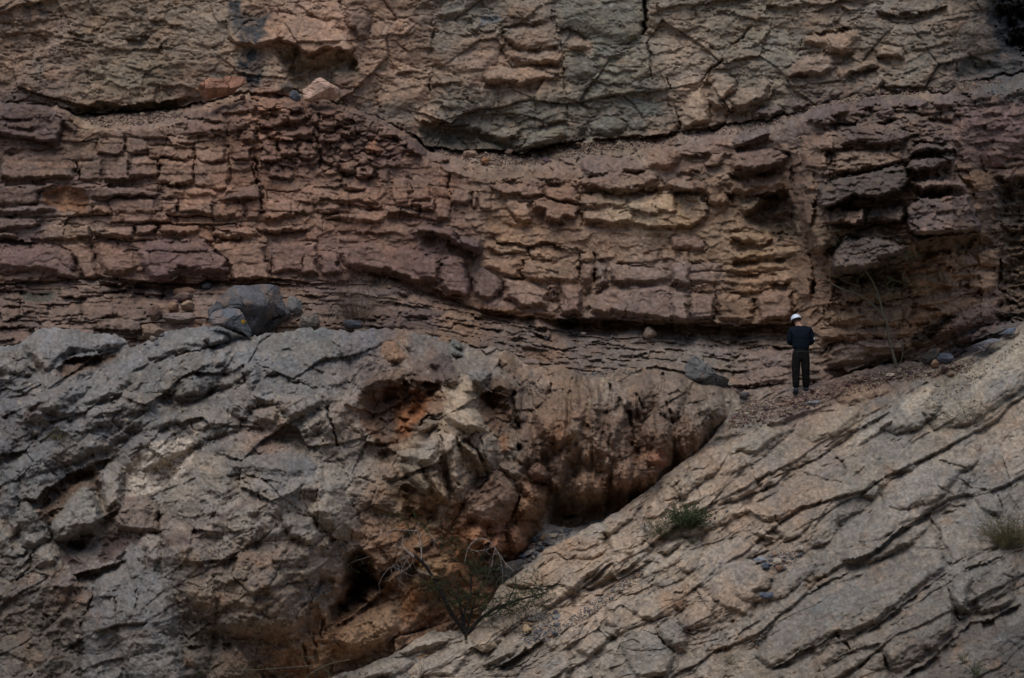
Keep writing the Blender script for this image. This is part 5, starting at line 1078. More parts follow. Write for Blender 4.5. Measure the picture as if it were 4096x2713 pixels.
CM = [(60, 830, (92, 90, 88)), (200, 780, (94, 92, 90)), (450, 770, (88, 88, 88)), (350, 860, (90, 88, 86)), (700, 780, (92, 90, 86)), (700, 830, (86, 86, 86)), (600, 880, (90, 88, 86)), (250, 900, (94, 88, 82)), (420, 900, (90, 88, 84)), (60, 960, (82, 80, 80)), (250, 960, (86, 84, 84)), (480, 1000, (92, 88, 84)), (600, 950, (96, 92, 88)), (750, 900, (94, 90, 86)), (720, 980, (104, 98, 90)), (620, 1010, (104, 86, 74)), (800, 950, (112, 98, 86)), (790, 1040, (104, 96, 88)), (850, 780, (84, 84, 86)), (880, 860, (84, 72, 64)), (920, 800, (104, 84, 68)), (980, 790, (92, 88, 84)), (1080, 820, (96, 90, 84)), (1160, 840, (98, 88, 78)),
      (1000, 860, (76, 64, 58)), (1110, 860, (92, 86, 80)), (1170, 920, (84, 68, 56)), (1230, 880, (104, 90, 78)), (1300, 900, (100, 84, 70)), (1400, 880, (104, 92, 80)), (1550, 880, (92, 82, 74)), (1640, 920, (96, 86, 76)), (1350, 980, (92, 74, 62)), (1280, 1000, (86, 68, 56)), (1500, 960, (88, 72, 60)), (1330, 1060, (104, 86, 72)), (1420, 1030, (94, 76, 64)), (1560, 1020, (92, 76, 64)), (1300, 1100, (94, 76, 64)), (1400, 1120, (96, 72, 56)), (1520, 1040, (92, 68, 54)), (1230, 1100, (92, 74, 60)), (1230, 1150, (108, 82, 60)), (1180, 1080, (86, 76, 68)), (1130, 1150, (100, 82, 70)), (1150, 1230, (112, 80, 58)), (1240, 1200, (112, 80, 58)), (1330, 1170, (96, 84, 70)),
      (880, 1080, (104, 94, 84)), (960, 1080, (118, 102, 84)), (900, 1150, (96, 78, 62)), (1000, 1180, (112, 94, 76)), (870, 1220, (104, 86, 72)), (950, 1240, (112, 82, 58)), (1050, 1250, (112, 80, 58)), (900, 1280, (92, 72, 56)), (970, 1340, (108, 86, 66)), (870, 1380, (116, 92, 72)), (820, 1450, (122, 94, 72)), (900, 1430, (112, 88, 70)), (760, 1480, (104, 80, 60)), (1000, 1300, (116, 84, 60)), (800, 1530, (104, 82, 62)),
      (100, 1100, (82, 80, 78)), (60, 1250, (92, 88, 82)), (200, 1180, (98, 94, 86)), (300, 1200, (96, 82, 74)), (400, 1130, (104, 98, 90)), (500, 1080, (98, 92, 84)), (650, 1100, (92, 88, 84)), (750, 1080, (100, 94, 86)), (640, 1180, (98, 92, 86)), (780, 1180, (106, 98, 90)), (550, 1200, (104, 98, 90)), (450, 1220, (98, 88, 80)), (600, 1300, (90, 80, 72)), (500, 1330, (94, 84, 74)), (700, 1270, (96, 86, 78)), (720, 1360, (92, 84, 76)), (600, 1420, (90, 80, 70)), (450, 1480, (80, 74, 68)), (300, 1300, (96, 92, 88)), (300, 1400, (84, 82, 80)), (150, 1350, (90, 78, 70)), (100, 1450, (72, 66, 60)), (50, 1350, (78, 72, 66)), (200, 1520, (72, 68, 64)), (350, 1540, (78, 74, 70)), (600, 1520, (92, 76, 62)), (700, 1500, (104, 80, 60))]
Uc = U + 12 * fbm(U / 18, V / 14, 651, 3); Vc = V + 12 * fbm(U / 18, V / 14, 652, 3)
col = idw([(a, b, alb(c)) for a, b, c in CM], Uc, Vc, s=18, p=2.0)
h1 = hsh(m2x, m2y, 660); h2 = hsh(m3x, m3y, 661)
vv = 1 + 0.20 * (h1 - 0.5) + 0.14 * (h2 - .5); ww = 0.08 * (hsh(m2x, m2y, 662) - .5)
col = col * np.stack([vv * (1 + ww), vv, vv * (1 - ww)], -1)
bz = sst(0.25, 0.55, fbm(U / 24, V / 20, 670, 4)); bz = (bz * (0.15 + 0.4 * sst(470, 620, V) + 0.22 * sst(330, 420, U)) )[..., None]
col = col * (1 - np.clip(bz, 0, .6)) + alb((98, 78, 63)) * np.clip(bz, 0, .6)
dk = (sst(0.35, 0.6, fbm(U / 9, V / 8, 680, 4)) * 0.55)[..., None]
col = col * (1 - dk) + alb((64, 56, 54)) * dk
lt_ = (sst(0.4, 0.65, fbm(U / 7, V / 6, 690, 3)) * 0.5)[..., None]
col = col * (1 - lt_) + alb((126, 116, 102)) * lt_
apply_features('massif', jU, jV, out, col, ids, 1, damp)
out = (out + o_m * np.maximum(damp, 0.3)) * sst(-2, 8, V - cv[None, :] + 2)
col = np.clip(np.array([0.97, 0.955, 0.94]) * col * mottling(U, V, 695), 0.01, 0.9)
side = sst(1, 150, np.maximum(-24 - U, V - 705))
out = out * (1 - 0.7 * side)
Y2 = base - out
P2 = unproj(U, V, Y2)
SURF['massif'] = (u2, V, Y2)
def add_back(P, col, ids, steps):
    rows = []; cols = []
    for dy, dz in steps[::-1]:
        q = P[0].copy(); q[:, 1] += dy; q[:, 2] += dz - (dy * 0.0)
        rows.append(q); cols.append(col[0] * 0 + np.array(alb((96, 88, 80))) * (0.85 + 0.3 * hsh(np.arange(P.shape[1]), np.full(P.shape[1], int(dy * 10)), 9))[:, None])
    return np.concatenate([np.stack(rows), P]), np.concatenate([np.stack(cols), col]), np.concatenate([np.zeros((len(rows), P.shape[1]), np.int64), ids])
P2b, col2b, ids2b = add_back(P2, col, ids, [(0.5, -0.10), (1.2, -0.3), (2.2, -0.7), (3.6, -1.6)])
vis2 = np.concatenate([np.zeros((4, len(u2)), bool), (U > -2) & (U < 1026) & (V < 680)])
allm = np.ones((P2b.shape[0] - 1, P2b.shape[1] - 1), bool)
build_sheet(P2b, col2b, ids2b, [("grey_outcrop", allm, dict(kind='structure'))], "rock_block", vis2)

# ------------------------------------------------------------------ pale slab slope on the right
cs = np.vstack([tp('H', "-60,1530 0,1500 100,1480 420,1340 600,1212 850,1205 900,1180 1000,1060 1100,900 1260,760 1340,740 1400,650 1600,550 1900,400 2280,105"), np.array([[703.6, 448], [722.8, 424], [731.6, 397.5], [745, 391.], [795, 388.], [833.6, 379.], [881, 365.], [906, 361.], [925, 361.5], [954.8, 361], [984.4, 350.6], [1002, 337], [1024, 322.5], [1060, 300], [1300, 190], [2400, 100]])])
cs = cs[np.argsort(cs[:, 0], kind='stable')]
u3 = grid_u(330, 1048, STEP, 330, 2300, 60)
cv = np.interp(u3, cs[:, 0], cs[:, 1]) + 1.3 * vnoise(u3 / 9, u3 * 0, 31) + 0.8 * vnoise(u3 / 3, u3 * 0, 32)
V = cv[None, :] + np.linspace(0, 1, 392)[:, None] * (700 - cv[None, :])
V = np.vstack([V, np.repeat(low[:, None], len(u3), 1)])
U = np.repeat(u3[None, :], V.shape[0], 0)
fs = tps([(1850, 905, 50), (1690, 910, 50.15), (2090, 835, 50.4), (2367, 755, 50.5), (2700, 680, 50.5), (1700, 1000, 49.3), (1850, 960, 49.4), (2000, 920, 49.5), (1500, 1120, 48.6), (1300, 1230, 48.2), (1230, 1290, 47.9), (1080, 1455, 46.7), (850, 1545, 46), (760, 1568, 45.8), (1700, 1200, 47.2), (2000, 1050, 48), (2300, 900, 48.8), (2300, 1100, 46.6), (2000, 1300, 45.4),
          (1500, 1400, 46), (1300, 1500, 45.4), (2300, 1400, 43.9), (1800, 1560, 43.6), (2300, 1560, 42.6), (1200, 1568, 45.2), (1000, 1700, 44.6), (2300, 1800, 41), (2800, 1200, 46), (2800, 1568, 43), (1500, 2100, 40), (2500, 2100, 39), (900, 2100, 42)])
base = fs(np.clip(U, 300, 1250), V)
jU, jV = warp(U, V, 711, 0.9, 0.5)
wU, wV = soft(U, V, 711)
a_ = R_(-30)
S = wU * math.cos(a_) + wV * math.sin(a_); W = -wU * math.sin(a_) + wV * math.cos(a_)
W = W + 2.5 * fbm(S / 70, W / 40, 720, 2)
edges3 = make_edges(400, 1250, 18, 48, 12)
b3 = bedded(S, W, edges3, (1.4, 3.6), 700, 0.5)
k1 = hsh(b3['k'], b3['b'], 702); k2 = hsh(b3['k'], b3['b'], 703); k3 = hsh(b3['k'], b3['b'], 704); kb = hsh(b3['b'], b3['b'] * 0, 705)
dj = np.minimum(np.minimum(b3['dl'], b3['dr']), np.minimum(b3['dt'], b3['db']))
rough = sst(0.2, 0.7, np.exp(-((U - 560) / 190) ** 4 - ((V - 600) / 110) ** 4))
s1, (sx_, sy_, _) = plates(S, W, 34, 17, 731, 0.018, 0.07, 0.02, 0.05, 0.1)
s2, (s2x, s2y, _) = plates(S, W, 12, 7, 741, 0.006, 0.018, 0.005, 0.10, 0.1)
pits = sst(0.38, 0.6, fbm(S / 6.5, W / 2.2, 751, 3))
edges4 = make_edges(380, 1300, 46, 95, 15)
b4 = bedded(S, W + 16 * fbm(S / 110, W / 70, 725, 2), edges4, (2.0, 4.5), 750, 0.5)
j1 = hsh(b4['k'], b4['b'], 752); j2 = hsh(b4['k'], b4['b'], 753)
rib = 0.50 * (j1 - .5) * sst(0, 6, np.minimum(b4['dl'], b4['dr'])) + (0.25 + 0.45 * j2) * (sst(-0.55, 0.42, b4['fy']) - 0.6) * sst(0, 2.0, b4['db']) - 0.10 * (1 - sst(0, 2.2, b4['db']))
o_s = (rib * 0.42 + 0.08 * (kb - .5) + 0.08 * (k1 - .5) + 0.06 * (k2 - .5) * b3['fx'] + 0.08 * (k3 - .2) * b3['fy'] - (0.005 + 0.07 * k3 ** 3) * (1 - sst(0.0, 2.2, dj)) - 0.06 * (1 - sst(0, 3.0, b3['db'])) * sst(0.6, 0.9, kb)
       + s1 * (0.7 + 0.9 * rough) + s2 * (0.7 + rough) + 0.26 * tri(S / 64, W / 34, 761, 4, 0.35) + 0.04 * tri(S / 19, W / 11, 762, 2) + 0.32 * facet(S, W, 44, 24, 765) + 0.13 * facet(S, W, 17, 10, 766) + 0.05 * rough * tri(wU / 9, wV / 8, 764, 2) + 0.045 * fbm(S / 4, W / 2.6, 763, 3) - 0.05 * pits)
# the ledge under the person is loose ground
gravel = sst(0.25, 0.6, np.exp(-(((U - 800) - (395 - V) * 0.9) / 95) ** 2 - ((V - (402 - (U - 800) * 0.32)) / 15) ** 2))
o_g = 0.05 * fbm(U / 16, V / 7, 771, 4) + plates(wU, wV, 5, 3.2, 772, 0.035, 0.06, 0.02)[0]
out = np.zeros(U.shape); damp = np.ones(U.shape)
uniq, inv = np.unique(b3['b'] * 4000 + b3['k'] + 1500, return_inverse=True)
ids = inv.reshape(U.shape).astype(np.int64) + 1
ids = np.where(gravel > 0.4, 0, ids)
CS = [(1000, 1480, (118, 108, 96)), (900, 1530, (112, 104, 94)), (1200, 1420, (120, 108, 94)), (1300, 1300, (126, 112, 96)), (1400, 1250, (128, 114, 98)), (1450, 1180, (122, 108, 94)), (1350, 1380, (124, 110, 96)), (1250, 1500, (110, 100, 88)), (1450, 1420, (118, 106, 92)), (1500, 1300, (122, 110, 96)), (1600, 1130, (122, 110, 96)), (1650, 1080, (118, 104, 90)), (1700, 1030, (114, 104, 92)), (1680, 1200, (120, 108, 94)), (1600, 1300, (120, 108, 94)), (1750, 1110, (120, 106, 92)), (1850, 1150, (112, 98, 84)), (1750, 1250, (112, 98, 84)), (1650, 1400, (116, 102, 88)), (1700, 1500, (108, 98, 86)), (1900, 1040, (104, 96, 88)), (2050, 1000, (98, 92, 84)), (2000, 1120, (104, 98, 88)),
      (1950, 1230, (100, 94, 86)), (2100, 1150, (118, 110, 100)), (2150, 1230, (100, 94, 86)), (2250, 1150, (98, 92, 84)), (2300, 1000, (112, 102, 90)), (2200, 930, (108, 100, 88)), (2300, 850, (112, 104, 92)), (2050, 1350, (92, 86, 78)), (1900, 1380, (92, 88, 82)), (2200, 1380, (92, 86, 78)), (2330, 1250, (92, 86, 78)), (2000, 1480, (94, 86, 76)), (1850, 1520, (96, 88, 78)), (2200, 1520, (74, 68, 62)), (2330, 1480, (66, 62, 58)), (2330, 1380, (88, 82, 74)), (1500, 1530, (102, 94, 84)), (1200, 1550, (104, 96, 86)), (1850, 930, (96, 82, 76)), (2000, 880, (96, 82, 72)), (2080, 850, (100, 86, 74)), (1720, 950, (92, 84, 76)), (1930, 980, (116, 100, 82)), (1800, 1010, (112, 102, 90)), (2100, 950, (114, 106, 94))]
Uc = U + 10 * fbm(S / 22, W / 12, 781, 3); Vc = V + 10 * fbm(S / 22, W / 12, 782, 3)
col = idw([(a, b, alb(c)) for a, b, c in CS], Uc, Vc, s=18, p=2.0)
vv = 1 + 0.12 * (k1 - .5) + 0.10 * (hsh(sx_, sy_, 783) - .5) + 0.08 * (hsh(s2x, s2y, 785) - .5); ww = 0.07 * (k2 - .5)
col = col * np.stack([vv * (1 + ww), vv, vv * (1 - ww)], -1)
gg = (sst(0.1, 0.5, fbm(S / 30, W / 12, 786, 4)) * 0.4)[..., None]
col = col * (1 - gg) + alb((92, 90, 86)) * gg
oo = (sst(0.3, 0.6, fbm(S / 24, W / 12, 787, 4)) * 0.22)[..., None]
col = col * (1 - oo) + alb((126, 98, 76)) * oo
fk = (pits * 0.4)[..., None]
col = col * (1 - fk) + alb((78, 70, 62)) * fk
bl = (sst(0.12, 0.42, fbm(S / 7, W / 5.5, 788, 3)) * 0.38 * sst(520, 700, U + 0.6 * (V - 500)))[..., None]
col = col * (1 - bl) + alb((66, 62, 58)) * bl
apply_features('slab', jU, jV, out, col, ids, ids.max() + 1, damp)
out = (out + (0.72 * o_s * (1 - gravel) + o_g * gravel) * np.maximum(damp, 0.3)) * sst(-2, 12, V - cv[None, :] + 2)
col = np.clip(np.array([0.98, 0.98, 0.99]) * col * mottling(U, V, 790, 0.04, 0.12), 0.01, 0.9)
side = sst(1, 150, np.maximum(U - 1048, V - 705))
out = out * (1 - 0.7 * side)
Y3 = base - out
P3 = unproj(U, V, Y3)
SURF['slab'] = (u3, V, Y3)
P3b, col3b, ids3b = add_back(P3, col, ids, [(0.25, -0.06), (0.6, -0.25), (1.2, -0.7), (2.0, -1.6)])
vis3 = np.concatenate([np.zeros((4, len(u3)), bool), (U > -2) & (U < 1026) & (V < 680)])
allm = np.ones((P3b.shape[0] - 1, P3b.shape[1] - 1), bool)
build_sheet(P3b, col3b, ids3b, [("rock_slope", allm, dict(kind='structure'))], "rock_slab", vis3)

# ------------------------------------------------------------------ the gully between outcrop and slope, filled with broken stone
ug = np.arange(488, 612, 0.9); tg = np.linspace(0, 1, 46)
cg = np.interp(ug, u3, cv); hg = 24 * np.exp(-((ug - 538) / 30) ** 2) + 2.5
Vg = cg[None, :] + 5 - (1 - tg)[:, None] * (hg[None, :] + 5)
Ug = np.repeat(ug[None, :], len(tg), 0)
yc = np.interp(ug, u3, Y3[0])
Yg_ = yc[None, :] + 0.14 + (1 - tg)[:, None] * 0.95 - 0.10 * fbm(Ug / 6, Vg / 3, 820, 3)
Pg = unproj(Ug, Vg, Yg_)
ii = np.arange(Pg.shape[0] * Pg.shape[1]).reshape(Pg.shape[:2])
qg = np.stack([ii[:-1, :-1], ii[1:, :-1], ii[1:, 1:], ii[:-1, 1:]], -1).reshape(-1, 4)
cgc = np.array(alb((112, 106, 100)))[None, None] * (1 + 0.4 * fbm(Ug / 3, Vg / 2, 821, 3))[..., None]
link("gully_floor", mesh_from("gully_floor", Pg.reshape(-1, 3), qg, cgc.reshape(-1, 3), ROCK), None, kind='structure')
SURF['gully'] = (ug, Vg, Yg_)

# ------------------------------------------------------------------ the valley floor, and an unseen wall added behind the camera to block low sky
def terrain(name, x0, x1, y0, y1, nx, ny, zf, c, **pr):
    X, Yg = np.meshgrid(np.linspace(x0, x1, nx), np.linspace(y0, y1, ny))
    Z = zf(X, Yg)
    P = np.stack([X, Yg, Z], -1)
    idx = np.arange(nx * ny).reshape(ny, nx)
    q = np.stack([idx[:-1, :-1], idx[:-1, 1:], idx[1:, 1:], idx[1:, :-1]], -1).reshape(-1, 4)
    cc = np.array(alb(c))[None, None] * (1 + 0.25 * fbm(X / 3, Yg / 3, 5, 3))[..., None]
    return link(name, mesh_from(name, P.reshape(-1, 3), q, cc.reshape(-1, 3), ROCK), None, **pr)
GZ = -5.0
terrain("ground", -2500, 2500, -2500, 2500, 60, 60, lambda X, Y: GZ + 0.0 * X, (112, 102, 90), kind='structure')
XX = np.linspace(-120, 120, 160); TT = np.linspace(0, 1, 60)
Xg, Tg = np.meshgrid(XX, TT)
Zg = GZ - 0.5 + 34 * Tg
Yg = -26 - 16 * Tg - 4.0 * fbm(Xg / 14, Zg / 8, 901, 4) - 0.02 * 0 * Xg
idx = np.arange(Xg.size).reshape(Xg.shape)
q = np.stack([idx[:-1, :-1], idx[:-1, 1:], idx[1:, 1:], idx[1:, :-1]], -1).reshape(-1, 4)
cc = np.array(alb((112, 92, 76)))[None, None] * (1 + 0.3 * fbm(Xg / 5, Zg / 2, 902, 4))[..., None]
link("sky_block_wall", mesh_from("sky_block_wall", np.stack([Xg, Yg, Zg], -1).reshape(-1, 3), q, cc.reshape(-1, 3), ROCK), None, kind='structure')  # added out of view, so that light falls more from above
# ================================================================== things standing on the rock
def surf_Y(sheet, u, v):
    us, Vs, Ys = SURF[sheet]
    c = int(np.clip(np.searchsorted(us, u), 0, len(us) - 1))
    r = int(np.clip(np.searchsorted(Vs[:, c], v), 0, Vs.shape[0] - 1))
    return float(Ys[r, c])

def spot(sheet, u, v, off=0.0):
    y = surf_Y(sheet, u, v) - off
    return Vector(unproj(u, v, y).tolist())

def tag(o, label, cat, group=None, kind=None):
    o['label'] = label; o['category'] = cat
    if group: o['group'] = group
    if kind: o['kind'] = kind
    return o

def empty(name, loc):
    o = bpy.data.objects.new(name, None)
    COLL.objects.link(o)
    o.location = loc
    return o

SM = {}
def stone_mat(c):
    if c not in SM:
        SM[c] = rock_material("stone", False, tuple(float(q) for q in alb(c) * 0.95), 2.0, 0.5)
    return SM[c]

def boulder(sheet, tile, s, c, label, depth=0.8, name="boulder", off=None, seed=1, group=None, dy=0.0, under=0.0):
    """a loose rock with the measured outline, chipped by random planes, its depth a share of its height"""
    pts = tp(tile, s)
    rr = random.Random(seed); rs = np.random.RandomState(seed)
    ctr = (pts.min(axis=0) + pts.max(axis=0)) / 2
    wid, hei = pts.max(axis=0) - pts.min(axis=0)
    yb = surf_Y(sheet, ctr[0], pts[:, 1].max())
    D = depth * min(hei, wid) * PX * 0.5
    y0 = yb - D * (0.55 if off is None else off) + dy
    n = int(np.clip(max(wid, hei) * 2.4, 40, 190))
    p = np.vstack([pts, pts[:1]]); L = np.concatenate([[0], np.cumsum(np.hypot(*(p[1:] - p[:-1]).T))])
    t = np.linspace(0, L[-1], n, endpoint=False)
    ring = np.stack([np.interp(t, L, p[:, 0]), np.interp(t, L, p[:, 1])], 1)
    center3 = Vector(unproj(ctr[0], ctr[1], y0).tolist())
    co = []
    K = int(np.clip(n * 0.45, 15, 70))
    for k in range(K):
        th = -math.pi / 2 + math.pi * (k + 0.5) / K
        f = max(math.cos(th), 0.0) ** 0.45
        q = ctr + (ring - ctr) * f
        w = unproj(q[:, 0], q[:, 1], y0) - np.array(center3)
        w[:, 1] += D * math.sin(th)
        co.append(w)
    co = np.vstack(co)
    ext = np.array([wid * PX / 2, D, hei * PX / 2])
    for _ in range(12):
        nrm = rs.normal(size=3); nrm[1] = -abs(nrm[1]) * 1.1; nrm /= np.linalg.norm(nrm)
        sup = np.linalg.norm(nrm * ext) * rs.uniform(0.58, 0.9)
        d = co @ nrm - sup
        co -= np.outer(np.clip(d, 0, None) * 0.96, nrm)
    a = co[:, 0] + 0.35 * co[:, 1]; b = co[:, 2] - 0.25 * co[:, 1]
    big = min(1.0, max(wid, hei) * PX)
    nz = 0.045 * big * tri(a * 3 / big + seed, b * 4.5 / big, seed, 3) + 0.012 * big * fbm(a * 22, b * 28, seed + 3, 3)
    crv = 1 - np.abs(fbm(a * 3.0 / big + seed, b * 3.0 / big, seed + 8, 3))
    nz = nz - 0.05 * big * sst(0.93, 1.0, crv)
    nl = co / (np.linalg.norm(co / ext, axis=1, keepdims=True) + 1e-6) / np.linalg.norm(ext) 
    co = co + nl * nz[:, None] * 1.6
    co[:, 1] += under * sst(0.15, -0.45, co[:, 2] / ext[2] + 0.25 * tri(co[:, 0] * 3, co[:, 0] * 0, seed, 2)) * (co[:, 1] < 0)
    cl = np.array(alb(c))[None] * (1 + 0.30 * fbm(a * 6, b * 8, seed + 11, 4) + 0.22 * fbm(a * 30, b * 34, seed + 12, 2))[:, None]
    rust = (sst(0.15, 0.5, fbm(a * 4, b * 5, seed + 13, 3)) * 0.4)[:, None]
    cl = cl * (1 - rust) + np.array(alb((104, 84, 68)))[None] * rust
    bot = len(co)
    co = np.vstack([co, co[:n].mean(axis=0), co[-n:].mean(axis=0)]); cl = np.vstack([cl, cl[0], cl[-1]])
    me = bpy.data.meshes.new(name)
    faces = []
    for k in range(K - 1):
        for i in range(n):
            j = (i + 1) % n
            faces.append((k * n + i, k * n + j, (k + 1) * n + j, (k + 1) * n + i))
    for i in range(n):
        j = (i + 1) % n
        faces.append((bot, j, i)); faces.append((bot + 1, (K - 1) * n + i, (K - 1) * n + j))
    me.from_pydata(co.tolist(), [], faces); me.update()
    me.materials.append(ROCK)
    at = me.attributes.new("rock", 'FLOAT_COLOR', 'POINT')
    at.data.foreach_set("color", np.hstack([np.clip(cl, .01, .9), np.ones((len(cl), 1))]).astype(np.float32).ravel())
    o = link(name, me); o.location = center3
    return tag(o, label, "boulder", group)

B_ = boulder
B_('cliff', 'D', "1330,600 1328,540 1340,480 1365,420 1400,408 1550,400 1780,398 1880,410 1925,480 1935,545 1975,600 1990,665 1900,735 1700,750 1600,720 1400,660", (66, 66, 68), "largest grey boulder, long and flat-topped with a split, above the grey outcrop", 0.9, seed=3, under=0.32)
B_('massif', 'D', "1390,650 1450,580 1530,550 1620,570 1700,610 1722,655 1690,765 1640,712 1560,692 1440,675", (76, 78, 82), "smooth grey boulder with a yellow lichen mark before the largest grey boulder", 0.9, seed=4, off=0.9)
B_('cliff', 'D', "1940,545 1955,490 1990,475 2045,520 2050,580 2040,610 1960,590", (92, 90, 88), "pale grey angular stone wedged at the right end of the largest grey boulder", 0.9, "stone", seed=5)
B_('cliff', 'D', "2005,660 2020,620 2100,580 2160,590 2185,650 2150,690 2040,710", (84, 78, 72), "low grey brown boulder just right of the largest grey boulder, by the dry bush", 0.9, seed=6)
B_('cliff', 'D', "990,575 1050,522 1110,578 1095,610 1060,645 1005,655", (92, 74, 64), "reddish diamond shaped stone tilted on its corner, left of the largest grey boulder", 0.8, "stone", seed=7)
B_('cliff', 'D', "1128,595 1130,535 1165,515 1212,535 1215,595", (106, 84, 68), "small orange brown block standing beside its twin, left of the largest grey boulder", 0.9, "stone", seed=8)
B_('cliff', 'D', "1220,585 1225,525 1270,505 1315,520 1320,580", (110, 92, 76), "pale brown upright block touching the left end of the largest grey boulder", 0.9, "stone", seed=9)
B_('cliff', 'D', "1090,655 1095,605 1190,590 1290,585 1345,600 1355,650 1260,670", (92, 80, 74), "flat reddish slab lying under the two upright brown blocks", 0.9, "stone", seed=10)
B_('cliff', 'D', "1150,500 1170,465 1260,450 1340,465 1335,510 1240,520", (78, 64, 58), "dark brown flat stone behind the two upright brown blocks", 0.8, "stone", seed=11)
B_('cliff', 'D', "1355,420 1380,385 1430,385 1445,420 1390,435", (70, 70, 74), "small dark stone perched on the left top of the largest grey boulder", 0.9, "stone", seed=12)
B_('cliff', 'D', "930,720 960,680 1040,655 1100,660 1115,730 1060,775 980,770", (100, 84, 72), "rounded brown boulder low on the ledge below the reddish diamond stone", 0.9, seed=13)
B_('cliff', 'D', "855,725 870,700 905,695 925,720 900,740", (104, 102, 100), "little pale grey stone lying left of the rounded brown boulder", 0.8, "stone", seed=14)
B_('cliff', 'D', "1150,470 1160,435 1260,420 1340,430 1350,460 1240,470", (100, 76, 62), "reddish flat stone at the back of the boulder heap", 0.8, "stone", seed=15)
B_('cliff', 'S', "915,990 950,975 1100,985 1290,1010 1300,1120 1100,1140 960,1130", (68, 70, 74), "dark blue grey stone sitting under the dry bush on the outcrop crest", 0.8, "stone", seed=16)
B_('cliff', 'A', "1280,670 1295,630 1335,590 1420,530 1478,540 1500,545 1560,510 1660,480 1705,500 1690,532 1600,600 1540,642 1430,662 1370,690", (116, 84, 68), "long reddish slab boulder propped at a slant below the upper cliff", 0.9, seed=17, off=0.2, dy=-0.75)
B_('cliff', 'A', "2040,600 2080,560 2190,505 2260,500 2292,540 2305,640 2290,690 2180,662 2100,690 2060,680", (142, 118, 104), "pale pink boulder with a grey side sitting in the hollow under the roof block", 0.9, seed=18, off=0.2, dy=-0.6)
B_('cliff', 'A', "1900,590 1920,550 1965,550 1990,590 1975,625 1920,620", (54, 56, 58), "small black rounded stone left of the pale pink boulder", 0.9, "stone", seed=19, off=0.2, dy=-0.7)
B_('cliff', 'A', "1950,640 1975,605 2020,615 2040,660 2010,690 1965,670", (60, 62, 66), "black stone wedged between the pale pink boulder and the black rounded stone", 0.9, "stone", seed=20, off=0.2, dy=-0.7)
B_('cliff', 'B', "845,1055 850,1015 900,1008 950,1025 950,1055 890,1062", (112, 94, 80), "pale brown block resting on the scree ledge at the foot of the upper cliff", 0.9, "stone", seed=21, dy=-0.2)
B_('cliff', 'B', "955,1095 970,1065 1010,1060 1035,1085 1010,1110", (112, 80, 58), "rusty orange stone below the pale brown block on the scree ledge", 0.9, "stone", seed=22, dy=-0.1)
B_('cliff', 'B', "1130,1030 1150,1005 1190,1010 1195,1038 1150,1045", (108, 88, 78), "pinkish stone on the scree ledge under the leaf shaped overhang", 0.9, "stone", seed=23, dy=-0.2)
B_('cliff', 'E', "2062,740 2075,695 2110,686 2160,700 2166,755 2130,772 2090,768", (124, 108, 94), "rounded pale stone alone on the shale beds under the thick purple bed", 0.9, "stone", seed=24)
B_('cliff', 'E', "1638,742 1655,722 1690,728 1680,745", (132, 122, 110), "small white flat stone on the shale ledge below the dark undercut", 0.8, "stone", seed=25)
B_('cliff', 'F', "40,930 70,890 140,875 240,955 290,1010 380,1060 392,1130 340,1135 250,1105 130,1060 60,1010", (72, 71, 70), "blue grey boulder at the right end of the outcrop crest, left of the person", 0.7, seed=26, off=0.9)
B_('slab', 'F', "1775,900 1790,870 1880,862 1912,885 1905,925 1840,935 1790,925", (66, 70, 78), "dark blue grey block lying right of the bare tree at the foot of the cliff", 0.9, "stone", seed=27, off=0.6)
B_('slab', 'F', "1665,930 1680,890 1740,835 1800,830 1790,870 1740,930 1700,945", (52, 48, 46), "black angular stone between the bare tree and the dark blue grey block", 0.8, "stone", seed=28, off=0.6)
B_('slab', 'F', "1960,860 2010,815 2130,770 2215,745 2230,765 2120,830 2020,870", (82, 82, 86), "long flat grey slab resting along the top edge of the pale slope", 0.8, "stone", seed=29, off=0.6)
B_('slab', 'F', "2200,745 2260,700 2310,690 2320,715 2250,755", (80, 86, 96), "bluish stone at the upper end of the long flat grey slab", 0.8, "stone", seed=30, off=0.6)
B_('slab', 'F', "1425,1020 1440,1003 1490,998 1500,1015 1450,1032", (142, 130, 116), "white flat stone on the rubble right of the person", 0.8, "stone", seed=31, off=0.6)
B_('slab', 'F', "1730,945 1760,905 1800,910 1800,950 1760,965", (104, 84, 68), "brown stone in front of the dark blue grey block", 0.9, "stone", seed=32, off=0.6)
B_('slab', 'F', "430,1175 445,1140 500,1130 520,1155 470,1180", (64, 60, 62), "dark stone on the ledge left of the person's feet", 0.8, "stone", seed=33, off=0.6)
B_('slab', 'F', "880,1200 960,1185 1020,1190 1000,1210 900,1215", (100, 100, 104), "flat grey stone on the purple gravel below the person", 0.8, "stone", seed=34, off=0.6)
B_('gully', 'T', "1700,640 1720,590 1840,540 1960,515 1992,545 1950,600 1850,690 1760,755 1690,740", (52, 50, 50), "large black boulder in the gully behind the green tree", 0.8, seed=35, off=0.5)
B_('gully', 'T', "2195,275 2290,240 2368,245 2370,270 2310,290 2220,300", (130, 120, 104), "pale flat slab on top of the loose stones at the upper end of the gully", 0.7, "stone", seed=36, off=0.5)
B_('gully', 'T', "1975,470 2000,440 2110,400 2120,420 2060,465 1990,490", (120, 116, 112), "long pale grey stone lying across the gully stones", 0.8, "stone", seed=37, off=0.5)
B_('gully', 'T', "1925,505 1935,470 1985,460 2020,485 1990,515", (84, 88, 96), "blue grey cube shaped stone below the long pale grey stone in the gully", 0.9, "stone", seed=38, off=0.5)
B_('slab', 'T', "1960,1225 1975,1190 2030,1210 2080,1265 2078,1310 2020,1300 1985,1275", (122, 104, 82), "tan angular boulder on the stones right of the green tree's foot", 0.9, seed=39, off=0.6)
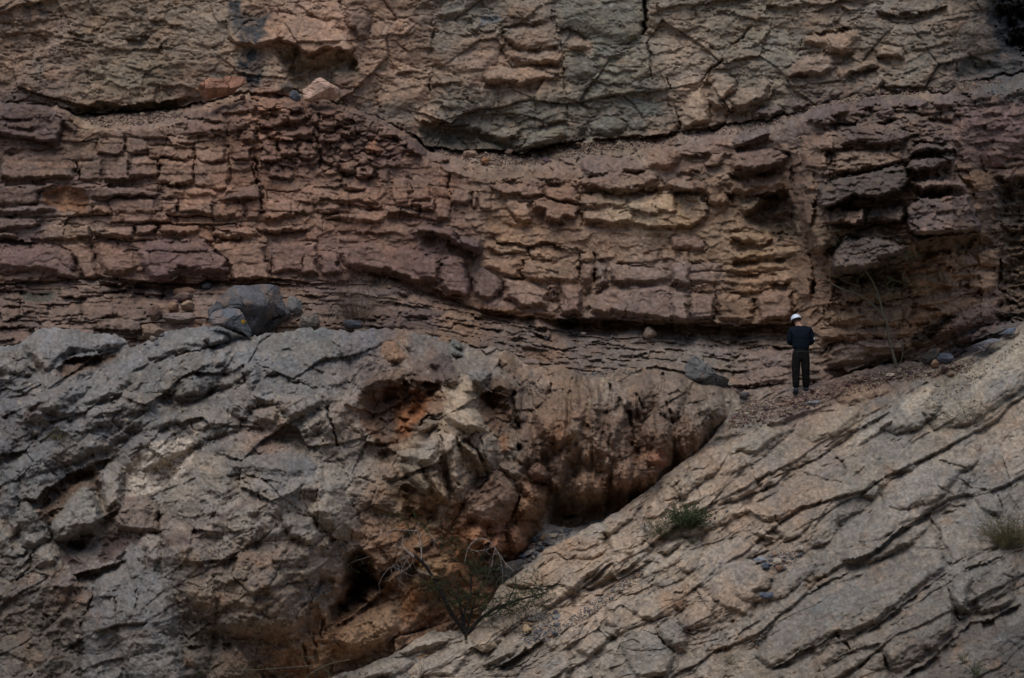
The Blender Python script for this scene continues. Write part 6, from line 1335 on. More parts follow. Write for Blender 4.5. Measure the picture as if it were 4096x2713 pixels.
B_('slab', 'T', "1965,1185 2000,1175 2140,1205 2138,1232 2080,1225 2030,1205", (126, 106, 84), "long tan stone resting behind the tan angular boulder", 0.8, "stone", seed=40, off=0.6)
B_('slab', 'T', "2010,1165 2040,1130 2150,1112 2190,1125 2170,1160 2090,1172", (104, 100, 94), "grey rounded slab above the long tan stone right of the green tree", 0.8, "stone", seed=41, off=0.6)
B_('slab', 'I', "522,725 560,705 640,695 640,715 590,745", (98, 106, 114), "flat blue grey stone at the left of the stones in the slope's pocket", 0.8, "stone", seed=42, off=0.7)
B_('slab', 'I', "600,765 610,735 650,735 655,770 630,785", (64, 70, 80), "dark blue stone in the middle of the slope's pocket", 0.9, "stone", seed=43, off=0.7)
B_('slab', 'I', "665,745 680,705 725,710 730,745 700,760", (124, 116, 104), "pale round stone right of the dark blue stone in the slope's pocket", 0.9, "stone", seed=44, off=0.7)
B_('slab', 'I', "680,780 690,755 740,760 735,790 700,800", (96, 76, 62), "brown stone at the bottom of the slope's pocket", 0.9, "stone", seed=45, off=0.7)
B_('slab', 'I', "820,645 840,618 890,630 880,655 840,665", (138, 128, 116), "white stone at the top right of the slope's pocket", 0.8, "stone", seed=46, off=0.7)
B_('slab', 'I', "570,960 590,935 650,945 690,930 690,960 640,990 590,980", (70, 74, 82), "dark jagged stone alone on the slope below the pocket of stones", 0.8, "stone", seed=47, off=0.7)
B_('slab', 'H', "930,1310 1000,1295 1075,1245 1080,1300 1010,1355 960,1335", (108, 96, 80), "angular beige block tipped on the slope under the green tree's foot", 0.8, "stone", seed=48, off=0.6)
# the yellow mark on the leaning boulder
ym = plain_material("yellow_lichen", (0.62, 0.34, 0.03), 0.9)
leaning = [o for o in bpy.data.objects if o.get('label', '').startswith("smooth grey boulder with a yellow")][0]
g = tp('D', "1632,645 1645,637 1650,648 1668,650 1672,662 1655,660 1650,668 1635,660")
dg = bpy.context.evaluated_depsgraph_get()
bm = bmesh.new(); bml = []
yy = leaning.location.y
inv = leaning.matrix_basis.inverted()
for q in g:
    d = Vector(unproj(q[0], q[1], 1.0).tolist())
    ok, hit, nrm, _ = leaning.ray_cast(inv @ (d * (yy - 3)), d.normalized())
    p = (hit if ok else inv @ (d * (yy - 0.3)))
    bml.append(bm.verts.new(p - d.normalized() * 0.008))
f = bm.faces.new(bml)
me = bpy.data.meshes.new("lichen"); bm.to_mesh(me); bm.free(); me.materials.append(ym)
link("lichen", me, leaning)

# ------------------------------------------------------------------ loose stones: a few shapes shared by many
def rock_shape(seed, flat):
    rs = np.random.RandomState(seed)
    bm = bmesh.new()
    bmesh.ops.create_icosphere(bm, subdivisions=2, radius=1.0)
    for _ in range(9):
        n = rs.normal(size=3); n /= np.linalg.norm(n); c = rs.uniform(0.5, 0.82)
        for v in bm.verts:
            d = v.co.dot(Vector(n)) - c
            if d > 0:
                v.co -= Vector(n) * d
    for v in bm.verts:
        v.co.z *= flat
    me = bpy.data.meshes.new("stone"); bm.to_mesh(me); bm.free()
    return me
SHAPES = [rock_shape(50 + k, f) for k, f in enumerate((0.8, 0.55, 0.4, 0.7, 0.5, 0.9))]
SHAPE_MATS = {}
def shape_with(k, c):
    if (k, c) not in SHAPE_MATS:
        me = SHAPES[k].copy(); me.materials.append(stone_mat(c)); SHAPE_MATS[(k, c)] = me
    return SHAPE_MATS[(k, c)]

CN = {(62, 62, 66): "dark grey", (74, 76, 82): "bluish grey", (84, 82, 82): "mid grey", (96, 94, 92): "light grey", (118, 110, 100): "pale beige", (112, 92, 74): "tan", (80, 60, 56): "purple brown", (92, 72, 62): "reddish brown",
      (72, 58, 58): "dark purple", (104, 86, 74): "pinkish tan", (112, 100, 86): "beige", (104, 88, 74): "dull tan", (122, 110, 96): "cream", (78, 72, 76): "mauve grey", (96, 94, 94): "ash grey", (110, 80, 64): "rust red", (96, 72, 60): "dark red"}
FN = ("blocky", "flattened", "flat", "chunky", "low", "rounded")
def in_poly(pts, rr):
    lo = pts.min(axis=0); hi = pts.max(axis=0)
    for _ in range(200):
        q = np.array([rr.uniform(lo[0], hi[0]), rr.uniform(lo[1], hi[1])])
        if inside(q[:1], q[1:], pts)[0]:
            return q
    return (lo + hi) / 2

def scatter(sheet, tile, s, n, r0, r1, cols, label, group, seed, off=0.2):
    pts = tp(tile, s); rr = random.Random(seed)
    for _ in range(n):
        q = in_poly(pts, rr)
        r = r0 + (r1 - r0) * rr.random() ** 2.0
        kf = rr.randrange(len(SHAPES)); kc = rr.choice(cols)
        o = link("stone", shape_with(kf, kc))
        o.location = spot(sheet, q[0], q[1], r * off)
        o.scale = (r * rr.uniform(0.8, 1.4), r * rr.uniform(0.7, 1.1), r * rr.uniform(0.7, 1.0))
        o.rotation_euler = (rr.uniform(-.5, .5), rr.uniform(-.5, .5), rr.uniform(0, 6.3))
        tag(o, "%s %s stone %s" % (FN[kf], CN[kc], label), "stone", group)

def pebbles(name, sheet, areas, r0, r1, c, label, seed):
    """loose gravel too small to count: one mesh of many little stones"""
    rr = random.Random(seed); rs = np.random.RandomState(seed)
    V0 = np.array([(1, 0, 0), (-1, 0, 0), (0, 1, 0), (0, -1, 0), (0, 0, .7), (0, 0, -.7)], float)
    F0 = np.array([(0, 2, 4), (2, 1, 4), (1, 3, 4), (3, 0, 4), (2, 0, 5), (1, 2, 5), (3, 1, 5), (0, 3, 5)])
    co = []; fa = []; cl = []
    for tile, s, n in areas:
        pts = tp(tile, s)
        for _ in range(n):
            q = in_poly(pts, rr)
            r = r0 + (r1 - r0) * rr.random() ** 2
            p = np.array(spot(sheet, q[0], q[1], r * 0.3))
            M = np.linalg.qr(rs.normal(size=(3, 3)))[0]
            fa.append(F0 + len(co) * 6)
            co.append((V0 * rs.uniform(0.6, 1.3, (6, 1)) * r) @ M + p)
            cl.append(np.repeat((np.array(alb(rr.choice(c))) * rr.uniform(0.7, 1.3))[None], 6, 0))
    o = link(name, mesh_from(name, np.vstack(co), np.vstack(fa), np.vstack(cl), ROCK, False))
    return tag(o, label, "gravel", None, "stuff")

DK = [(62, 62, 66), (74, 76, 82), (84, 82, 82), (96, 94, 92)]; MX = DK + [(118, 110, 100), (112, 92, 74)]; RD = [(80, 60, 56), (92, 72, 62), (72, 58, 58), (104, 86, 74)]; TN = [(112, 100, 86), (104, 88, 74), (122, 110, 96)]
scatter('gully', 'T', "1780,540 1850,460 1990,470 2100,390 2060,330 2140,270 2368,240 2500,200 2460,260 2368,320 2150,430 2090,520 1990,570", 54, 0.04, 0.13, MX, "among the loose stones filling the gully", "loose stones in the gully", 61, 0.4)
scatter('slab', 'T', "1880,1230 2000,1100 2368,1060 2368,1330 2150,1420 2020,1420 1980,1330", 34, 0.03, 0.10, MX, "in the slope's trough right of the green tree", "loose stones in the slope's trough", 62, 0.4)
scatter('slab', 'I', "530,735 640,690 740,650 880,640 860,700 760,790 640,795 560,755", 18, 0.035, 0.09, MX, "in the heap in the slope's pocket", "stones in the slope's pocket", 63, 0.4)
scatter('slab', 'I', "190,450 220,420 330,375 370,385 320,420 220,470", 8, 0.03, 0.08, DK, "beside the dense green bush", "dark stones by the green bush", 64, 0.4)
scatter('slab', 'F', "330,1330 480,1180 800,1150 1090,1070 1400,1000 1640,980 1560,1060 1200,1130 1000,1210 700,1300 520,1400", 36, 0.03, 0.09, RD + TN, "on the rubble ledge near the person", "stones on the rubble ledge", 65, 0.4)
scatter('slab', 'F', "1000,1050 1400,970 1660,960 1950,940 2000,980 1700,1040 1400,1060", 20, 0.04, 0.14, TN + RD, "in the rubble right of the person", "stones at the cliff's foot", 66, 0.4)
scatter('cliff', 'B', "620,1010 900,1030 1250,1060 1560,980 2080,940 2080,1010 1700,1050 1300,1130 950,1110", 28, 0.04, 0.14, TN + RD, "on the scree ledge below the upper cliff", "stones on the scree ledge", 67, 0.4)
scatter('cliff', 'A', "560,800 760,790 1000,760 1240,735 1240,790 1000,830 700,850", 14, 0.04, 0.11, TN + RD, "under the low overhang at upper left", "stones under the left overhang", 68, 0.4)
scatter('cliff', 'C', "900,640 1500,600 1900,590 2200,520 2250,560 1900,640 1500,640 950,690", 12, 0.04, 0.12, RD + [(78, 72, 76)], "on the narrow ledge below the upper cliff's right part", "stones on the right ledge", 69, 0.4)
scatter('cliff', 'A', "1580,660 1700,650 1780,680 1900,700 1880,740 1700,730 1600,720", 10, 0.05, 0.12, [(110, 80, 64), (96, 72, 60)], "in the heap beneath the propped slab boulder", "stones beneath the propped slab", 70, 0.4)
scatter('massif', 'D', "850,780 930,800 1050,760 1120,735 1080,800 930,860", 10, 0.03, 0.08, MX, "in the crest notch below the boulder heap", "stones in the crest notch", 71, 0.4)
scatter('cliff', 'E', "1300,690 1700,740 2050,790 2300,830 2300,900 1900,830 1500,780 1300,740", 14, 0.03, 0.09, RD + [(96, 94, 94)], "on the shale beds below the undercut", "flat stones on the shale", 72, 0.4)
pebbles("gravel", 'slab', [('F', "360,1380 480,1190 800,1150 1090,1070 1400,990 1640,990 1400,1090 1000,1200 700,1300", 2200), ('F', "1100,1040 1640,950 2050,900 2000,990 1600,1060", 900)], 0.010, 0.035, RD + TN, "fine purple brown gravel on the ledge where the person stands", 81)
pebbles("gravel", 'slab', [('T', "1860,1260 2000,1110 2368,1070 2368,1320 2150,1420 2000,1420", 900), ('I', "540,740 640,690 860,640 860,700 740,790 620,790", 300), ('I', "520,1290 620,1180 700,1090 640,1200 560,1310", 260), ('H', "1400,1260 1600,1090 1900,880 2080,780 2060,830 1800,1040 1600,1170", 600), ('F', "1700,1180 2000,1010 2368,760 2368,800 2050,1060 1760,1230", 300)], 0.010, 0.03, MX, "grey gravel caught in the troughs of the pale slope", 82)
pebbles("gravel", 'cliff', [('B', "600,1005 900,1020 1250,1050 1560,970 2300,920 2300,960 1900,1010 1560,1060 1300,1120 950,1110", 1800), ('A', "530,805 760,785 1000,755 1240,735 1240,800 1000,840 700,860", 600), ('C', "60,930 500,860 1000,690 1500,610 2200,530 2250,570 1500,650 1000,720 500,900", 700)], 0.012, 0.045, TN + RD, "loose scree along the ledge beneath the upper cliff", 83)
pebbles("gravel", 'gully', [('T', "1780,540 1850,460 1990,470 2100,390 2060,330 2140,270 2368,240 2500,200 2460,260 2368,320 2150,430 2090,520 1990,570", 700)], 0.010, 0.03, MX, "grey gravel between the stones of the gully", 85)
pebbles("gravel", 'massif', [('E', "1580,975 1700,1000 2050,975 2060,995 1800,1030 1600,1000", 260)], 0.010, 0.03, MX, "grey gravel along the outcrop's crest", 84)

# ------------------------------------------------------------------ plants
class Tubes:
    def __init__(s): s.v = []; s.f = []
    def add(s, P, r0, r1, n=4):
        P = [Vector(p) for p in P]
        b = len(s.v)
        for i, p in enumerate(P):
            d = (P[min(i + 1, len(P) - 1)] - P[max(i - 1, 0)]).normalized()
            a = d.cross(Vector((0.3, 1, 0.2))).normalized(); c = d.cross(a)
            r = r0 + (r1 - r0) * i / (len(P) - 1)
            for k in range(n):
                t = 2 * math.pi * k / n
                s.v.append(p + (a * math.cos(t) + c * math.sin(t)) * r)
        for i in range(len(P) - 1):
            for k in range(n):
                s.f.append((b + i * n + k, b + i * n + (k + 1) % n, b + (i + 1) * n + (k + 1) % n, b + (i + 1) * n + k))
    def leaf(s, p, d, l, w):
        d = Vector(d).normalized(); a = d.cross(Vector((random.uniform(-1, 1), random.uniform(-1, 1), random.uniform(-1, 1)))).normalized()
        b = len(s.v); p = Vector(p)
        s.v += [p, p + d * l * .5 + a * w * .5, p + d * l, p + d * l * .5 - a * w * .5]
        s.f.append((b, b + 1, b + 2, b + 3))
    def build(s, name, mat, parent=None):
        me = bpy.data.meshes.new(name)
        o0 = parent.location if parent is not None else Vector((0, 0, 0))
        me.from_pydata([tuple(p - o0) for p in s.v], [], s.f); me.update()
        me.materials.append(mat)
        return link(name, me, parent)

BARK = plain_material("dark_bark", (0.022, 0.019, 0.018), 0.9, 0.3, 30); DRYW = plain_material("dry_wood", (0.30, 0.27, 0.25), 0.9, 0.3, 30)
GREENB = plain_material("green_bark", (0.13, 0.12, 0.09), 0.85, 0.3, 30)
LEAF = plain_material("small_leaves", (0.045, 0.062, 0.026), 0.7, 0.35, 8); LEAF2 = plain_material("bush_leaves", (0.052, 0.070, 0.030), 0.7, 0.4, 8); LEAF3 = plain_material("olive_leaves", (0.095, 0.085, 0.030), 0.8, 0.4, 8); STRAW = plain_material("dry_stems", (0.15, 0.10, 0.075), 0.9, 0.3, 15); PALE = plain_material("bleached_stems", (0.34, 0.29, 0.23), 0.9, 0.2, 15)

def limb(tile, s, y0, y1, rr, jit=0.015):
    p = tp(tile, s); out = []
    for i, q in enumerate(p):
        t = i / (len(p) - 1)
        out.append(Vector(unproj(q[0], q[1], y0 + (y1 - y0) * t).tolist()) + Vector((rr.uniform(-jit, jit), rr.uniform(-0.04, 0.04), rr.uniform(-jit, jit))))
    # smooth once
    q = [out[0]]
    for a, b in zip(out[:-1], out[1:]):
        q += [a.lerp(b, 0.33), a.lerp(b, 0.67)]
    return q + [out[-1]]

def twig(tb, lf, p, d, length, rr, r=0.0035, leaves=10, ll=0.022, lw=0.009, droop=0.6, n=3):
    P = [Vector(p)]; d = Vector(d).normalized(); steps = 6
    for i in range(steps):
        d = (d + Vector((rr.uniform(-.35, .35), rr.uniform(-.35, .35), rr.uniform(-.35, .35) - droop * 0.12))).normalized()
        P.append(P[-1] + d * length / steps)
    tb.add(P, r, r * 0.5, n)
    for _ in range(leaves):
        i = rr.randrange(1, len(P) - 1); t = rr.random()
        q = P[i].lerp(P[i + 1], t)
        lf.leaf(q, (rr.uniform(-1, 1), rr.uniform(-1, 1), rr.uniform(-.6, 1)), ll * rr.uniform(.6, 1.4), lw)
    return P

rr = random.Random(21); random.seed(22)
Yt = surf_Y('slab', *tp('T', "1378,1290")[0]) - 0.03
tree = empty("acacia_tree", unproj(*tp('T', "1378,1300")[0], Yt).tolist())
tag(tree, "thorny many-stemmed tree with fine green leaves and drooping dead twigs below the outcrop", "tree")
LIMBS = [("1375,1295 1300,1200 1215,1080 1170,960 1100,840 1040,720 970,620 890,520 840,485", .042, .022, -.1), ("1375,1295 1350,1180 1330,1060 1310,960 1300,860 1290,760", .034, .010, .1), ("1380,1290 1350,1150 1400,1000 1440,850 1430,700 1420,560", .026, .008, .3),
         ("1390,1290 1400,1170 1450,1000 1520,860 1560,740", .02, .007, -.2), ("1385,1295 1480,1190 1560,1120 1700,1030 1820,990 2000,920 2100,900 2250,850", .034, .008, -.3), ("1560,1120 1680,1100 1760,1020 1900,980", .014, .006, -.2), ("1820,990 1850,880 1900,800 1900,700", .012, .005, -.3), ("1215,1080 1290,1130 1320,1200", .012, .008, 0), ("1390,1290 1420,1150 1445,1020", .014, .008, -.1)]
DEAD = [("840,485 750,430 710,390 705,330 730,260", .018, .007), ("890,520 915,520 905,400 890,290 860,230 870,170 880,130", .017, .006), ("860,215 740,210 600,205", .009, .004), ("600,205 520,250 450,300", .005, .003), ("700,390 640,390 500,430 350,490 200,530 120,590 70,660", .011, .003), ("840,490 780,490 720,570 690,670 670,800", .006, .003), ("840,490 700,500 620,580 520,650 460,780", .006, .003),
        ("830,480 740,470 660,550 600,600", .005, .003), ("890,260 980,250 1030,280 1050,370 1050,450", .005, .003), ("1370,560 1380,450 1410,370 1510,290 1610,300 1690,400 1750,500 1820,580 1890,640", .010, .004), ("1690,400 1660,500 1650,600", .005, .003), ("1740,490 1770,620 1770,800", .005, .003), ("1400,400 1440,420 1550,430 1640,395", .004, .003), ("850,490 780,600 720,640 620,690", .004, .002), ("710,390 600,350 480,310", .004, .002)]
tr = Tubes(); paths = []
for s, r0, r1, dy in LIMBS:
    P = limb('T', s, Yt if s[:2] == "13" else Yt + dy * .5, Yt + dy, rr)
    tr.add(P, r0 * 1.25, r1 * 1.3, 6); paths.append(P)
tr.build("trunk", BARK, tree)
dd = Tubes(); lf = Tubes(); tw = Tubes()
for s, r0, r1 in DEAD:
    P = limb('T', s, Yt - .1, Yt - .15, rr); dd.add(P, r0, r1, 5)
    for k in range(7):
        q = rr.choice(P[2:])
        twig(dd, lf, q, (rr.uniform(-1, 1), rr.uniform(-.4, .4), rr.uniform(-1, .3)), rr.uniform(.1, .35), rr, .0028, 3, droop=1.6)
dd.build("dead_branches", DRYW, tree)
for cx, cy, rx, ry, n in [(1420, 560, 170, 100, 26), (1620, 660, 190, 110, 46), (1150, 800, 190, 90, 24), (1250, 900, 180, 110, 22), (1450, 960, 220, 110, 34), (1750, 960, 260, 120, 44), (2030, 930, 260, 120, 50), (2080, 800, 160, 120, 22), (780, 160, 330, 70, 22), (1150, 330, 160, 80, 12), (150, 570, 140, 70, 7), (1000, 760, 130, 70, 14), (1330, 430, 120, 80, 10), (1900, 1120, 300, 100, 18), (1600, 1130, 120, 60, 12)]:
    for _ in range(int(n * 1.5)):
        a = rr.uniform(0, 6.28); m = rr.random() ** .5
        q = tp('T', "%f,%f" % (cx + rx * m * math.cos(a), cy + ry * m * math.sin(a)))[0]
        p = unproj(q[0], q[1], Yt + rr.uniform(-.55, .15)).tolist()
        twig(tw, lf, p, (rr.uniform(-1, 1), rr.uniform(-.5, .5), rr.uniform(-.5, .7)), rr.uniform(.18, .46), rr, .0034, 18, .034, .014)
tw.build("twigs", BARK, tree)["kind"] = "stuff"; lf.build("foliage", LEAF, tree)["kind"] = "stuff"

# bare tree behind the person
Yr = surf_Y('slab', *tp('R', "930,1485")[0]) - 0.05
bare = empty("bare_tree", unproj(*tp('R', "930,1490")[0], Yr).tolist())
tag(bare, "thin leggy tree, almost bare, leaning against the cliff right of the person", "tree")
tr = Tubes(); lf = Tubes(); tw = Tubes()
RL = [("930,1485 890,1350 860,1200 840,1070 800,970 720,900 640,830 540,770 430,750 330,700 240,630 130,590", .036, .012), ("840,1070 790,950 770,830 730,700 660,600 620,540 600,440 590,330", .024, .009), ("845,1065 890,1000 910,940", .009, .005), ("580,710 500,690 400,650 340,610 270,600", .008, .004), ("550,760 550,690 560,620 640,580", .006, .003), ("935,1485 985,1430 1000,1300 1000,1270 880,1200 800,1140 730,1080 640,1040", .012, .004), ("720,760 770,850 770,830", .007, .005), ("640,580 720,560 800,480", .006, .003)]
for s, r0, r1 in RL:
    P = limb('R', s, Yr if s[0] == '9' else Yr - .6, Yr - 1.1, rr); tr.add(P, r0, r1, 5)
    for k in range(9):
        q = rr.choice(P[3:])
        twig(tw, lf, q, (rr.uniform(-1, 1), rr.uniform(-.5, .5), rr.uniform(-.3, 1)), rr.uniform(.12, .4), rr, .0024, 3, .03, .012, .2)
for cx, cy, rx, ry, n in [(1000, 480, 170, 80, 20), (900, 600, 180, 90, 22), (650, 560, 150, 60, 9), (950, 780, 140, 130, 20), (280, 240, 120, 60, 6), (1220, 700, 100, 120, 9), (600, 350, 160, 110, 7), (1100, 430, 120, 60, 9)]:
    for _ in range(n):
        q = tp('R', "%f,%f" % (cx + rr.uniform(-rx, rx), cy + rr.uniform(-ry, ry)))[0]
        twig(tw, lf, unproj(q[0], q[1], Yr - rr.uniform(0.7, 1.2)).tolist(), (rr.uniform(-1, 1), rr.uniform(-.5, .5), rr.uniform(-.4, .6)), rr.uniform(.15, .4), rr, .0032, 12, .036, .014)
tr.build("trunk", GREENB, bare); tw.build("twigs", GREENB, bare)["kind"] = "stuff"; lf.build("foliage", LEAF, bare)["kind"] = "stuff"

def bush(name, sheet, tile, base, w, h, n, leaves, leafmat, stemmat, label, seed, ll=.035, lw=.016, up=0.8, cat="bush", off=0.03, r=.003):
    rr = random.Random(seed)
    b = tp(tile, base)[0]
    p0 = spot(sheet, b[0], b[1], off)
    o = empty(name, p0); tag(o, label, cat)
    st = Tubes(); lv = Tubes()
    for _ in range(n):
        a = rr.uniform(0, 6.28); k = rr.random() ** .6
        q = p0 + Vector((math.cos(a) * w * .28 * k, math.sin(a) * .12 * k, 0.0))
        d = Vector((math.cos(a) * w * k * 0.9, math.sin(a) * w * .5 * k - .06, h * rr.uniform(.5, 1.05) * up))
        twig(st, lv, q, d, d.length, rr, r, leaves, ll, lw, .25)
    st.build("stems", stemmat, o)["kind"] = "stuff"
    if leaves: lv.build("foliage", leafmat, o)["kind"] = "stuff"
    return o
bush("green_bush", 'slab', 'I', "90,515", .48, .64, 200, 28, LEAF2, GREENB, "dense dark green bush growing from a crack of the pale slope", 31, .04, .02)
bush("green_bush", 'slab', 'H', "2215,590", .48, .60, 130, 22, LEAF2, STRAW, "lower yellowish green bush touching the left side of the dense green bush", 32, .035, .012)
bush("round_bush", 'slab', 'I', "2270,640", .68, .9, 230, 24, LEAF3, GREENB, "rounded olive green bush at the right edge of the slope", 33, .04, .010)
bush("dry_bush", 'cliff', 'S', "1170,960", .85, 1.25, 190, 0, STRAW, STRAW, "dry brown leafless bush on the ledge above the outcrop crest", 34, off=0.15, r=.0036)
bush("dry_grass", 'cliff', 'S', "720,1010", .45, .50, 18, 0, PALE, PALE, "bleached curved dry stems at the left of the dry bush", 35, off=0.15, cat="dry grass", r=.004)
bush("small_plant", 'massif', 'D', "385,1460", .26, .30, 34, 14, LEAF3, GREENB, "small yellow green plant in a crack of the grey outcrop's left side", 36, .03, .014, cat="plant")
bush("grass_tuft", 'slab', 'I', "390,1430", .18, .24, 26, 3, LEAF3, LEAF3, "small grass tuft on the slope near the bottom of the picture", 37, .03, .008, cat="grass", r=.003)
bush("grass_tuft", 'slab', 'I', "2040,1500", .22, .40, 40, 3, LEAF2, LEAF2, "tall green grass tuft at the bottom right of the slope", 38, .03, .008, cat="grass", r=.004)
bush("grass_tuft", 'slab', 'I', "1955,1410", .12, .26, 16, 2, LEAF2, LEAF2, "thin grass tuft above the tall green one", 39, .03, .008, cat="grass", r=.003)
bush("small_plant", 'slab', 'H', "2345,1000", .06, .06, 10, 6, LEAF2, GREENB, "tiny green sprig on the slope below the dense green bush", 40, .025, .012, cat="plant")
bush("small_plant", 'slab', 'I', "125,615", .12, .16, 16, 10, LEAF2, GREENB, "little green plant just under the dense green bush", 41, .025, .012, cat="plant")
bush("leggy_shrub", 'slab', 'F', "1990,1330", 1.0, .75, 46, 12, LEAF, GREENB, "thin open shrub with sparse green twigs high on the pale slope", 42, .03, .012, off=0.1)
bush("dry_grass", 'slab', 'H', "560,1500", .8, .55, 40, 0, STRAW, STRAW, "dry dark twigs along the bottom edge under the green tree", 43, off=0.05, cat="dry grass", r=.003)
bush("dry_bush", 'slab', 'T', "1900,1290", .7, .62, 60, 2, LEAF3, STRAW, "grey dry brush behind the tan angular boulder", 44, .02, .008, off=0.05, r=.0026)
# branches reaching in at the lower left
lowb = empty("trailing_shrub", spot('massif', *tp('G', "1750,1530")[0], .3)); tag(lowb, "trailing green shrub at the bottom edge below the big grey outcrop", "shrub")
tw = Tubes(); lf = Tubes()
for s in ["2368,1400 2250,1420 2150,1450 2080,1500 2050,1530", "2100,1440 1900,1450 1700,1470 1500,1460 1380,1470", "1750,1530 1600,1430 1500,1400 1420,1420", "1750,1530 1500,1500 1300,1490 1180,1500", "2250,1540 2150,1400 2060,1380"]:
    P = limb('G', s, surf_Y('massif', *tp('G', "1750,1500")[0]) - .3, surf_Y('massif', *tp('G', "1500,1470")[0]) - .35, rr); tw.add(P, .006, .003, 4)
    for _ in range(16):
        twig(tw, lf, rr.choice(P), (rr.uniform(-1, 1), rr.uniform(-.5, .5), rr.uniform(-.5, .6)), rr.uniform(.12, .35), rr, .0024, 14, .024, .009)
tw.build("stems", GREENB, lowb)["kind"] = "stuff"; lf.build("foliage", LEAF2, lowb)["kind"] = "stuff"

# ------------------------------------------------------------------ the person
SKIN = plain_material("skin", (0.36, 0.21, 0.15), 0.6, 0.08); NAVY = plain_material("navy_wool", (0.006, 0.010, 0.017), 0.9, 0.25, 40); BLACK = plain_material("black_trousers", (0.009, 0.0085, 0.0085), 0.9, 0.25, 30)
for m_, sc in ((NAVY, 9.0), (BLACK, 11.0)):
    nt = m_.node_tree; b_ = nt.nodes.new("ShaderNodeBump"); w_ = nt.nodes.new("ShaderNodeTexNoise"); tc_ = nt.nodes.new("ShaderNodeTexCoord")
    w_.inputs["Scale"].default_value = sc; w_.inputs["Detail"].default_value = 3; w_.inputs["Distortion"].default_value = 1.2
    b_.inputs["Strength"].default_value = 0.8; b_.inputs["Distance"].default_value = 0.05
    nt.links.new(tc_.outputs["Object"], w_.inputs["Vector"]); nt.links.new(w_.outputs["Fac"], b_.inputs["Height"]); nt.links.new(b_.outputs[0], nt.nodes["Principled BSDF"].inputs["Normal"])
HELM = plain_material("white_helmet", (0.60, 0.68, 0.80), 0.35, 0.03); BOOT = plain_material("grey_boots", (0.035, 0.042, 0.055), 0.8, 0.2); HAIR = plain_material("brown_hair", (0.05, 0.03, 0.02), 0.8, 0.2); WHITE = plain_material("white_cuff", (0.75, 0.77, 0.8), 0.7, 0.05); STRAP = plain_material("dark_strap", (0.02, 0.02, 0.022), 0.7, 0.1)
foot = tp('F', "862,1143")[0]
pl = spot('slab', foot[0], foot[1], 0.03)
person = empty("person", pl); tag(person, "person in a navy sweater, dark trousers and white helmet, seen from behind, head bowed", "person")

def skinned(name, verts, edges, mat, sub=2):
    me = bpy.data.meshes.new(name)
    me.from_pydata([v[0] for v in verts], edges, [])
    me.materials.append(mat)
    o = link(name, me, person)
    m = o.modifiers.new("skin", 'SKIN'); m.use_smooth_shade = True
    for i, v in enumerate(verts):
        s = me.skin_vertices[0].data[i]
        s.radius = v[1] if isinstance(v[1], tuple) else (v[1], v[1])
        s.use_root = (i == 0)
    m2 = o.modifiers.new("sub", 'SUBSURF'); m2.levels = sub; m2.render_levels = sub
    return o
V_ = []; E_ = []
def vert(p, r, prev=None):
    V_.append((p, r)); i = len(V_) - 1
    if prev is not None: E_.append((prev, i))
    return i
# body: one skin, hips to fingertips
hip = vert((0, 0, .95), (.10, .07)); ch = vert((0, 0, 1.22), (.13, .085), hip); st = vert((-.01, .02, 1.42), (.12, .07), ch)
nk = vert((-.04, .04, 1.52), .056, st); hd0 = vert((-.065, .075, 1.60), .07, nk); hd1 = vert((-.085, .105, 1.69), .085, hd0); vert((-.09, .115, 1.755), .06, hd1)
vert((-.085, .21, 1.665), .018, hd1)      # nose
for sx in (-1, 1):
    vert((-.085 + sx * .088, .10, 1.665), .016, hd1)      # ears
    sh = vert((sx * .175, .015, 1.44), .058, st); el = vert((sx * .235 + .005, .03, 1.16), .042, sh); wr = vert((sx * .12, .27, 1.13), .027, el); pm = vert((sx * .075, .33, 1.14), (.036, .02), wr)
    for k in range(4):
        bx = sx * (.075 - .026 * (k - 1.5) * .7)
        f1 = vert((bx - sx * .015, .375 - .003 * abs(k - 1), 1.155 - .010 * k), .0095, pm); f2 = vert((bx - sx * .03, .405 - .006 * abs(k - 1), 1.145 - .012 * k), .0085, f1); vert((bx - sx * .04, .41, 1.12 - .012 * k), .0075, f2)
    t1 = vert((sx * .05, .325, 1.175), .011, pm); vert((sx * .03, .35, 1.19), .0095, t1)
    kn = vert((sx * .115 - .005, .0, .50), .058, vert((sx * .095, 0, .88), .085, hip)); an = vert((sx * .115, .02 + (.12 if sx > 0 else 0), .10), .04, kn); vert((sx * .12, .14 + (.12 if sx > 0 else 0), .055), .036, an)
skinned("body", V_, E_, SKIN)
V_ = []; E_ = []
w0 = vert((0, 0, .93), (.205, .14)); w1 = vert((0, -.005, 1.10), (.208, .14), w0); w2 = vert((0, -.015, 1.27), (.225, .145), w1); w3 = vert((-.01, 0, 1.41), (.20, .118), w2); vert((-.03, .025, 1.49), (.095, .07), w3)
for sx in (-1, 1):
    a = vert((sx * .20 - .01, .01, 1.41), .088, w3); b = vert((sx * .24, .015, 1.28), .078, a); c = vert((sx * .250, .03, 1.15), .074, b); d = vert((sx * .19, .16, 1.12), .052, c); vert((sx * .135, .25, 1.13), .042, d)
skinned("sweater", V_, E_, NAVY)
V_ = []; E_ = []
h0 = vert((0, .0, .93), (.170, .13)); vert((0, 0, 1.06), (.165, .122), h0)
for sx in (-1, 1):
    a = vert((sx * .088, -.005, .80), (.122, .122), h0); b = vert((sx * .10 + (-.008), 0, .62), .110, a); k = vert((sx * .112 - .006, .0 + (.03 if sx > 0 else 0), .46), .094, b); c = vert((sx * .116, .0 + (.08 if sx > 0 else 0), .27), .088, k); vert((sx * .118, .01 + (.12 if sx > 0 else 0), .115 + (.02 if sx > 0 else 0)), .083, c)
skinned("trousers", V_, E_, BLACK)
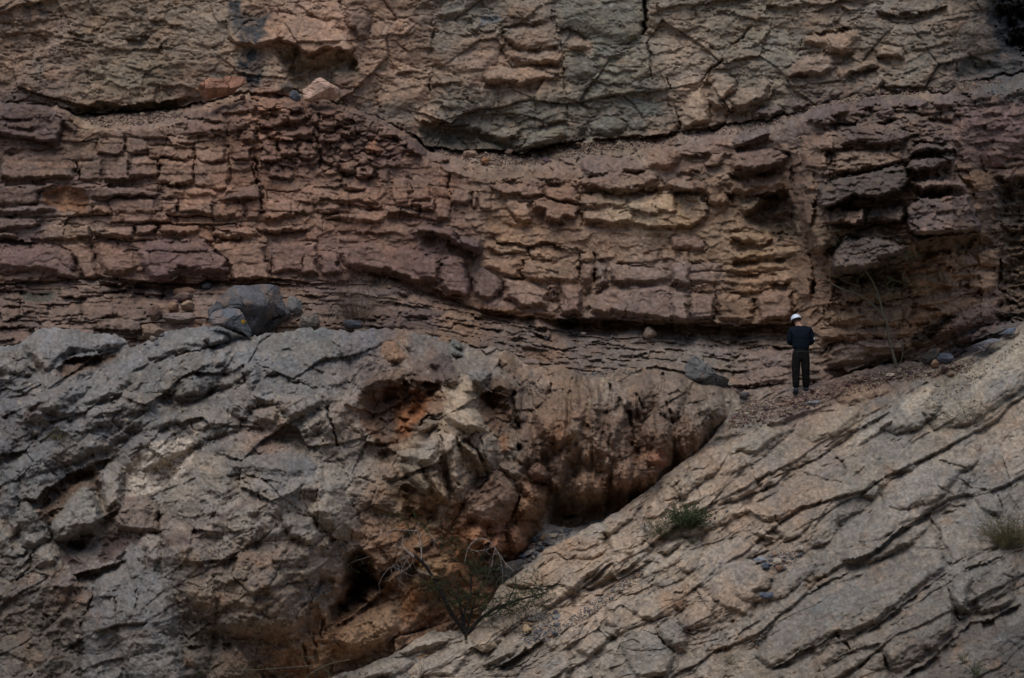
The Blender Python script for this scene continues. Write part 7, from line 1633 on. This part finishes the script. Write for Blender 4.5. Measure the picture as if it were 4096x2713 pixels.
for sx in (-1, 1):
    V_ = []; E_ = []
    yo = .12 if sx > 0 else 0.0; zo = .03 if sx > 0 else 0.0; ox = -.05 if sx < 0 else .0
    a = vert((sx * .118, -.01 + yo, .15 + zo), .066); b = vert((sx * .118, -.015 + yo, .065 + zo), .068, a); c = vert((sx * .125, .08 + yo, .050 + zo), (.056, .05), b); vert((sx * .135, .18 + yo, .042 + zo), (.05, .038), c)
    skinned("boot", V_, E_, BOOT, 1)
def lathe(name, prof, mat, M, parent, n=28, arc=6.28319, start=0):
    co = []; fa = []
    full = arc > 6.2
    m = n if full else n + 1
    for r, z in prof:
        for k in range(m):
            t = start + arc * k / n
            co.append(M @ Vector((r[0] * math.cos(t), r[1] * math.sin(t), z)))
    for i in range(len(prof) - 1):
        for k in range(n):
            fa.append((i * m + k, i * m + (k + 1) % m, (i + 1) * m + (k + 1) % m, (i + 1) * m + k))
    me = bpy.data.meshes.new(name); me.from_pydata([tuple(c) for c in co], [], fa); me.update()
    me.polygons.foreach_set("use_smooth", [True] * len(fa)); me.materials.append(mat)
    return link(name, me, parent)
from mathutils import Matrix
HM = Matrix.Translation((-.083, .095, 1.640)) @ Matrix.Scale(0.94, 4) @ Matrix.Rotation(R_(-16), 4, 'X') @ Matrix.Rotation(R_(-12), 4, 'Y')
prof = [((.125 * math.cos(a), .145 * math.cos(a)), .015 + .128 * math.sin(a)) for a in [R_(x) for x in (0, 12, 25, 38, 50, 62, 74, 84, 89.5)]]
prof = [((.118, .138), .006), ((.132, .153), .002), ((.128, .149), .018)] + prof[1:]
helmet = lathe("helmet", prof, HELM, HM, person)
lathe("helmet_band", [((.119, .139), -.018), ((.117, .137), .012)], STRAP, HM, helmet)
lathe("hair", [((.090, .105), -.055), ((.098, .116), -.03), ((.098, .118), .02)], HAIR, HM @ Matrix.Translation((0, -.005, 0)), person, 24, 4.2, math.pi + .5 - .53)
lathe("belt", [((.180, .138), .905), ((.182, .14), .92), ((.180, .138), .935)], STRAP, Matrix.Translation((0, 0, 0)), person)
# white cuff of a notebook seen past the right elbow
bm = bmesh.new(); bmesh.ops.create_cube(bm, size=1.0)
bmesh.ops.bevel(bm, geom=bm.edges[:], offset=.1, segments=2, affect='EDGES')
bm.transform(Matrix.Translation((.285, .0, 1.235)) @ Matrix.Rotation(R_(-18), 4, 'Y') @ Matrix.Diagonal((.022, .055, .085, 1)))
me = bpy.data.meshes.new("sleeve_badge"); bm.to_mesh(me); bm.free(); me.materials.append(WHITE)
link("sleeve_badge", me, person)
